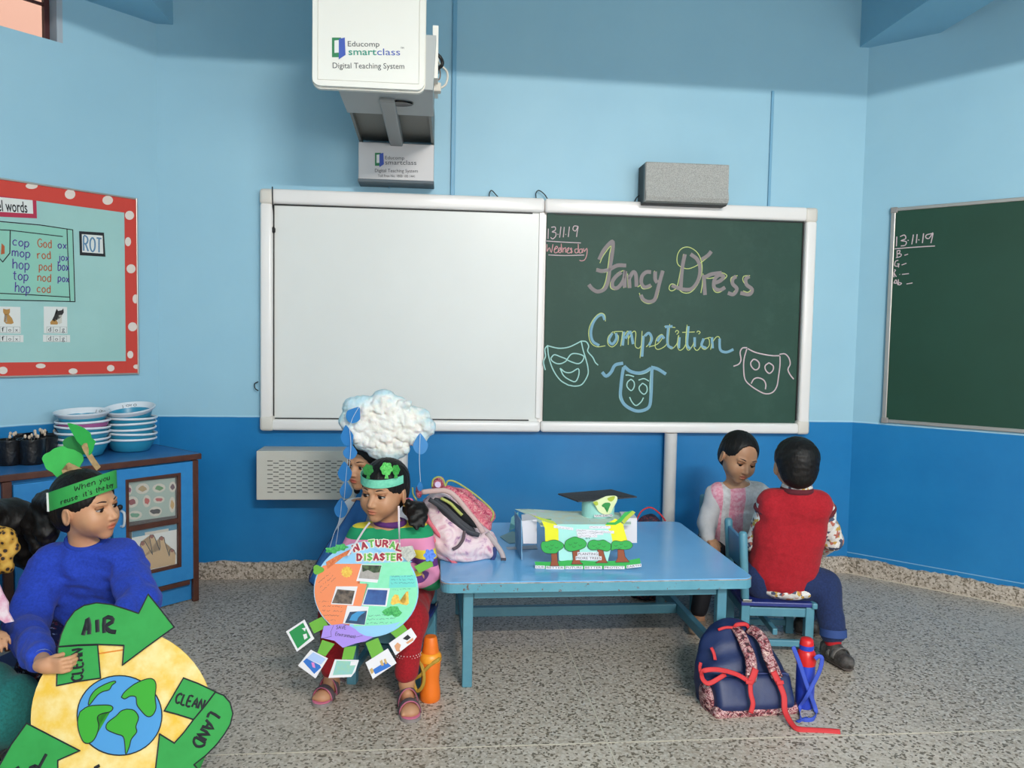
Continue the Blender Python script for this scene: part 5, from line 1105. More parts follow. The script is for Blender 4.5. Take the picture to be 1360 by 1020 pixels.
    def bp(a,z,o=.0035):
        x=math.sin(a)*(r[0]+o); y=.016-math.cos(a)*(r[1]+o); return Vector(np.array(c)+R@np.array([x,y,z+tl*math.cos(a)]))
    bm=bmesh.new()
    for txt,a0,a1,z,hh in (('When you',-1.15,-.05,.055,.016),("reuse. it's the key",-1.55,.1,.029,.015)):
        xx=0; gl=[]
        for ch in txt:
            if ch==' ': xx+=3; continue
            g_=[[tuple(map(float,u.split(','))) for u in part.split()] for part in G[ch].split('/')]; gl.append((xx,g_)); xx+=max(u[0] for p_ in g_ for u in p_)+1.4
        for ox,g_ in gl:
            for part in g_: tube(bm,cat([bp(a0+(a1-a0)*(ox+u[0])/xx,z+hh*u[1]/6) for u in part],3),.0011,4)
    fin('handwriting',bm,INK,e,True)
    bm=bmesh.new(); P=[bp(-2.08,.020,.004),bp(-2.08,.078,.004)]; bar(bm,P[0],P[1],.006,.002,.0); fin('tape',bm,WPAP,e,True)
    LF=[mat('leaf_green_paper','35b24a',.65,vary=(25,'2fa644',.7)),mat('deep_green_paper','23803a',.65)]; STK=mat('tan_twig_paper','b89a6c',.8,vary=(60,'8c6f48',.8))
    def pap(pts,Y,m,nm,th=.002,sm=2,nrm=(0.1,-1,.1),h=0): o_=Vector(dp(pts[0][0],pts[0][1],Y)); pl=Plane(o_,nrm,(1,0,0)); return fin(nm,ppoly(pl,pts,h,th,sm),m,e,True)
    sc=lambda L,n=2.:[(x+(n*.5 if i%2 else -n*.3),y+(n*.4 if (i//2)%2 else -n*.3)) for i,(x,y) in enumerate(L)]
    q=3.4; A_=lambda t_:T(0,500,q,t_)[0]
    pap(A_("290,285 330,268 372,300 400,330 390,352 340,350 300,330 285,305"),2.47,LF[1],'paper_leaf')
    pap(sc(A_("192,372 200,352 225,340 240,325 262,322 285,316 305,322 330,328 350,340 370,355 380,375 365,395 360,415 340,425 325,440 325,465 300,475 275,470 255,450 235,432 212,420 198,398"),1.5),2.42,LF[0],'paper_leaf',nrm=(.25,-1,.3))
    pap(sc(A_("308,212 330,216 355,220 380,232 395,245 408,258 415,275 430,290 428,310 420,330 412,350 395,352 380,335 370,315 352,292 335,268 320,240"),1.2),2.44,LF[0],'paper_leaf',nrm=(-.3,-1,.1))
    pap(A_("282,422 300,420 312,424 303,395 315,388 345,402 380,420 410,442 385,468 350,462 320,448 288,442"),2.40,STK,'paper_twig',sm=1,h=.004)
    pap(A_("372,315 382,302 396,300 402,320 418,350 438,380 458,408 440,425 420,400 398,365 380,335"),2.41,STK,'paper_twig',sm=1,h=.004)
    return e
kB=kid_blue()
def kid_boy():
    c=pt(1057,619,3.10); R=rotm(math.pi-.12,.05,-.02); s=1.0
    e=person('p','seated child seen from behind in a red knitted vest and jeans',(1.14,3.16,0))
    hL,hR=np.array([1.055,3.17,.29]),np.array([1.18,3.15,.29]); sL,sR=pt(1021,671,3.12),pt(1090,673,3.10)
    kL,kR=np.array([1.26,3.33,.275]),np.array([1.285,3.13,.268]); aL,aR=np.array([1.29,3.30,.07]),np.array([1.285,3.02,.085])
    eL,eR=pt(1006,722,3.18),pt(1105,716,3.17); wL,wR=pt(1018,742,3.34),pt(1085,735,3.34)
    f=Field(); head_ops(f,c,R,s); f.cone((sL+sR)/2+[0,0,0],c+R@np.array([0,.022,-.05]),.042,.042,.02); torso_ops(f,hL,hR,sL,sR,.07,.046)
    limb(f,[sL,eL,wL],[.034,.026,.020]); limb(f,[sR,eR,wR],[.034,.026,.020]); limb(f,[hL,kL,aL],[.055,.040,.027]); limb(f,[hR,kR,aR],[.055,.040,.027])
    hand_ops(f,wL,(.6,.7,-.2),(0,0,-1),.9,(.4,.4,.4,.4),-1); hand_ops(f,wR,(-.6,.7,-.2),(0,0,-1),.9,(.4,.4,.4,.4),1)
    tR=np.array(fl(1131,884,.03)); dR=tR-aR; dR[2]=0; dR/=np.linalg.norm(dR)
    f.cone(aR-[0,0,.03],aR+dR*.08-[0,0,.05],.024,.022,.02); f.cone(aL-[0,0,.03],aL+[.09,.0,-.045],.024,.022,.02)
    sdf_obj('body',f,.006,SKIN,e,[(c,.12,.003)],colfn=facecol(c,R,s)); face_parts(e,c,R,s)
    W=lambda x,y,z:c+R@(np.array([x,y,z])*s)
    h=Field(); h.ell(W(0,.014,.034),np.array([.086,.100,.086]),R,.01); h.ell(W(0,.050,-.025),np.array([.068,.055,.060]),R,.03); cut_face(h,c,R,s,.045,.064)
    h.disp(wrinkle(.0009,150,9,8)); sdf_obj('hair',h,.0035,HAIR,e)
    RV=fleece('red_knit','ad1524','970f1c'); MR=mat('maroon_rib','5a1823',.9)
    g=Field(); torso_ops(g,hL+[0,0,.0],hR+[0,0,.0],sL,sR,.093,.060,.05); g.cone((sL+sR)/2,(sL+sR)/2+[0,-.016,.09],.066,.056,.03); g.disp(wrinkle(.0036,26,31)); g.disp(wrinkle(.0012,70,2))
    g.clip((sL+sR)/2+[0,0,.070],(0,.1,1)); g.clip((hL+hR)/2-[0,0,.040],(0,0,-1)); sdf_obj('vest',g,.0055,RV,e)
    q=(sL+sR)/2+[0,-.016,.068]; bm=bmesh.new(); tube(bm,[Vector(q+[math.cos(a)*.056,math.sin(a)*.054,0]) for a in [i*math.pi/14 for i in range(28)]],.009,8,closed=True,N=(0,0,1),flat=1.5); fin('neck_rib',bm,MR,e,True,smooth=True)
    for sh,el in ((sL,eL),(sR,eR)):
        d=Vector(el-sh).normalized(); o_=Vector(sh)+d*.020; x=d.orthogonal().normalized(); y=d.cross(x); bm=bmesh.new(); tube(bm,[o_+x*.0475*math.cos(a)+y*.0475*math.sin(a) for a in [i*math.pi/14 for i in range(28)]],.009,8,closed=True); fin('armhole_rib',bm,MR,e,True,smooth=True)
    SH=bpy.data.materials.new('patterned_shirt'); SH.use_nodes=True; t=NT(SH); v=t.vor(70,'F1','Color'); ss=t.n('ShaderNodeSeparateColor'); t.l(v,ss.inputs[0]); t.col(t.ramp(ss.outputs[1],[(0,'d9d2cc'),(.3,'e4e0dc'),(.45,'c49a4a'),(.58,'4a4f66'),(.72,'b96a5a'),(.84,'dcd6d0')],'CONSTANT')); t.b.inputs['Roughness'].default_value=.8; MATS['patterned_shirt']=SH
    for nm,P,Rr in (('sleeve',[sL,eL,wL+(eL-wL)*.1],[.048,.042,.030]),('sleeve',[sR,eR,wR+(eR-wR)*.1],[.048,.042,.030])):
        g=Field(); limb(g,P,Rr); g.disp(wrinkle(.003,50,3)); sdf_obj(nm,g,.006,SH,e)
    g=Field(); g.ell((hL+hR)/2+[.02,-.02,-.035],(.125,.085,.045),None,.01); g.clip((hL+hR)/2-[0,0,.02],(0,0,1)); g.disp(wrinkle(.002,60,3)); sdf_obj('shirt_tail',g,.005,SH,e)
    bm=bmesh.new(); tube(bm,[Vector(q+[math.cos(a)*.051,math.sin(a)*.049,.014]) for a in [i*math.pi/14 for i in range(28)]],.009,8,closed=True,N=(0,0,1),flat=1.3); fin('shirt_collar',bm,SH,e,True,smooth=True)
    JE=fleece('dark_blue_denim','1d2f5c','16244a'); g=Field(); limb(g,[hL,kL,aL+[0,0,.03]],[.082,.060,.046],.03); limb(g,[hR,kR,aR+[0,0,.03]],[.084,.060,.046],.03); g.cone(hL-[.02,0,.005],hR-[0,0,.005],.086,.086,.03); g.clip((0,0,.2165),(0,0,-1)) if False else None; g.disp(wrinkle(.0028,40,14)); sdf_obj('jeans',g,.006,JE,e)
    p=Vector(aR)+Vector((0,0,.035)); bm=bmesh.new(); cyl(bm,p+Vector((0,0,-.018)),p+Vector((0,.004,.012)),.051,.050,22,False); fin('turned_cuff',bm,mat('pale_denim_turnup','2c4680',.8),e,True,smooth=True)
    for a,d in ((aR,dR),(aL,np.array([1.,0,0]))):
        bm=bmesh.new(); cyl(bm,Vector(a)+Vector((0,0,-.045)),Vector(a)+Vector((0,0,.03)),.030,.032,18); fin('sock',bm,mat('red_sock','b0161f',.9),e,True,smooth=True)
        g=Field(); b=np.array([a[0],a[1],.036]); g.cone(b-d*.022,b+d*.085-[0,0,.006],.036,.030,.02); g.cone(b-d*.012+[0,0,.02],b+d*.02+[0,0,.016],.034,.030,.02); g.clip((0,0,.004),(0,0,-1)); g.disp(wrinkle(.0012,90,4)); sh=sdf_obj('shoe',g,.004,mat('black_grey_shoe','26211f',.6,vary=(40,'5a5450',.9)),e)
        g=Field(); sd=np.array([-d[1],d[0],0]); g.cone(b-d*.025,b+d*.09,.042,.036,.02); g.clip((0,0,.014),(0,0,1)); g.clip((0,0,.001),(0,0,-1)); sdf_obj('shoe_sole',g,.005,mat('shoe_sole_brown','5c524c',.8),e)
        for k in (.018,.048):
            bm=bmesh.new(); o_=Vector(b+d*k); sdv=Vector(sd); tube(bm,[o_+sdv*(.038*math.cos(t_))+Vector((0,0,.036*math.sin(t_)-.0)) for t_ in [math.pi*i/10 for i in range(11)]],.010,8,N=[sdv*math.cos(t_)+Vector((0,0,math.sin(t_))) for t_ in [math.pi*i/10 for i in range(11)]],flat=.25); fin('shoe_strap',bm,mat('grey_velcro','6b6662',.7),e,True,smooth=True)
    return e
kC=kid_boy()
def kid_pink():
    c=pt(981,607,3.50); R=rotm(.22,.38,.16); s=1.0
    e=person('p','child in a white blouse with pink lace panels looking down behind the table',(1.02,3.6,0))
    hL,hR=np.array([.95,3.62,.29]),np.array([1.10,3.62,.29]); sL,sR=pt(950,657,3.56),pt(1012,657,3.56)
    kL,kR=np.array([.90,3.44,.285]),np.array([1.06,3.42,.285]); aL,aR=np.array(fl(928,818,.06)),np.array([.98,3.46,.06])
    eL,eR=pt(939,695,3.53),pt(1020,695,3.50); wL,wR=pt(940,714,3.45),pt(1010,706,3.42)
    f=Field(); head_ops(f,c,R,s,.002); f.cone((sL+sR)/2,c+R@np.array([0,.022,-.05]),.040,.038,.02); torso_ops(f,hL,hR,sL,sR,.065,.042)
    limb(f,[sL,eL,wL],[.030,.024,.018]); limb(f,[sR,eR,wR],[.030,.024,.018]); limb(f,[hL,kL,aL],[.052,.036,.024]); limb(f,[hR,kR,aR],[.052,.036,.024])
    hand_ops(f,wL,(.3,-.8,-.3),(0,0,-1),.9,(.4,.4,.4,.4),1); hand_ops(f,wR,(-.3,-.8,-.3),(0,0,-1),.9,(.4,.4,.4,.4),-1)
    for a in (aL,aR): f.cone(a-[0,0,.02],a+[-.04,-.07,-.035],.024,.020,.02)
    sdf_obj('body',f,.006,SKIN2,e,[(c,.12,.003)],colfn=facecol(c,R,s)); face_parts(e,c,R,s,look=(.1,-.8),lids=.75)
    W=lambda x,y,z:c+R@(np.array([x,y,z])*s)
    h=Field(); hairline(h,c,R,s,.98); cut_face(h,c,R,s,.088,.066,-.010); h.path([W(.07,.04,-.02),W(.088,.03,-.04)],[.02,.01],.02); h.disp(strands(.001,R,W(0,.02,.03),60)); sdf_obj('hair',h,.004,HAIR,e)
    m=bpy.data.materials.new('white_pink_blouse'); m.use_nodes=True; t=NT(m); sp=t.n('ShaderNodeSeparateXYZ'); t.l(t.obj(),sp.inputs[0]); X=lambda x:float(pt(x,680,3.45)[0])-1.02
    mr=t.n('ShaderNodeMapRange'); t.l(sp.outputs[0],mr.inputs[0]); a0,a1=X(925),X(1025); mr.inputs[1].default_value=a0; mr.inputs[2].default_value=a1; F_=lambda x:(X(x)-a0)/(a1-a0)
    pk=t.ramp(t.noise(70,3),[(.4,'e2899f'),(.6,'edb6c3')]); wh=t.ramp(t.noise(60,3),[(.4,'c8c2c2'),(.6,'d9d5d5')]); st=t.ramp(mr.outputs[0],[(0,(0,0,0)),(F_(949),(1,1,1)),(F_(964),(0,0,0)),(F_(974),(1,1,1)),(F_(994),(0,0,0))],'CONSTANT'); t.col(t.mix(st,wh,pk)); t.b.inputs['Roughness'].default_value=.85; t.bump(t.noise(90,3),.4,.002); MATS['white_pink_blouse']=m
    g=Field(); torso_ops(g,hL+[0,0,.03],hR+[0,0,.03],sL,sR,.078,.050); g.disp(wrinkle(.0028,40,7)); g.cone((sL+sR)/2,(sL+sR)/2+[0,0,.07],.056,.046,.03); g.clip((sL+sR)/2+[0,0,.060],(0,-.35,1)); g.clip((hL+hR)/2-[0,0,.01],(0,0,-1)); sdf_obj('blouse',g,.006,m,e)
    wm_=mat('sheer_white_sleeve','b9b5b7',.8,vary=(30,'c9c5c6',.6))
    for P in ([sL,eL,wL],[sR,eR,wR]): g=Field(); limb(g,P,[.046,.040,.034]); g.disp(wrinkle(.003,45,3)); sdf_obj('sleeve',g,.006,wm_,e)
    q=(sL+sR)/2+[0,-.002,.058]; bm=bmesh.new(); tube(bm,[Vector(q+[math.cos(a)*.050,math.sin(a)*.046,.018*math.sin(a)]) for a in [i*math.pi/14 for i in range(28)]],.0035,8,closed=True); fin('neck_piping',bm,mat('white_piping','e4dfe0',.8),e,True,smooth=True)
    g=Field(); limb(g,[hL,kL,aL+[0,0,.03]],[.068,.050,.036],.03); limb(g,[hR,kR,aR+[0,0,.03]],[.068,.050,.036],.03); g.cone(hL,hR,.072,.072,.03); g.disp(wrinkle(.002,40,14)); sdf_obj('trousers',g,.007,mat('black_leggings','15131a',.8),e)
    for a in (aL,aR):
        g=Field(); b=np.array([a[0],a[1],.03]); d=np.array([-.45,-.9,0]); d/=np.linalg.norm(d); g.cone(b-d*.01,b+d*.08,.030,.026,.02); g.clip((0,0,.003),(0,0,-1)); g.clip(b+[0,0,.02],(0,0,1)); sdf_obj('shoe',g,.005,mat('tan_slip_on','8f7a66',.6),e)
    return e
kD=kid_pink()
def kid_cloud():
    c=pt(488,617,3.28); R=rotm(-.55,.06,.03); s=1.0
    e=person('p','child peering out from beneath the cotton cloud in a white top and blue cape',(-.60,3.33,0))
    sL,sR=pt(466,678,3.32),pt(538,678,3.36); hL,hR=np.array([-.68,3.36,.29]),np.array([-.52,3.36,.29])
    kL,kR=np.array([-.72,3.15,.27]),np.array([-.50,3.15,.27]); aL,aR=np.array([-.72,3.14,.06]),np.array([-.50,3.14,.06])
    eL,eR=pt(455,720,3.28),pt(548,722,3.34); wL,wR=pt(470,745,3.16),pt(530,745,3.2)
    f=Field(); head_ops(f,c,R,s); f.cone((sL+sR)/2,c+R@np.array([0,.022,-.05]),.040,.038,.02); torso_ops(f,hL,hR,sL,sR,.065,.042)
    limb(f,[sL,eL,wL],[.030,.024,.018]); limb(f,[sR,eR,wR],[.030,.024,.018]); limb(f,[hL,kL,aL],[.052,.036,.024]); limb(f,[hR,kR,aR],[.052,.036,.024])
    hand_ops(f,wL,(.8,-.3,-.3),(0,0,-1),.9,(.4,.4,.4,.4),1); hand_ops(f,wR,(-.8,-.3,-.3),(0,0,-1),.9,(.4,.4,.4,.4),-1)
    for a in (aL,aR): f.cone(a-[0,0,.02],a+[0,-.08,-.035],.024,.020,.02)
    sdf_obj('body',f,.0065,SKIN,e,[(c,.12,.003)],colfn=facecol(c,R,s,(1.,.42,.45))); face_parts(e,c,R,s,look=(-.1,-.2),lids=.3)
    W=lambda x,y,z:c+R@(np.array([x,y,z])*s)
    h=Field(); hairline(h,c,R,s,1.0); cut_face(h,c,R,s,.052,.068)
    for x in (-1,1): h.path([W(x*.075,.03,0),W(x*.082,.03,-.06),W(x*.080,.02,-.13)],[.022,.024,.014],.02)
    h.disp(strands(.001,R,W(0,.02,.03),60)); sdf_obj('hair',h,.0045,HAIR,e)
    wt=mat('white_cotton_top','d4d4da',.85); g=Field(); torso_ops(g,hL,hR,sL,sR,.078,.050); limb(g,[sL,eL,wL+(eL-wL)*.1],[.042,.036,.028]); limb(g,[sR,eR,wR+(eR-wR)*.1],[.042,.036,.028]); g.disp(wrinkle(.0025,40,7)); g.cone((sL+sR)/2,(sL+sR)/2+[0,0,.06],.054,.046,.03); g.clip((sL+sR)/2+[0,0,.054],(0,-.2,1)); top=sdf_obj('top',g,.0065,wt,e)
    bm=bmesh.new(); tube(bm,cat([Vector(pt(x,y,Y)) for x,y,Y in ((493,656,3.245),(484,666,3.245),(478,676,3.25),(476,690,3.255))],4),.006,8,N=(0,-1,0),flat=.4); fin('black_stripe',bm,BLACK,e,True,smooth=True)
    g=Field(); limb(g,[hL,kL,aL+[0,0,.02]],[.068,.050,.036],.03); limb(g,[hR,kR,aR+[0,0,.02]],[.068,.050,.036],.03); g.cone(hL,hR,.072,.072,.03); sdf_obj('trousers',g,.008,mat('grey_leggings','8b8790',.85),e)
    for a in (aL,aR): g=Field(); b=np.array([a[0],a[1],.03]); g.cone(b,b+[0,-.08,0],.030,.026,.02); g.clip((0,0,.003),(0,0,-1)); sdf_obj('shoe',g,.006,BLACK,e)
    # cape: sheet hanging from the neck and spreading to the left
    CP=mat('blue_cape_cloth','255f9e',.7,vary=(6,'2f6fae',.8)); NV=mat('navy_cape_binding','12204a',.7)
    top_=[Vector(pt(x,y,Y)) for x,y,Y in ((476,656,3.22),(470,664,3.22),(464,676,3.20))]; 
    E0=[Vector(pt(x,y,Y)) for x,y,Y in ((474,664,3.23),(458,690,3.20),(441,715,3.16),(424,742,3.11),(411,772,3.06))]
    E1=[Vector(pt(x,y,Y)) for x,y,Y in ((492,668,3.21),(484,700,3.16),(476,735,3.12),(470,770,3.08),(466,800,3.05))]
    bm=bmesh.new(); n=8; rows=[]
    for i in range(13):
        u=i/12*4; k=min(int(u),3); a=E0[k].lerp(E0[k+1],u-k); b=E1[k].lerp(E1[k+1],u-k); rows.append([bm.verts.new(a.lerp(b,j/n)+Vector((0,-.010*math.sin(j*1.7)*(i/12),0))) for j in range(n+1)])
    for A,Bq in zip(rows,rows[1:]):
        for j in range(n): bm.faces.new((A[j],A[j+1],Bq[j+1],Bq[j]))
    bmesh.ops.recalc_face_normals(bm,faces=bm.faces); r_=bmesh.ops.solidify(bm,geom=bm.faces[:],thickness=.003); cp=fin('cape',bm,CP,e,True,smooth=True)
    bm=bmesh.new(); tube(bm,cat(E0+[E1[-1].lerp(E0[-1],.5),E1[-1]],4),.0035,6); fin('binding',bm,NV,cp,True,smooth=True)
    # the cloud headpiece, a thing of its own sitting on the head, its drops hang from it
    q=3.923; O=lambda x,y:(400+x/q,500+y/q); Yc=3.12
    cl=thing('cloud_headpiece','large white cotton cloud hat with blue paper raindrops hanging from it','costume hat',pt(515,640,3.2))
    g=Field()
    for x,y,rr in ((275,160,.046),(330,150,.045),(430,130,.055),(500,165,.052),(560,200,.045),(620,215,.045),(650,265,.042),(250,230,.045),(300,260,.06),(400,250,.075),(500,270,.07),(580,290,.055),(330,330,.05),(400,370,.05),(460,400,.045),(510,370,.045),(620,320,.03)):
        p=pt(*O(x,y),Yc); g.ell(p,(rr*.95,.034,rr*.92),None,.015)
    r3=random.Random(5)
    for _ in range(150):
        a=r3.uniform(0,6.283); p=pt(515+r3.uniform(0,56)*math.cos(a)*1.0,565+r3.uniform(0,40)*math.sin(a),Yc-.018-r3.uniform(0,.012)); g.ell(p,(r3.uniform(.012,.022),.016,r3.uniform(.010,.02)),None,.006)
    g.disp(wrinkle(.0016,150,3,14)); g.disp(wrinkle(.0013,260,8,14))
    CW_=bpy.data.materials.new('cotton_wool'); CW_.use_nodes=True; t=NT(CW_); nn=t.noise(16,4,.7); cc=t.ramp(nn,[(.35,'e9e4da'),(.6,'efede8')]); 
    lw=t.n('ShaderNodeVertexColor',layer_name='Col'); cc=t.mix(1.0,cc,lw.outputs[0],'MULTIPLY'); t.col(cc); t.b.inputs['Roughness'].default_value=1; t.b.inputs['Subsurface Weight'].default_value=.2; t.bump(t.noise(150,4),.5,.004)
    cen=pt(515,565,Yc)
    def cc_(V):  # pale blue tint dabbed round the rim of the cotton
        d=np.sqrt(((V[:,0]-cen[0])/.185)**2+((V[:,2]-cen[2])/.135)**2); n_=wrinkle(.5,60,2)(V[:,0],V[:,1],V[:,2]); w=np.clip((d-.72)*2.5+n_*.5,0,.8)[:,None]; return 1-w*np.array([.50,.22,.06])
    sdf_obj('cotton_cloud',g,.0045,CW_,cl,colfn=cc_)
    DR=[mat('raindrop_paper_blue','2b7cc0',.6),mat('raindrop_paper_light','4f92cf',.6)]
    def drop(x,y,w,h_,rot,Y,m):
        P=[]
        for k in range(28):
            a=2*math.pi*k/28; px=w/2*math.sin(a)*(1 if math.cos(a)<0 else (1-math.cos(a)*.62)); py=h_/2*(.92 if math.cos(a)<0 else 1.0)*-math.cos(a)
            P.append((x+px*math.cos(rot)-py*math.sin(rot),y+px*math.sin(rot)+py*math.cos(rot)))
        o_=Vector(dp(x,y,Y)); pl=Plane(o_,(random.uniform(-.2,.2),-1,0),(1,0,0)); fin('raindrop',ppoly(pl,P,0,.0012),m,cl,True)
    for (x,y,w,h_,rot,Y,m) in ((470,551,20,25,.6,3.05,0),(461,579,17,29,-.12,3.04,0),(465,600,19,22,.05,3.05,0),(458,627,19,28,-.05,3.03,0),(459.5,651,17,25,.0,3.035,0),(453,675,18,28,.03,3.03,0),(558.5,590,20,29,-.03,3.05,1),(558,646,8,14,0,3.035,0)): drop(x,y,w,h_,rot,Y,DR[m])
    STR=mat('white_thread','c9d4e0',.6)
    for pts in ([(477,540),(468,556),(464,570)],[(464,566),(466,592),(464,618),(462,640)],[(462,610),(459,640),(457,665)],[(454,665),(451,690),(443,710),(436,735)],[(451,690),(448,712),(444,735)],[(558,577),(557,610),(558.5,640)]):
        bm=bmesh.new(); tube(bm,cat([Vector(pt(x,y,3.028)) for x,y in pts],4),.0011,5); fin('thread',bm,STR,cl,True)
    return e
kE=kid_cloud()
def kid_edge():
    c=np.array([-1.70,2.36,.665]); R=rotm(-.3,.1,0); s=1.0
    e=person('p','child mostly beyond the left edge in a teal skirt and pink shawl with black hair',(-1.74,2.28,0))
    sL,sR=np.array([-1.82,2.34,.52]),np.array([-1.62,2.32,.52]); hL,hR=np.array([-1.82,2.33,.29]),np.array([-1.68,2.31,.29])
    kL,kR=np.array([-1.74,2.08,.275]),np.array([-1.56,2.06,.275]); aL,aR=np.array([-1.76,2.10,.06]),np.array([-1.58,2.08,.06])
    eL,eR=np.array([-1.86,2.22,.42]),np.array([-1.56,2.22,.43]); wL,wR=np.array([-1.72,2.08,.37]),pt(-14,842,2.08)
    f=Field(); head_ops(f,c,R,s); f.cone((sL+sR)/2,c+R@np.array([0,.022,-.05]),.04,.038,.02); torso_ops(f,hL,hR,sL,sR,.065,.042)
    limb(f,[sL,eL,wL],[.03,.024,.018]); limb(f,[sR,eR,wR],[.03,.024,.018]); limb(f,[hL,kL,aL],[.052,.036,.024]); limb(f,[hR,kR,aR],[.052,.036,.024])
    hand_ops(f,wL,(.6,-.6,-.2),(0,0,-1),.9,(.5,.5,.5,.5),1); hand_ops(f,wR,(.75,-.5,.1),(-.2,.2,-1),.95,(.5,.5,.5,.5),-1)
    for a in (aL,aR): f.cone(a-[0,0,.02],a+[0,-.08,-.035],.024,.020,.02)
    sdf_obj('body',f,.0065,SKIN,e,[(c,.12,.0032)],colfn=facecol(c,R,s)); face_parts(e,c,R,s)
    W=lambda x,y,z:c+R@(np.array([x,y,z])*s)
    h=Field(); hairline(h,c,R,s,1.04); cut_face(h,c,R,s,.052,.068); sdf_obj('hair',h,.005,HAIR,e)
    h=Field(); h.ell(pt(22,708,2.56),(.105,.07,.095),None,.03); h.ell(pt(8,690,2.52),(.10,.08,.07),None,.03); h.ell(pt(45,735,2.57),(.06,.05,.06),None,.03); h.path([W(.03,.08,0),pt(5,700,2.5)],[.05,.06],.03); h.disp(wrinkle(.0022,60,8,8)); sdf_obj('loose_hair',h,.005,HAIR,e)
    LP=bpy.data.materials.new('spotted_scarf'); LP.use_nodes=True; t=NT(LP); v=t.vor(55); t.col(t.ramp(v,[(.0,'2a1d12'),(.28,'33231a'),(.36,'c28a2e'),(.7,'d8a94a')])); t.b.inputs['Roughness'].default_value=.7
    g=Field(); g.path([pt(-10,705,2.36),pt(8,714,2.36),pt(14,728,2.37),pt(2,738,2.36),pt(-12,730,2.36)],[.020,.026,.024,.026,.02],.012); g.path([pt(4,738,2.36),pt(7,752,2.36),pt(-6,758,2.36)],[.02,.02,.015],.012); g.disp(wrinkle(.003,70,3)); sdf_obj('spotted_scarf',g,.005,LP,e)
    g=Field(); torso_ops(g,hL,hR,sL,sR,.078,.05); limb(g,[sL,eL,wL],[.042,.036,.028]); limb(g,[sR,eR,wR],[.042,.036,.028]); g.disp(wrinkle(.002,40,7)); g.clip((sL+sR)/2+[0,0,.032],(0,-.2,1)); sdf_obj('top',g,.0065,mat('dark_green_top','16402f',.8),e)
    SHW=mat('pink_floral_shawl','d793ae',.8,vary=(45,'e8d6da',.9)); pl=Plane(pt(5,800,2.06),(.1,-1,.15),(1,0,0)); fin('shawl',ppoly(pl,[(-80,735),(-20,760),(0,776),(5,788),(12,800),(12,812),(19,825),(8,827),(-5,818),(-30,850),(-80,860)],0,.006),SHW,e,True)
    TS=fleece('teal_skirt_cloth','176a67','115652'); g=Field(); g.path([np.array([-1.74,2.31,.33]),np.array([-1.60,2.09,.325])],[.12,.10],.05); g.path([np.array([-1.60,2.08,.31]),pt(-4,945,2.04)],[.095,.105],.04); g.path([np.array([-1.74,2.10,.31]),pt(-60,945,2.04)],[.09,.10],.04)
    zb=float(pt(20,968,2.0)[2]); g.disp(lambda X,Y,Z:.006*np.sin(X*75+6*Z)); g.clip((0,0,zb),(0.12,0,-1)); sdf_obj('skirt',g,.007,TS,e)
    g=Field(); limb(g,[kL,aL+[0,0,.02]],[.045,.034]); limb(g,[kR,aR+[0,0,.02]],[.045,.034]); sdf_obj('leggings',g,.007,mat('navy_leggings','16263f',.8),e)
    for a in (aL,aR): g=Field(); b=np.array([a[0],a[1],.03]); g.cone(b,b+[0,-.08,0],.030,.026,.02); g.clip((0,0,.003),(0,0,-1)); sdf_obj('shoe',g,.006,mat('blue_shoe','2d5f94',.6),e)
    return e
kF=kid_edge()
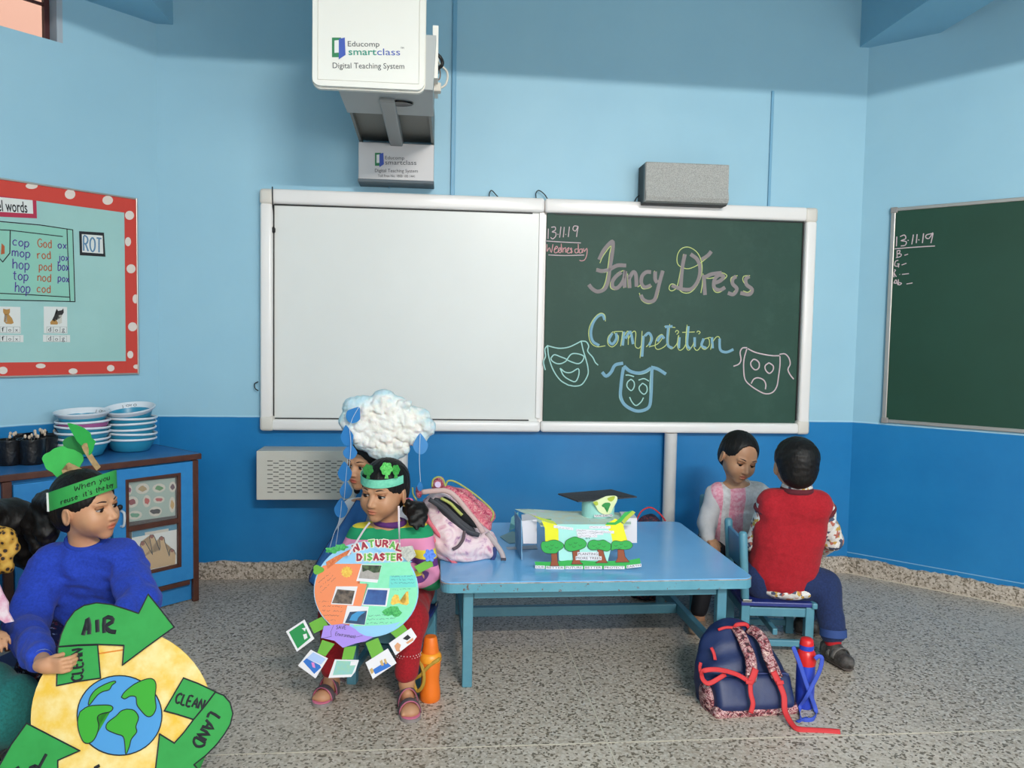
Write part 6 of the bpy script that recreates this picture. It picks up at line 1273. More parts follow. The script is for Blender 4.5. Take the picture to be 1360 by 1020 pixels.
# ================================================================ RECYCLING SIGN
pS_=Plane(pt(160,950,1.94),(.04,-.93,.36),(1,0,0)); q=4.121
def sign():
    O=lambda s:T(0,780,q,s)
    e=thing('recycling_sign','round yellow cardboard sign with green arrows reading clean air and clean land','sign',fl(160,1015))
    YL=bpy.data.materials.new('yellow_dabbed_paint'); YL.use_nodes=True; t=NT(YL); v=t.vor(28,'SMOOTH_F1'); nn=t.noise(22,4,.6); a=t.ramp(v,[(.1,'f2dc9a'),(.6,'eec24a')]); b=t.ramp(nn,[(.35,'eab730'),(.65,'f4e0a6')]); t.col(t.mix(.55,a,b)); t.b.inputs['Roughness'].default_value=.6
    circ=[(163+121*math.cos(a),955+121*math.sin(a)) for a in [i*math.pi/28 for i in range(56)]]
    fin('yellow_disc',ppoly(pS_,circ,0,.004),YL,e,True)
    GA=mat('green_arrow_card','2c9440',.6,vary=(14,'34a04a',.7)); h=.0045
    def arrow(pts,nm,hh=h): 
        P=O(pts)[0]; o=fin(nm,ppoly(pS_,P,hh,.003),GA,e,True); bm=bmesh.new(); stroke(bm,pS_,[P+[P[0]]],.0038,hh+.0034,1,5,.35); fin('ink_outline',bm,INK,o,True); return o
    arrow("330,325 345,260 375,190 420,130 470,100 540,85 620,95 700,120 768,143 790,100 820,38 890,125 962,218 820,320 680,425 688,318 540,312 440,315",'green_arrow',.0075)
    arrow("325,325 440,318 542,315 558,497 430,515 318,538",'green_tab',.0045)
    arrow("1010,495 1090,525 1185,570 1125,650 1065,722 980,695 905,675 960,580",'green_tab',.0045)
    arrow("1185,572 1230,590 1265,630 1280,690 1265,750 1235,800 1190,860 1130,920 1068,968 1095,1000 1110,1030 1000,1075 850,1090 858,990 880,800 915,822 960,850 1010,795 1065,722 1130,645",'green_arrow',.0045)
    arrow("155,742 290,812 445,892 325,945 325,1010 330,1110 190,1150 60,1120 -60,1080 0,985 70,860",'green_arrow',.0045)
    EB=mat('earth_blue_paint','4d96cf',.5); EG=mat('earth_green_paint','3aa32c',.5)
    E=[(660/q+56.2*math.cos(a),780+700/q+52.8*math.sin(a)*1.0) for a in [i*math.pi/24 for i in range(48)]]
    er=fin('earth_disc',ppoly(pS_,E,.0045,.0016),EB,e,True)
    bm=bmesh.new(); stroke(bm,pS_,[E+[E[0]]],.0032,.0064,1,5,.35)
    for L in ("490,640 500,600 530,560 580,530 630,512 640,520 620,535 605,560 570,570 540,590 500,640","445,680 490,650 560,643 610,645 625,660 610,680 565,690 540,710 548,760 530,820 500,850 465,845 440,790 432,730","670,600 690,570 740,530 800,503 840,500 860,530 855,600 860,660 840,700 810,705 775,670 755,640 750,600 720,595 690,610","700,665 740,672 765,710 750,760 755,790 725,830 715,870 695,912 690,860 680,815 640,800 590,775 595,740 640,705 670,675"):
        P=O(L)[0]; fin('continent',ppoly(pS_,P,.0062,.0008,3),EG,er,True); stroke(bm,pS_,[P+[P[0]]],.0026,.0072,3,5,.35)
    fin('ink_outline',bm,INK,er,True)
    bm=bmesh.new()
    stroke(bm,pS_,O("465,262 485,195 490,170 500,210 498,258/470,232 500,218/542,178 545,245/582,250 582,172 620,168 625,190 590,212 610,240 645,245"),.011,.011,2,6,.35)
    fin('lettering',bm,INK,e,True)
    bm=bmesh.new(); hand(bm,'CLEAN',O('460,505')[0][0],O('460,335')[0][0],14.5,pS_,.0055,.008,0,2,6); fin('lettering',bm,INK,e,True)
    bm=bmesh.new(); Z=T(200,880,7.285,'245,383 508,452')[0]; hand(bm,'CLEAN',Z[0],Z[1],13,pS_,.0052,.008,0,2,6); fin('lettering',bm,INK,e,True)
    bm=bmesh.new(); Z=T(200,880,7.285,'590,478 408,775')[0]; hand(bm,'LAND',Z[0],Z[1],16,pS_,.0068,.008,0,2,6); fin('lettering',bm,INK,e,True)
    bm=bmesh.new(); stroke(bm,pS_,O("175,985 200,975 222,985 260,915/220,985 235,1000/530,985 548,975"),.008,.0085,1,6,.35); stroke(bm,pS_,O("100,1090 120,1040 150,1085 170,1030/70,1010 110,985"),.008,.0085,1,6,.35); fin('lettering',bm,INK,e,True)
    bm=bmesh.new(); stroke(bm,pS_,O("545,362 690,340"),.004,.0045,1,5,.35); fin('orange_line',bm,mat('orange_felt','e0862a',.7),e,True)
sign()
# ================================================================ NATURAL DISASTER SIGN
def disaster():
    n=Vector((-.05,-.90,.42)).normalized(); pl=Plane(pt(490,790,2.53),n,(1,0,0)); O=lambda s:T(370,700,3.642,s); K=lambda s:T(400,690,5.37,s)
    e=thing('disaster_sign','round orange and green sign reading natural disaster with photo cards on green tabs','sign',fl(485,900))
    C=[(486.5+69.5*math.cos(a),785+62*math.sin(a)*(1.0 if math.sin(a)>0 else 1.05)) for a in [i*math.pi/24 for i in range(48)]]
    SB=mat('sky_blue_card','93c6e6',.7); OR_=mat('orange_card','ee8a5c',.7); GM=mat('mint_card','86dcae',.7,vary=(60,'92e0bb',.6)); PV=mat('lilac_card','a98be0',.7); GT=mat('leaf_green_strip','6cab3a',.7); PH=mat('photo_white','e4dfe2',.5)
    S_=lambda pts,m,nm,h=.0,th=.002,sm=0,lab=None:fin(nm,ppoly(pl,pts,h,th,sm),m,e,True,label=lab)
    # green strips with cards (behind the disc)
    for s1,s2 in (("145,465 215,430 240,480 170,515","35,505 125,447 172,540 88,603"),("185,610 210,545 270,565 225,625","155,593 238,635 178,732 93,670"),("305,640 318,580 375,575 360,640","272,640 388,643 370,700 350,725 240,730"),("420,560 480,535 508,600 450,637","420,655 528,587 570,658 455,735"),("535,505 590,455 625,500 575,545","533,562 640,487 668,530 650,555 565,620"),("655,190 738,150 748,188 680,222",None)):
        S_(O(s1)[0],GT,'green_strip',-.004,.0015)
        if s2: S_(O(s2)[0],PH,'photo_card',-.0022,.0012)
    INS=mat('print_green','1f8a48',.6); S_(O("50,508 118,462 155,535 92,588")[0],INS,'card_print',-.0010,.0006); S_(O("112,490 132,486 128,505")[0],PH,'card_print',-.0004,.0004); S_(O("118,520 135,515 140,535 125,545")[0],PH,'card_print',-.0004,.0004); 
    LB=mat('print_pale_blue','a9bfe6',.6); S_(O("168,605 228,638 205,665 135,635")[0],LB,'card_print',-.0010,.0006); S_(O("118,650 135,635 200,668 205,680 172,710")[0],mat('print_sea_blue','2b6cc0',.6),'card_print',-.0010,.0006); S_(O("158,655 172,655 178,682 165,678")[0],mat('print_pink','d783c0',.6),'card_print',-.0003,.0004)
    S_(O("280,646 380,650 355,712 262,716")[0],mat('print_aqua','86bfc0',.6,vary=(60,'9cc6a4',.8)),'card_print',-.0010,.0006); S_(O("350,650 380,650 372,668 345,670")[0],PH,'card_print',-.0003,.0004)
    S_(O("455,690 520,650 545,672 468,712")[0],mat('print_sea_blue'),'card_print',-.0010,.0006)
    for a in ("440,690 452,680 462,700 450,712","490,650 500,640 510,668 498,672","508,640 518,636 526,660 516,664"): S_(O(a)[0],mat('print_sand','c9a56a',.6),'card_print',-.0003,.0004)
    S_(O("560,575 575,558 592,570 585,590 590,605 570,600")[0],mat('print_skin','d89a70',.6),'card_print',-.0003,.0004); S_(O("600,540 625,520 640,535 622,548")[0],INK,'card_print',-.0003,.0004); S_(O("615,560 650,535 652,548 625,565")[0],mat('print_skin'),'card_print',-.0003,.0004)
    # disc and coloured fields
    S_(C,SB,'disc_board',0,.003); h=.0032
    inC=lambda pts:pts
    arcp=lambda a0,a1,r,n_=14:[(486.5+69.5*r*math.cos(a0+(a1-a0)*i/n_),785+62*r*math.sin(a0+(a1-a0)*i/n_)) for i in range(n_+1)]
    S_([(446,749),(481,749),(475,775),(488,775),(480,805),(472,805),(461,806),(455,830)]+arcp(2.0,3.72,.985)[0:],OR_,'orange_field',h,.0007)
    S_([(483,749),(545,746)]+arcp(-.50,.80,.985)+[(515,838),(470,832),(474,806),(482,806),(490,776),(478,775)],GM,'mint_field',h,.0007)
    S_([(470,832),(515,830),(532,826),(520,838),(500,845),(486,841)],SB,'blue_patch',h+.0009,.0005)
    S_(K("165,760 235,752 300,745 345,758 385,780 420,810 460,830 520,838 460,870 390,885 300,915 240,865 145,845")[0],PV,'lilac_patch',h+.0012,.001)
    # title arc and letters
    CWH=mat('letter_backing','e9dfcf',.7); LR=[mat('red_glitter_letter','8f1f34',.5,vary=(150,'c23a55',.9)),mat('green_glitter_letter','3f9a3c',.5,vary=(150,'8fd06a',.9))]
    S_([(450,748)]+[(486.5+62*math.cos(a),768+42*math.sin(a)) for a in [math.pi+.5+i*(math.pi-1.0)/16 for i in range(17)]]+[(548,746)],SB,'title_arc',.0,.0032)
    def letter(ch,x,y,w,hh,rot,m):
        g_=[[tuple(map(float,u.split(','))) for u in part.split()] for part in G[ch].split('/')]; gw=max(u[0] for p_ in g_ for u in p_) or 1; o_=[]
        for part in g_:
            o_.append([(x+(u[0]/max(gw,1)-.5)*w*math.cos(rot)+(u[1]/6-.5)*hh*math.sin(rot),y+(u[0]/max(gw,1)-.5)*w*math.sin(rot)-(u[1]/6-.5)*hh*math.cos(rot)) for u in part])
        bm=bmesh.new(); stroke(bm,pl,o_,.0125,.0042,1,6,.2); fin('letter_backing',bm,CWH,e,True)
        bm=bmesh.new(); stroke(bm,pl,o_,.0066,.0058,1,6,.25); fin('glitter_letter',bm,m,e,True)
    for i,ch in enumerate('NATURAL'):
        x,y=[(473,728),(484,725),(494,722.5),(503,722),(512.5,722.5),(522,724.5),(531,727.5)][i]; letter(ch,x,y,6.2,8,(i-3)*.11-.02,LR[[0,0,1,0,0,1,0][i]])
    for i,ch in enumerate('DISASTER'):
        letter(ch,[478,485,491.5,500,508,515.5,523,531][i],740+abs(i-4)*.1,[5.5,1,5,5.5,5,5,4.5,5.2][i],8,0,LR[[0,1,1,0,0,1,1,0][i]])
    # photos
    def photo(o1,i1,mm,lab=None): S_(K(o1)[0],PH,'photo_print',h+.001,.0007,0,lab); S_(K(i1)[0],mm,'photo_picture',h+.0019,.0003)
    photo("432,320 578,325 545,452 395,440","438,325 574,330 553,430 412,420",mat('storm_photo','b3aaa4',.6,vary=(40,'8f8984',.8)),'photo print of a flooded street'); S_(K("436,326 576,330 562,378 520,382 480,362 440,375")[0],mat('dark_tree_print','20281f',.6,vary=(70,'587048',.9)),'photo_picture',h+.0024,.0003)
    photo("252,478 405,478 372,612 215,605","262,498 385,510 362,605 222,598",mat('quake_photo','7b6a5e',.6,vary=(60,'2f2a28',.9))); 
    photo("475,488 635,492 610,622 435,612","478,500 618,506 602,612 445,606",mat('sea_storm_photo','23407c',.5,vary=(16,'3c66a8',.8)))
    photo("332,615 485,622 455,755 300,742","350,660 472,652 455,752 315,738",mat('wave_photo_dark','1f2d44',.5,vary=(20,'35567c',.8))); S_(K("345,720 365,680 410,655 460,660 430,680 410,700 400,725")[0],mat('wave_print','3c8fc4',.5),'photo_picture',h+.0024,.0003)
    # stickers
    def blob(x,y,rx,ry,nn,amp,m,nm): S_([(x+rx*(1+amp*math.cos(nn*a))*math.cos(a),y+ry*(1+amp*math.cos(nn*a))*math.sin(a)) for a in [i*math.pi/24 for i in range(48)]],m,nm,h+.0009,.0012)
    blob(461,760,7,7,12,.14,mat('gold_glitter','e0a53a',.4,vary=(140,'f0cf5a',.9)),'sun_sticker')
    S_(K("640,600 650,560 670,535 695,540 705,580 730,600 745,590 752,560 748,520 765,512 768,560 770,600 755,612 720,606 700,598 680,602 655,612")[0],mat('gold_glitter'),'scooter_sticker',h+.0009,.0012)
    S_(K("578,660 600,640 640,620 690,620 705,650 722,665 700,690 670,698 650,680 620,690 595,680")[0],mat('green_glitter','1f8a42',.5,vary=(140,'5ac46a',.9)),'car_sticker',h+.0009,.0012)
    blob(442,731,9,4,5,.2,mat('green_glitter'),'bush_sticker'); blob(454,727,8,4,5,.2,mat('green_glitter'),'bush_sticker'); blob(423,757,7,6,3,.15,GT,'green_leaf_tab')
    S_(K("180,305 240,270 350,215 360,245 300,270 250,310 190,355")[0],mat('rust_glitter','cc5a2c',.5,vary=(120,'e08a52',.9)),'fire_sticker',h+.0009,.0012); blob(571,738,7.5,8,6,.14,mat('blue_glitter','2f63c9',.5,vary=(120,'6a96ea',.9)),'blue_sticker')
    S_([(532,727),(548,725),(553,738),(543,747),(533,738)],mat('silver_glitter','9f9f9a',.4,vary=(160,'cfccc0',.9)),'silver_patch',h+.0009,.0015)
    S_([(518,765),(552,764),(553,780),(517,781)],mat('turquoise_text_strip','6fd0c4',.7),'text_strip',h+.0009,.0004)
    bm=bmesh.new()
    for i,(a,b) in enumerate((((424,775),(440,762)),((426,781),(444,765)),((427,788),(447,768)),((424,800),(447,800)),((427,806),(455,807)),((428,812),(455,813)),((430,818),(452,819)),((432,824),(448,825)))): squiggle(bm,pl,a,b,2,.0009,h+.0008,i)
    for i,(a,b) in enumerate((((520,767),(550,766)),((520,771),(550,771)),((520,776),(551,775)),((522,785),(546,783)),((490,819),(514,818)),((488,824),(526,822)),((487,829),(522,828)))): squiggle(bm,pl,a,b,2,.0009,h+.0014,20+i)
    o=fin('small_handwriting',bm,mat('thin_pen','3a4550',.7),e,True); o['kind']='stuff'
    bm=bmesh.new(); hand(bm,'SAVE',(447,835.5),(460,835.5),4.5,pl,.0014,h+.0024); hand(bm,'Environment',(446,844),(472,848),4.5,pl,.0013,h+.0024); stroke(bm,pl,K("235,755 215,800 218,835 150,848/360,840 400,838 440,828"),.001,h+.0024,1,4,.3); fin('handwriting',bm,INK,e,True)
    bm=bmesh.new(); text
    text('SAVE WATER',(384,839),(390,855),pl,PH,e,'lettering',-.0002,ht=4) if False else None
    # neck ribbon
    RB=mat('white_ribbon','ddd0d4',.7)
    for pts in ([(491,694,2.745),(484,703,2.69),(472,722,2.60),(462,738,2.55)],[(529.5,672,2.76),(530,700,2.72),(530.5,718,2.62),(531,728,2.57)]):
        bm=bmesh.new(); tube(bm,cat([Vector(pt(*p)) for p in pts],5),.0032,6,N=(0,-1,0),flat=.3); fin('neck_ribbon',bm,RB,e,True)
disaster()
# ================================================================ BOTTLES
OG=mat('orange_plastic','e8731e',.35); OY=mat('amber_orange_plastic','ee9a26',.35)
def obottle():
    p=fl(571,929); e=thing('water_bottle','bright orange plastic water bottle with strap standing by the small chair','bottle',p); sc=.93
    bm=bmesh.new(); lathe(bm,[(0,0),(.034,0),(.0385,.006),(.0385,.03),(.034,.065),(.0335,.085),(.037,.12),(.0385,.145),(.036,.156),(0,.156)],32,Matrix.Scale(sc,4)); fin('bottle_body',bm,OG,e,smooth=True,angle=.9)
    bm=bmesh.new(); lathe(bm,[(0,.150),(.041,.150),(.042,.156),(.041,.168),(.036,.178),(.031,.182),(0,.182)],32,Matrix.Scale(sc,4)); fin('shoulder_ring',bm,OY,e,smooth=True,angle=.9)
    bm=bmesh.new(); lathe(bm,[(0,.180),(.031,.180),(.0305,.190),(.024,.232),(.021,.240),(0,.242)],32,Matrix.Scale(sc,4)); fin('cap',bm,OG,e,smooth=True,angle=.9)
    ST=mat('olive_yellow_strap','a8842a',.7); bm=bmesh.new(); P=[(.037,-.012,.150),(.030,-.034,.155),(.0,-.038,.135),(-.03,-.034,.10),(-.055,-.02,.075),(-.040,-.034,.045),(-.02,-.041,.07),(-.018,-.040,.11),(-.036,-.018,.15)]; tube(bm,cat(P,6),.006,8,N=(0,-1,.2),flat=.25); fin('strap',bm,ST,e,smooth=True)
obottle()
def bbottle():
    p=fl(1068,938); e=thing('water_bottle','blue water bottle with red top beside the navy backpack','bottle',p,group=None); sc=.94
    BB=mat('cobalt_plastic','2a44b8',.35); RD=mat('scarlet_plastic','d32222',.3)
    bm=bmesh.new(); lathe(bm,[(0,0),(.030,0),(.033,.006),(.033,.155),(.031,.165),(0,.165)],32,Matrix.Scale(sc,4)); fin('bottle_body',bm,BB,e,smooth=True,angle=.9)
    bm=bmesh.new(); lathe(bm,[(0,.160),(.034,.160),(.0355,.170),(.035,.195),(.028,.212),(.024,.216),(0,.216)],32,Matrix.Scale(sc,4)); fin('shoulder_cup',bm,RD,e,smooth=True,angle=.9)
    bm=bmesh.new(); lathe(bm,[(0,.215),(.025,.215),(.026,.232),(0,.233)],32,Matrix.Scale(sc,4)); fin('neck_ring',bm,BB,e,smooth=True,angle=.9)
    bm=bmesh.new(); lathe(bm,[(0,.232),(.025,.232),(.023,.250),(.018,.256),(0,.257)],32,Matrix.Scale(sc,4)); fin('cap',bm,RD,e,smooth=True,angle=.9)
    ST=mat('blue_webbing','3a52b8',.7); q=4.25; 
    pl=[(652,420),(690,520),(730,640),(780,780),(770,825),(735,835),(700,825),(690,765),(730,700),(760,640),(800,560),(815,490),(795,475),(775,490)]
    bm=bmesh.new(); P=[]
    for i,(x,y) in enumerate(pl):
        X_,Y_=900+x/q,760+y/q; yy=2.58; w=dp(X_,Y_,yy); w.z=max(w.z,.006)
        if y>760: w=fl(X_,Y_,.006)
        P.append(w)
    tube(bm,cat(P,6),.0075,8,N=(0,-1,.15),flat=.2); fin('strap',bm,ST,e,True,smooth=True)
    bm=bmesh.new(); tube(bm,cat([fl(900+x/q,760+y/q,.005) for x,y in ((735,820),(700,832),(675,845))],4),.0075,8,N=(0,0,1),flat=.2); fin('strap_end',bm,ST,e,True,smooth=True)
bbottle()
# ================================================================ NAVY BACKPACK ON THE FLOOR
def camo(name,cols,sc=60):
    m=bpy.data.materials.new(name); m.use_nodes=True; t=NT(m); mp=t.n('ShaderNodeMapping'); mp.inputs['Scale'].default_value=(1,1,1.6); t.l(t.obj(),mp.inputs[0]); n1=t.n('ShaderNodeTexNoise'); n1.inputs['Scale'].default_value=sc; n1.inputs['Detail'].default_value=3; n1.inputs['Distortion'].default_value=1.2; t.l(mp.outputs[0],n1.inputs[0])
    t.col(t.ramp(n1.outputs['Fac'],cols,'CONSTANT')); t.b.inputs['Roughness'].default_value=.7; MATS[name]=m; return m
def frameR(xa,ya,za): return np.stack([xa,ya,za],1)
def backpack():
    b=np.array(fl(1006,951)); e=thing('backpack','navy school backpack with red straps leaning back on the floor','backpack',b)
    NVB=mat('navy_nylon','1a2650',.5,vary=(12,'22315f',.7),bump=(25,.3,.006)); CM=camo('red_brown_print',[(0,'3a1f26'),(.42,'8a3a42'),(.5,'c9a0a0'),(.56,'7a4a4a'),(.62,'d9b9ac')],60); RS=mat('red_webbing','c92f33',.7)
    up=np.array([.0,.50,.866]); xx=np.array([.985,.16,0]); xx/=np.linalg.norm(xx); up-=xx*(up@xx); up/=np.linalg.norm(up); dd=np.cross(up,xx) # toward the back
    if dd[1]<0: dd=-dd
    Rm=frameR(xx,dd,up); P=lambda x,y,z:b+Rm@np.array([x,y,z])
    f=Field(); f.box(P(.0,.085,.09),(.152,.075,.09),Rm,.04,.03); f.ell(P(-.005,.080,.185),(.142,.07,.15),Rm,.05); f.box(P(0,.012,.075),(.140,.035,.062),Rm,.022,.008); f.disp(wrinkle(.003,35,6)); sdf_obj('bag_body',f,.006,NVB,e)
    g=Field(); g.box(P(0,.075,.018),(.152,.088,.022),Rm,.018,.01); sdf_obj('base_panel',g,.006,CM,e)
    g=Field(); g.ell(P(-.142,.06,.07),(.022,.05,.06),Rm,.01); sdf_obj('side_pocket',g,.006,CM,e)
    q=4.25; O=lambda s:[(900+x/q,760+y/q) for x,y in T(0,0,1,s)[0]]
    def strap(pts,off,w,m,nm,flat=.2,pl=None):
        W_=[]
        fr=Plane(P(0,-.028,.1),-dd,xx)
        for (x,y),o_ in zip(pts,off): W_.append(fr.px(x,y,o_))
        bm=bmesh.new(); tube(bm,cat(W_,5),w,8,N=Vector(-dd),flat=flat); return fin(nm,bm,m,e,True,smooth=True)
    strap(O("330,312 360,360 385,420 410,480 418,560 410,610"),(-.06,-.03,-.012,.0,.012,.012),.021,CM,'padded_strap',.35)
    strap(O("400,318 450,345 490,400 510,470 540,540 565,600"),(-.06,-.03,-.012,.0,.010,.012),.021,CM,'padded_strap',.35)
    strap(O("440,545 425,590 405,630"),(.02,.02,.02),.012,RS,'webbing',.2); strap(O("540,560 560,600 575,630"),(.02,.02,.02),.012,RS,'webbing',.2)
    strap(O("410,600 412,680 425,740 412,795"),(.018,.022,.020,.012),.0085,RS,'webbing',.2)
    strap(O("400,615 330,575 230,550 150,555 135,580 150,615 185,625 270,575"),(.018,.03,.045,.05,.03,.02,.018,.025),.008,RS,'webbing',.2)
    bm=bmesh.new(); fr=Plane(P(0,-.028,.1),-dd,xx); W_=[fr.px(*O("575,630")[0],.018),fr.px(*O("600,700")[0],.022),fr.px(*O("605,780")[0],.022),fl(*O("640,850")[0],.012),fl(*O("680,885")[0],.006),fl(*O("760,893")[0],.004),fl(*O("845,897")[0],.004),fl(*O("918,903")[0],.004)]
    tube(bm,cat(W_,6),.010,8,N=[Vector((0,-.7,.7))]*200,flat=.2); fin('trailing_strap',bm,RS,e,True,smooth=True)
    strap(O("320,312 335,296 385,294 400,312"),(-.055,-.045,-.045,-.055),.007,RS,'grab_handle',.4)
    strap(O("190,425 205,460 212,495"),(-.04,-.036,-.034),.006,RS,'zip_pull',.3); strap(O("228,325 270,312 320,312"),(-.06,-.055,-.055),.005,RS,'red_piping',.4); strap(O("130,510 125,540 130,570"),(-.03,-.03,-.03),.006,RS,'zip_pull',.4)
    for s_ in ("385,600 425,640","555,615 600,630"):
        a_,b_=O(s_); c_=fr.px((a_[0]+b_[0])/2,(a_[1]+b_[1])/2,.024); bm=bmesh.new(); M=Matrix.Translation(c_)@Matrix(Rm.tolist()).to_4x4(); box(bm,(0,0,0),(.026,.006,.012),.002,M); fin('strap_buckle',bm,RS,e,True)
    bm=bmesh.new(); tube(bm,cat([Vector(P(x,-.017,z)) for x,z in ((-.12,.118),(-.125,.126),(0,.132),(.125,.126),(.12,.118))],5),.003,6); fin('zip_line',bm,mat('navy_piping','2b3a6e',.6),e,True)
backpack()
# ================================================================ PINK BACKPACK ON THE TABLE
def pinkbag():
    b=np.array(fl(608,748,ZT)); e=thing('backpack','open pink marbled backpack slumped on the left end of the table','backpack',(b[0],b[1],ZT))
    PM=bpy.data.materials.new('pink_marbled_nylon'); PM.use_nodes=True; t=NT(PM); n1=t.n('ShaderNodeTexNoise'); n1.inputs['Scale'].default_value=14; n1.inputs['Detail'].default_value=5; n1.inputs['Distortion'].default_value=1.6; t.l(t.obj(),n1.inputs[0]); t.col(t.ramp(n1.outputs['Fac'],[(.30,'8d5f8f'),(.38,'d9b5c0'),(.5,'e6cfd0'),(.62,'dba9b5'),(.72,'b97a97')])); t.b.inputs['Roughness'].default_value=.6; t.bump(t.noise(22,4),.4,.006)
    PS=mat('coral_pink_piping','cf6170',.6); DKB=mat('dark_grey_lining','37383e',.7); YG=mat('lime_piping','a9ad5a',.6); PRT=camo('rose_print_fabric',[(0,'b83f5c'),(.42,'d9818c'),(.52,'c94f66'),(.6,'e0a3a0'),(.68,'9c5a6a')],45)
    Yb=3.0; q=6.375; O=lambda x,y,Y=Yb:np.array(dp(540+x/q,620+y/q,Y))
    f=Field(); f.path([O(280,300),O(330,470),O(420,640),O(560,745)],[.050,.072,.078,.060],.05); f.path([O(380,560),O(640,700)],[.065,.055],.05); f.path([O(300,430,2.99),O(370,600,2.98),O(450,690,2.98)],[.055,.072,.065],.05); f.path([O(250,330,3.03),O(400,450,3.05),O(560,580,3.05)],[.05,.06,.05],.04); f.path([O(560,620),O(670,640)],[.05,.035],.04); f.disp(wrinkle(.0055,34,12)); f.disp(wrinkle(.002,90,4)); f.clip((0,0,ZT+.001),(0,0,-1))
    f.ell(O(420,430,2.955),(.105,.035,.028),np.array(Matrix.Rotation(.78,3,'Y')),.006,True)
    sdf_obj('bag_body',f,.0055,PM,e)
    # dark opening with lining, rear compartments
    f=Field(); Rt=np.array(Matrix.Rotation(.72,3,'Y')); f.ell(O(410,425,2.925),(.108,.022,.026),Rt,.01); sdf_obj('dark_lining',f,.005,DKB,e); f=Field(); f.ell(O(455,385,2.915),(.088,.020,.017),Rt,.01); sdf_obj('black_lining',f,.005,mat('black_cloth_lining','0c0c0e',.9),e)
    f=Field(); f.path([O(330,275,3.06),O(480,380,3.07),O(660,500,3.08)],[.026,.032,.030],.03); f.path([O(330,215,3.08),O(480,280,3.10),O(690,410,3.12)],[.030,.036,.030],.03); f.disp(wrinkle(.002,60,2)); sdf_obj('rear_compartment',f,.0055,PRT,e)
    f=Field(); f.ell(O(265,140,3.08),(.024,.045,.030),Rt,.01); sdf_obj('rolled_flap',f,.005,PRT,e)
    f=Field(); f.ell(O(105,210,3.075),(.014,.02,.028),None,.01); sdf_obj('side_flap',f,.005,PRT,e)
    bm=bmesh.new(); tube(bm,cat([Vector(O(x,y,2.91)) for x,y in ((130,215),(230,205),(340,205),(420,260),(520,380),(600,480),(650,560))],5),.010,8,N=(0,-1,0),flat=.5); fin('opening_edge',bm,mat('beige_pink_binding','c4a5a0',.7),e,True,smooth=True)
    bm=bmesh.new(); tube(bm,cat([Vector(O(x,y,2.905)) for x,y in ((190,275),(300,345),(410,450),(510,540),(615,580))],5),.009,8,N=(0,-1,0),flat=.4); fin('zip_tape',bm,DKB,e,True,smooth=True)
    bm=bmesh.new(); tube(bm,cat([Vector(O(x,y,3.02)) for x,y in ((215,170),(225,110),(270,85),(310,110),(330,160),(350,120),(420,130),(560,220),(700,340),(735,400),(715,460))],5),.0035,6); fin('lime_piping',bm,YG,e,True,smooth=True)
    bm=bmesh.new(); tube(bm,cat([Vector(O(x,y,2.893)) for x,y in ((290,265),(370,310),(420,360),(470,410))],5),.006,6,N=(0,-1,0),flat=.5); fin('lime_piping',bm,YG,e,True,smooth=True)
    bm=bmesh.new(); tube(bm,cat([Vector(O(x,y,3.03)) for x,y in ((50,175),(55,230),(85,285)) ],5),.003,6); fin('lime_piping',bm,YG,e,True,smooth=True)
    for pts,w,m,nm,Y in (([(135,345),(200,480),(290,590),(420,680)],.008,PS,'pink_piping',2.898),([(150,420),(220,600),(330,740),(430,830),(560,845)],.007,PS,'pink_piping',2.905),([(490,540),(480,610),(440,670),(390,700)],.006,mat('taupe_pull_loop','5b4b50',.7),'pull_loop',2.878),([(680,560),(745,640),(800,720),(825,790)],.010,mat('beige_strap','b5a5a4',.7),'hanging_strap',2.955)):
        bm=bmesh.new(); tube(bm,cat([Vector(O(x,y,Y)) for x,y in pts],5),w,8,N=(0,-1,0),flat=.45); fin(nm,bm,m,e,True,smooth=True)
    bm=bmesh.new(); o_=Vector(O(820,785,2.95)); box(bm,o_,(.020,.008,.012),.002); fin('strap_tip',bm,mat('dark_tab','45424c',.7),e,True)
    bm=bmesh.new(); tube(bm,cat([Vector(O(x,y,2.955)) for x,y in ((745,680),(740,760),(690,830),(620,858))],5),.008,8,N=(0,-1,0),flat=.6); fin('navy_binding',bm,mat('navy_piping'),e,True,smooth=True)
    bm=bmesh.new(); cyl(bm,O(265,150,3.035),O(265,150,3.028),.012,n=16); fin('round_badge',bm,mat('pale_lilac_badge','c9b6d9',.6),e,True)
pinkbag()
# small dark bag behind the table
f=Field(); pb_=np.array(dp(864,690,3.75)); f.ell(pb_-[0,0,.10],(.075,.06,.13),None,.01); f.ell(pb_+[.02,0,-.13],(.10,.06,.09),None,.03); f.ell(pb_-[0,0,.28],(.11,.07,.16),None,.03); f.disp(wrinkle(.003,50,2)); f.clip((0,0,.002),(0,0,-1))
eb=thing('backpack','dark bag with red and blue pattern standing behind the table, mostly hidden','backpack',(pb_[0],pb_[1],0)); sdf_obj('bag_body',f,.006,camo('dark_red_print',[(0,'14182c'),(.45,'20233a'),(.52,'7a2c34'),(.58,'2a2436'),(.66,'8f5a4a')],50),eb)
bm=bmesh.new(); tube(bm,cat([Vector(dp(x,y,3.69)) for x,y in ((845,692),(852,679),(864,674),(876,682),(884,692))],5),.004,6); fin('red_piping',bm,mat('red_webbing'),eb,True,smooth=True)
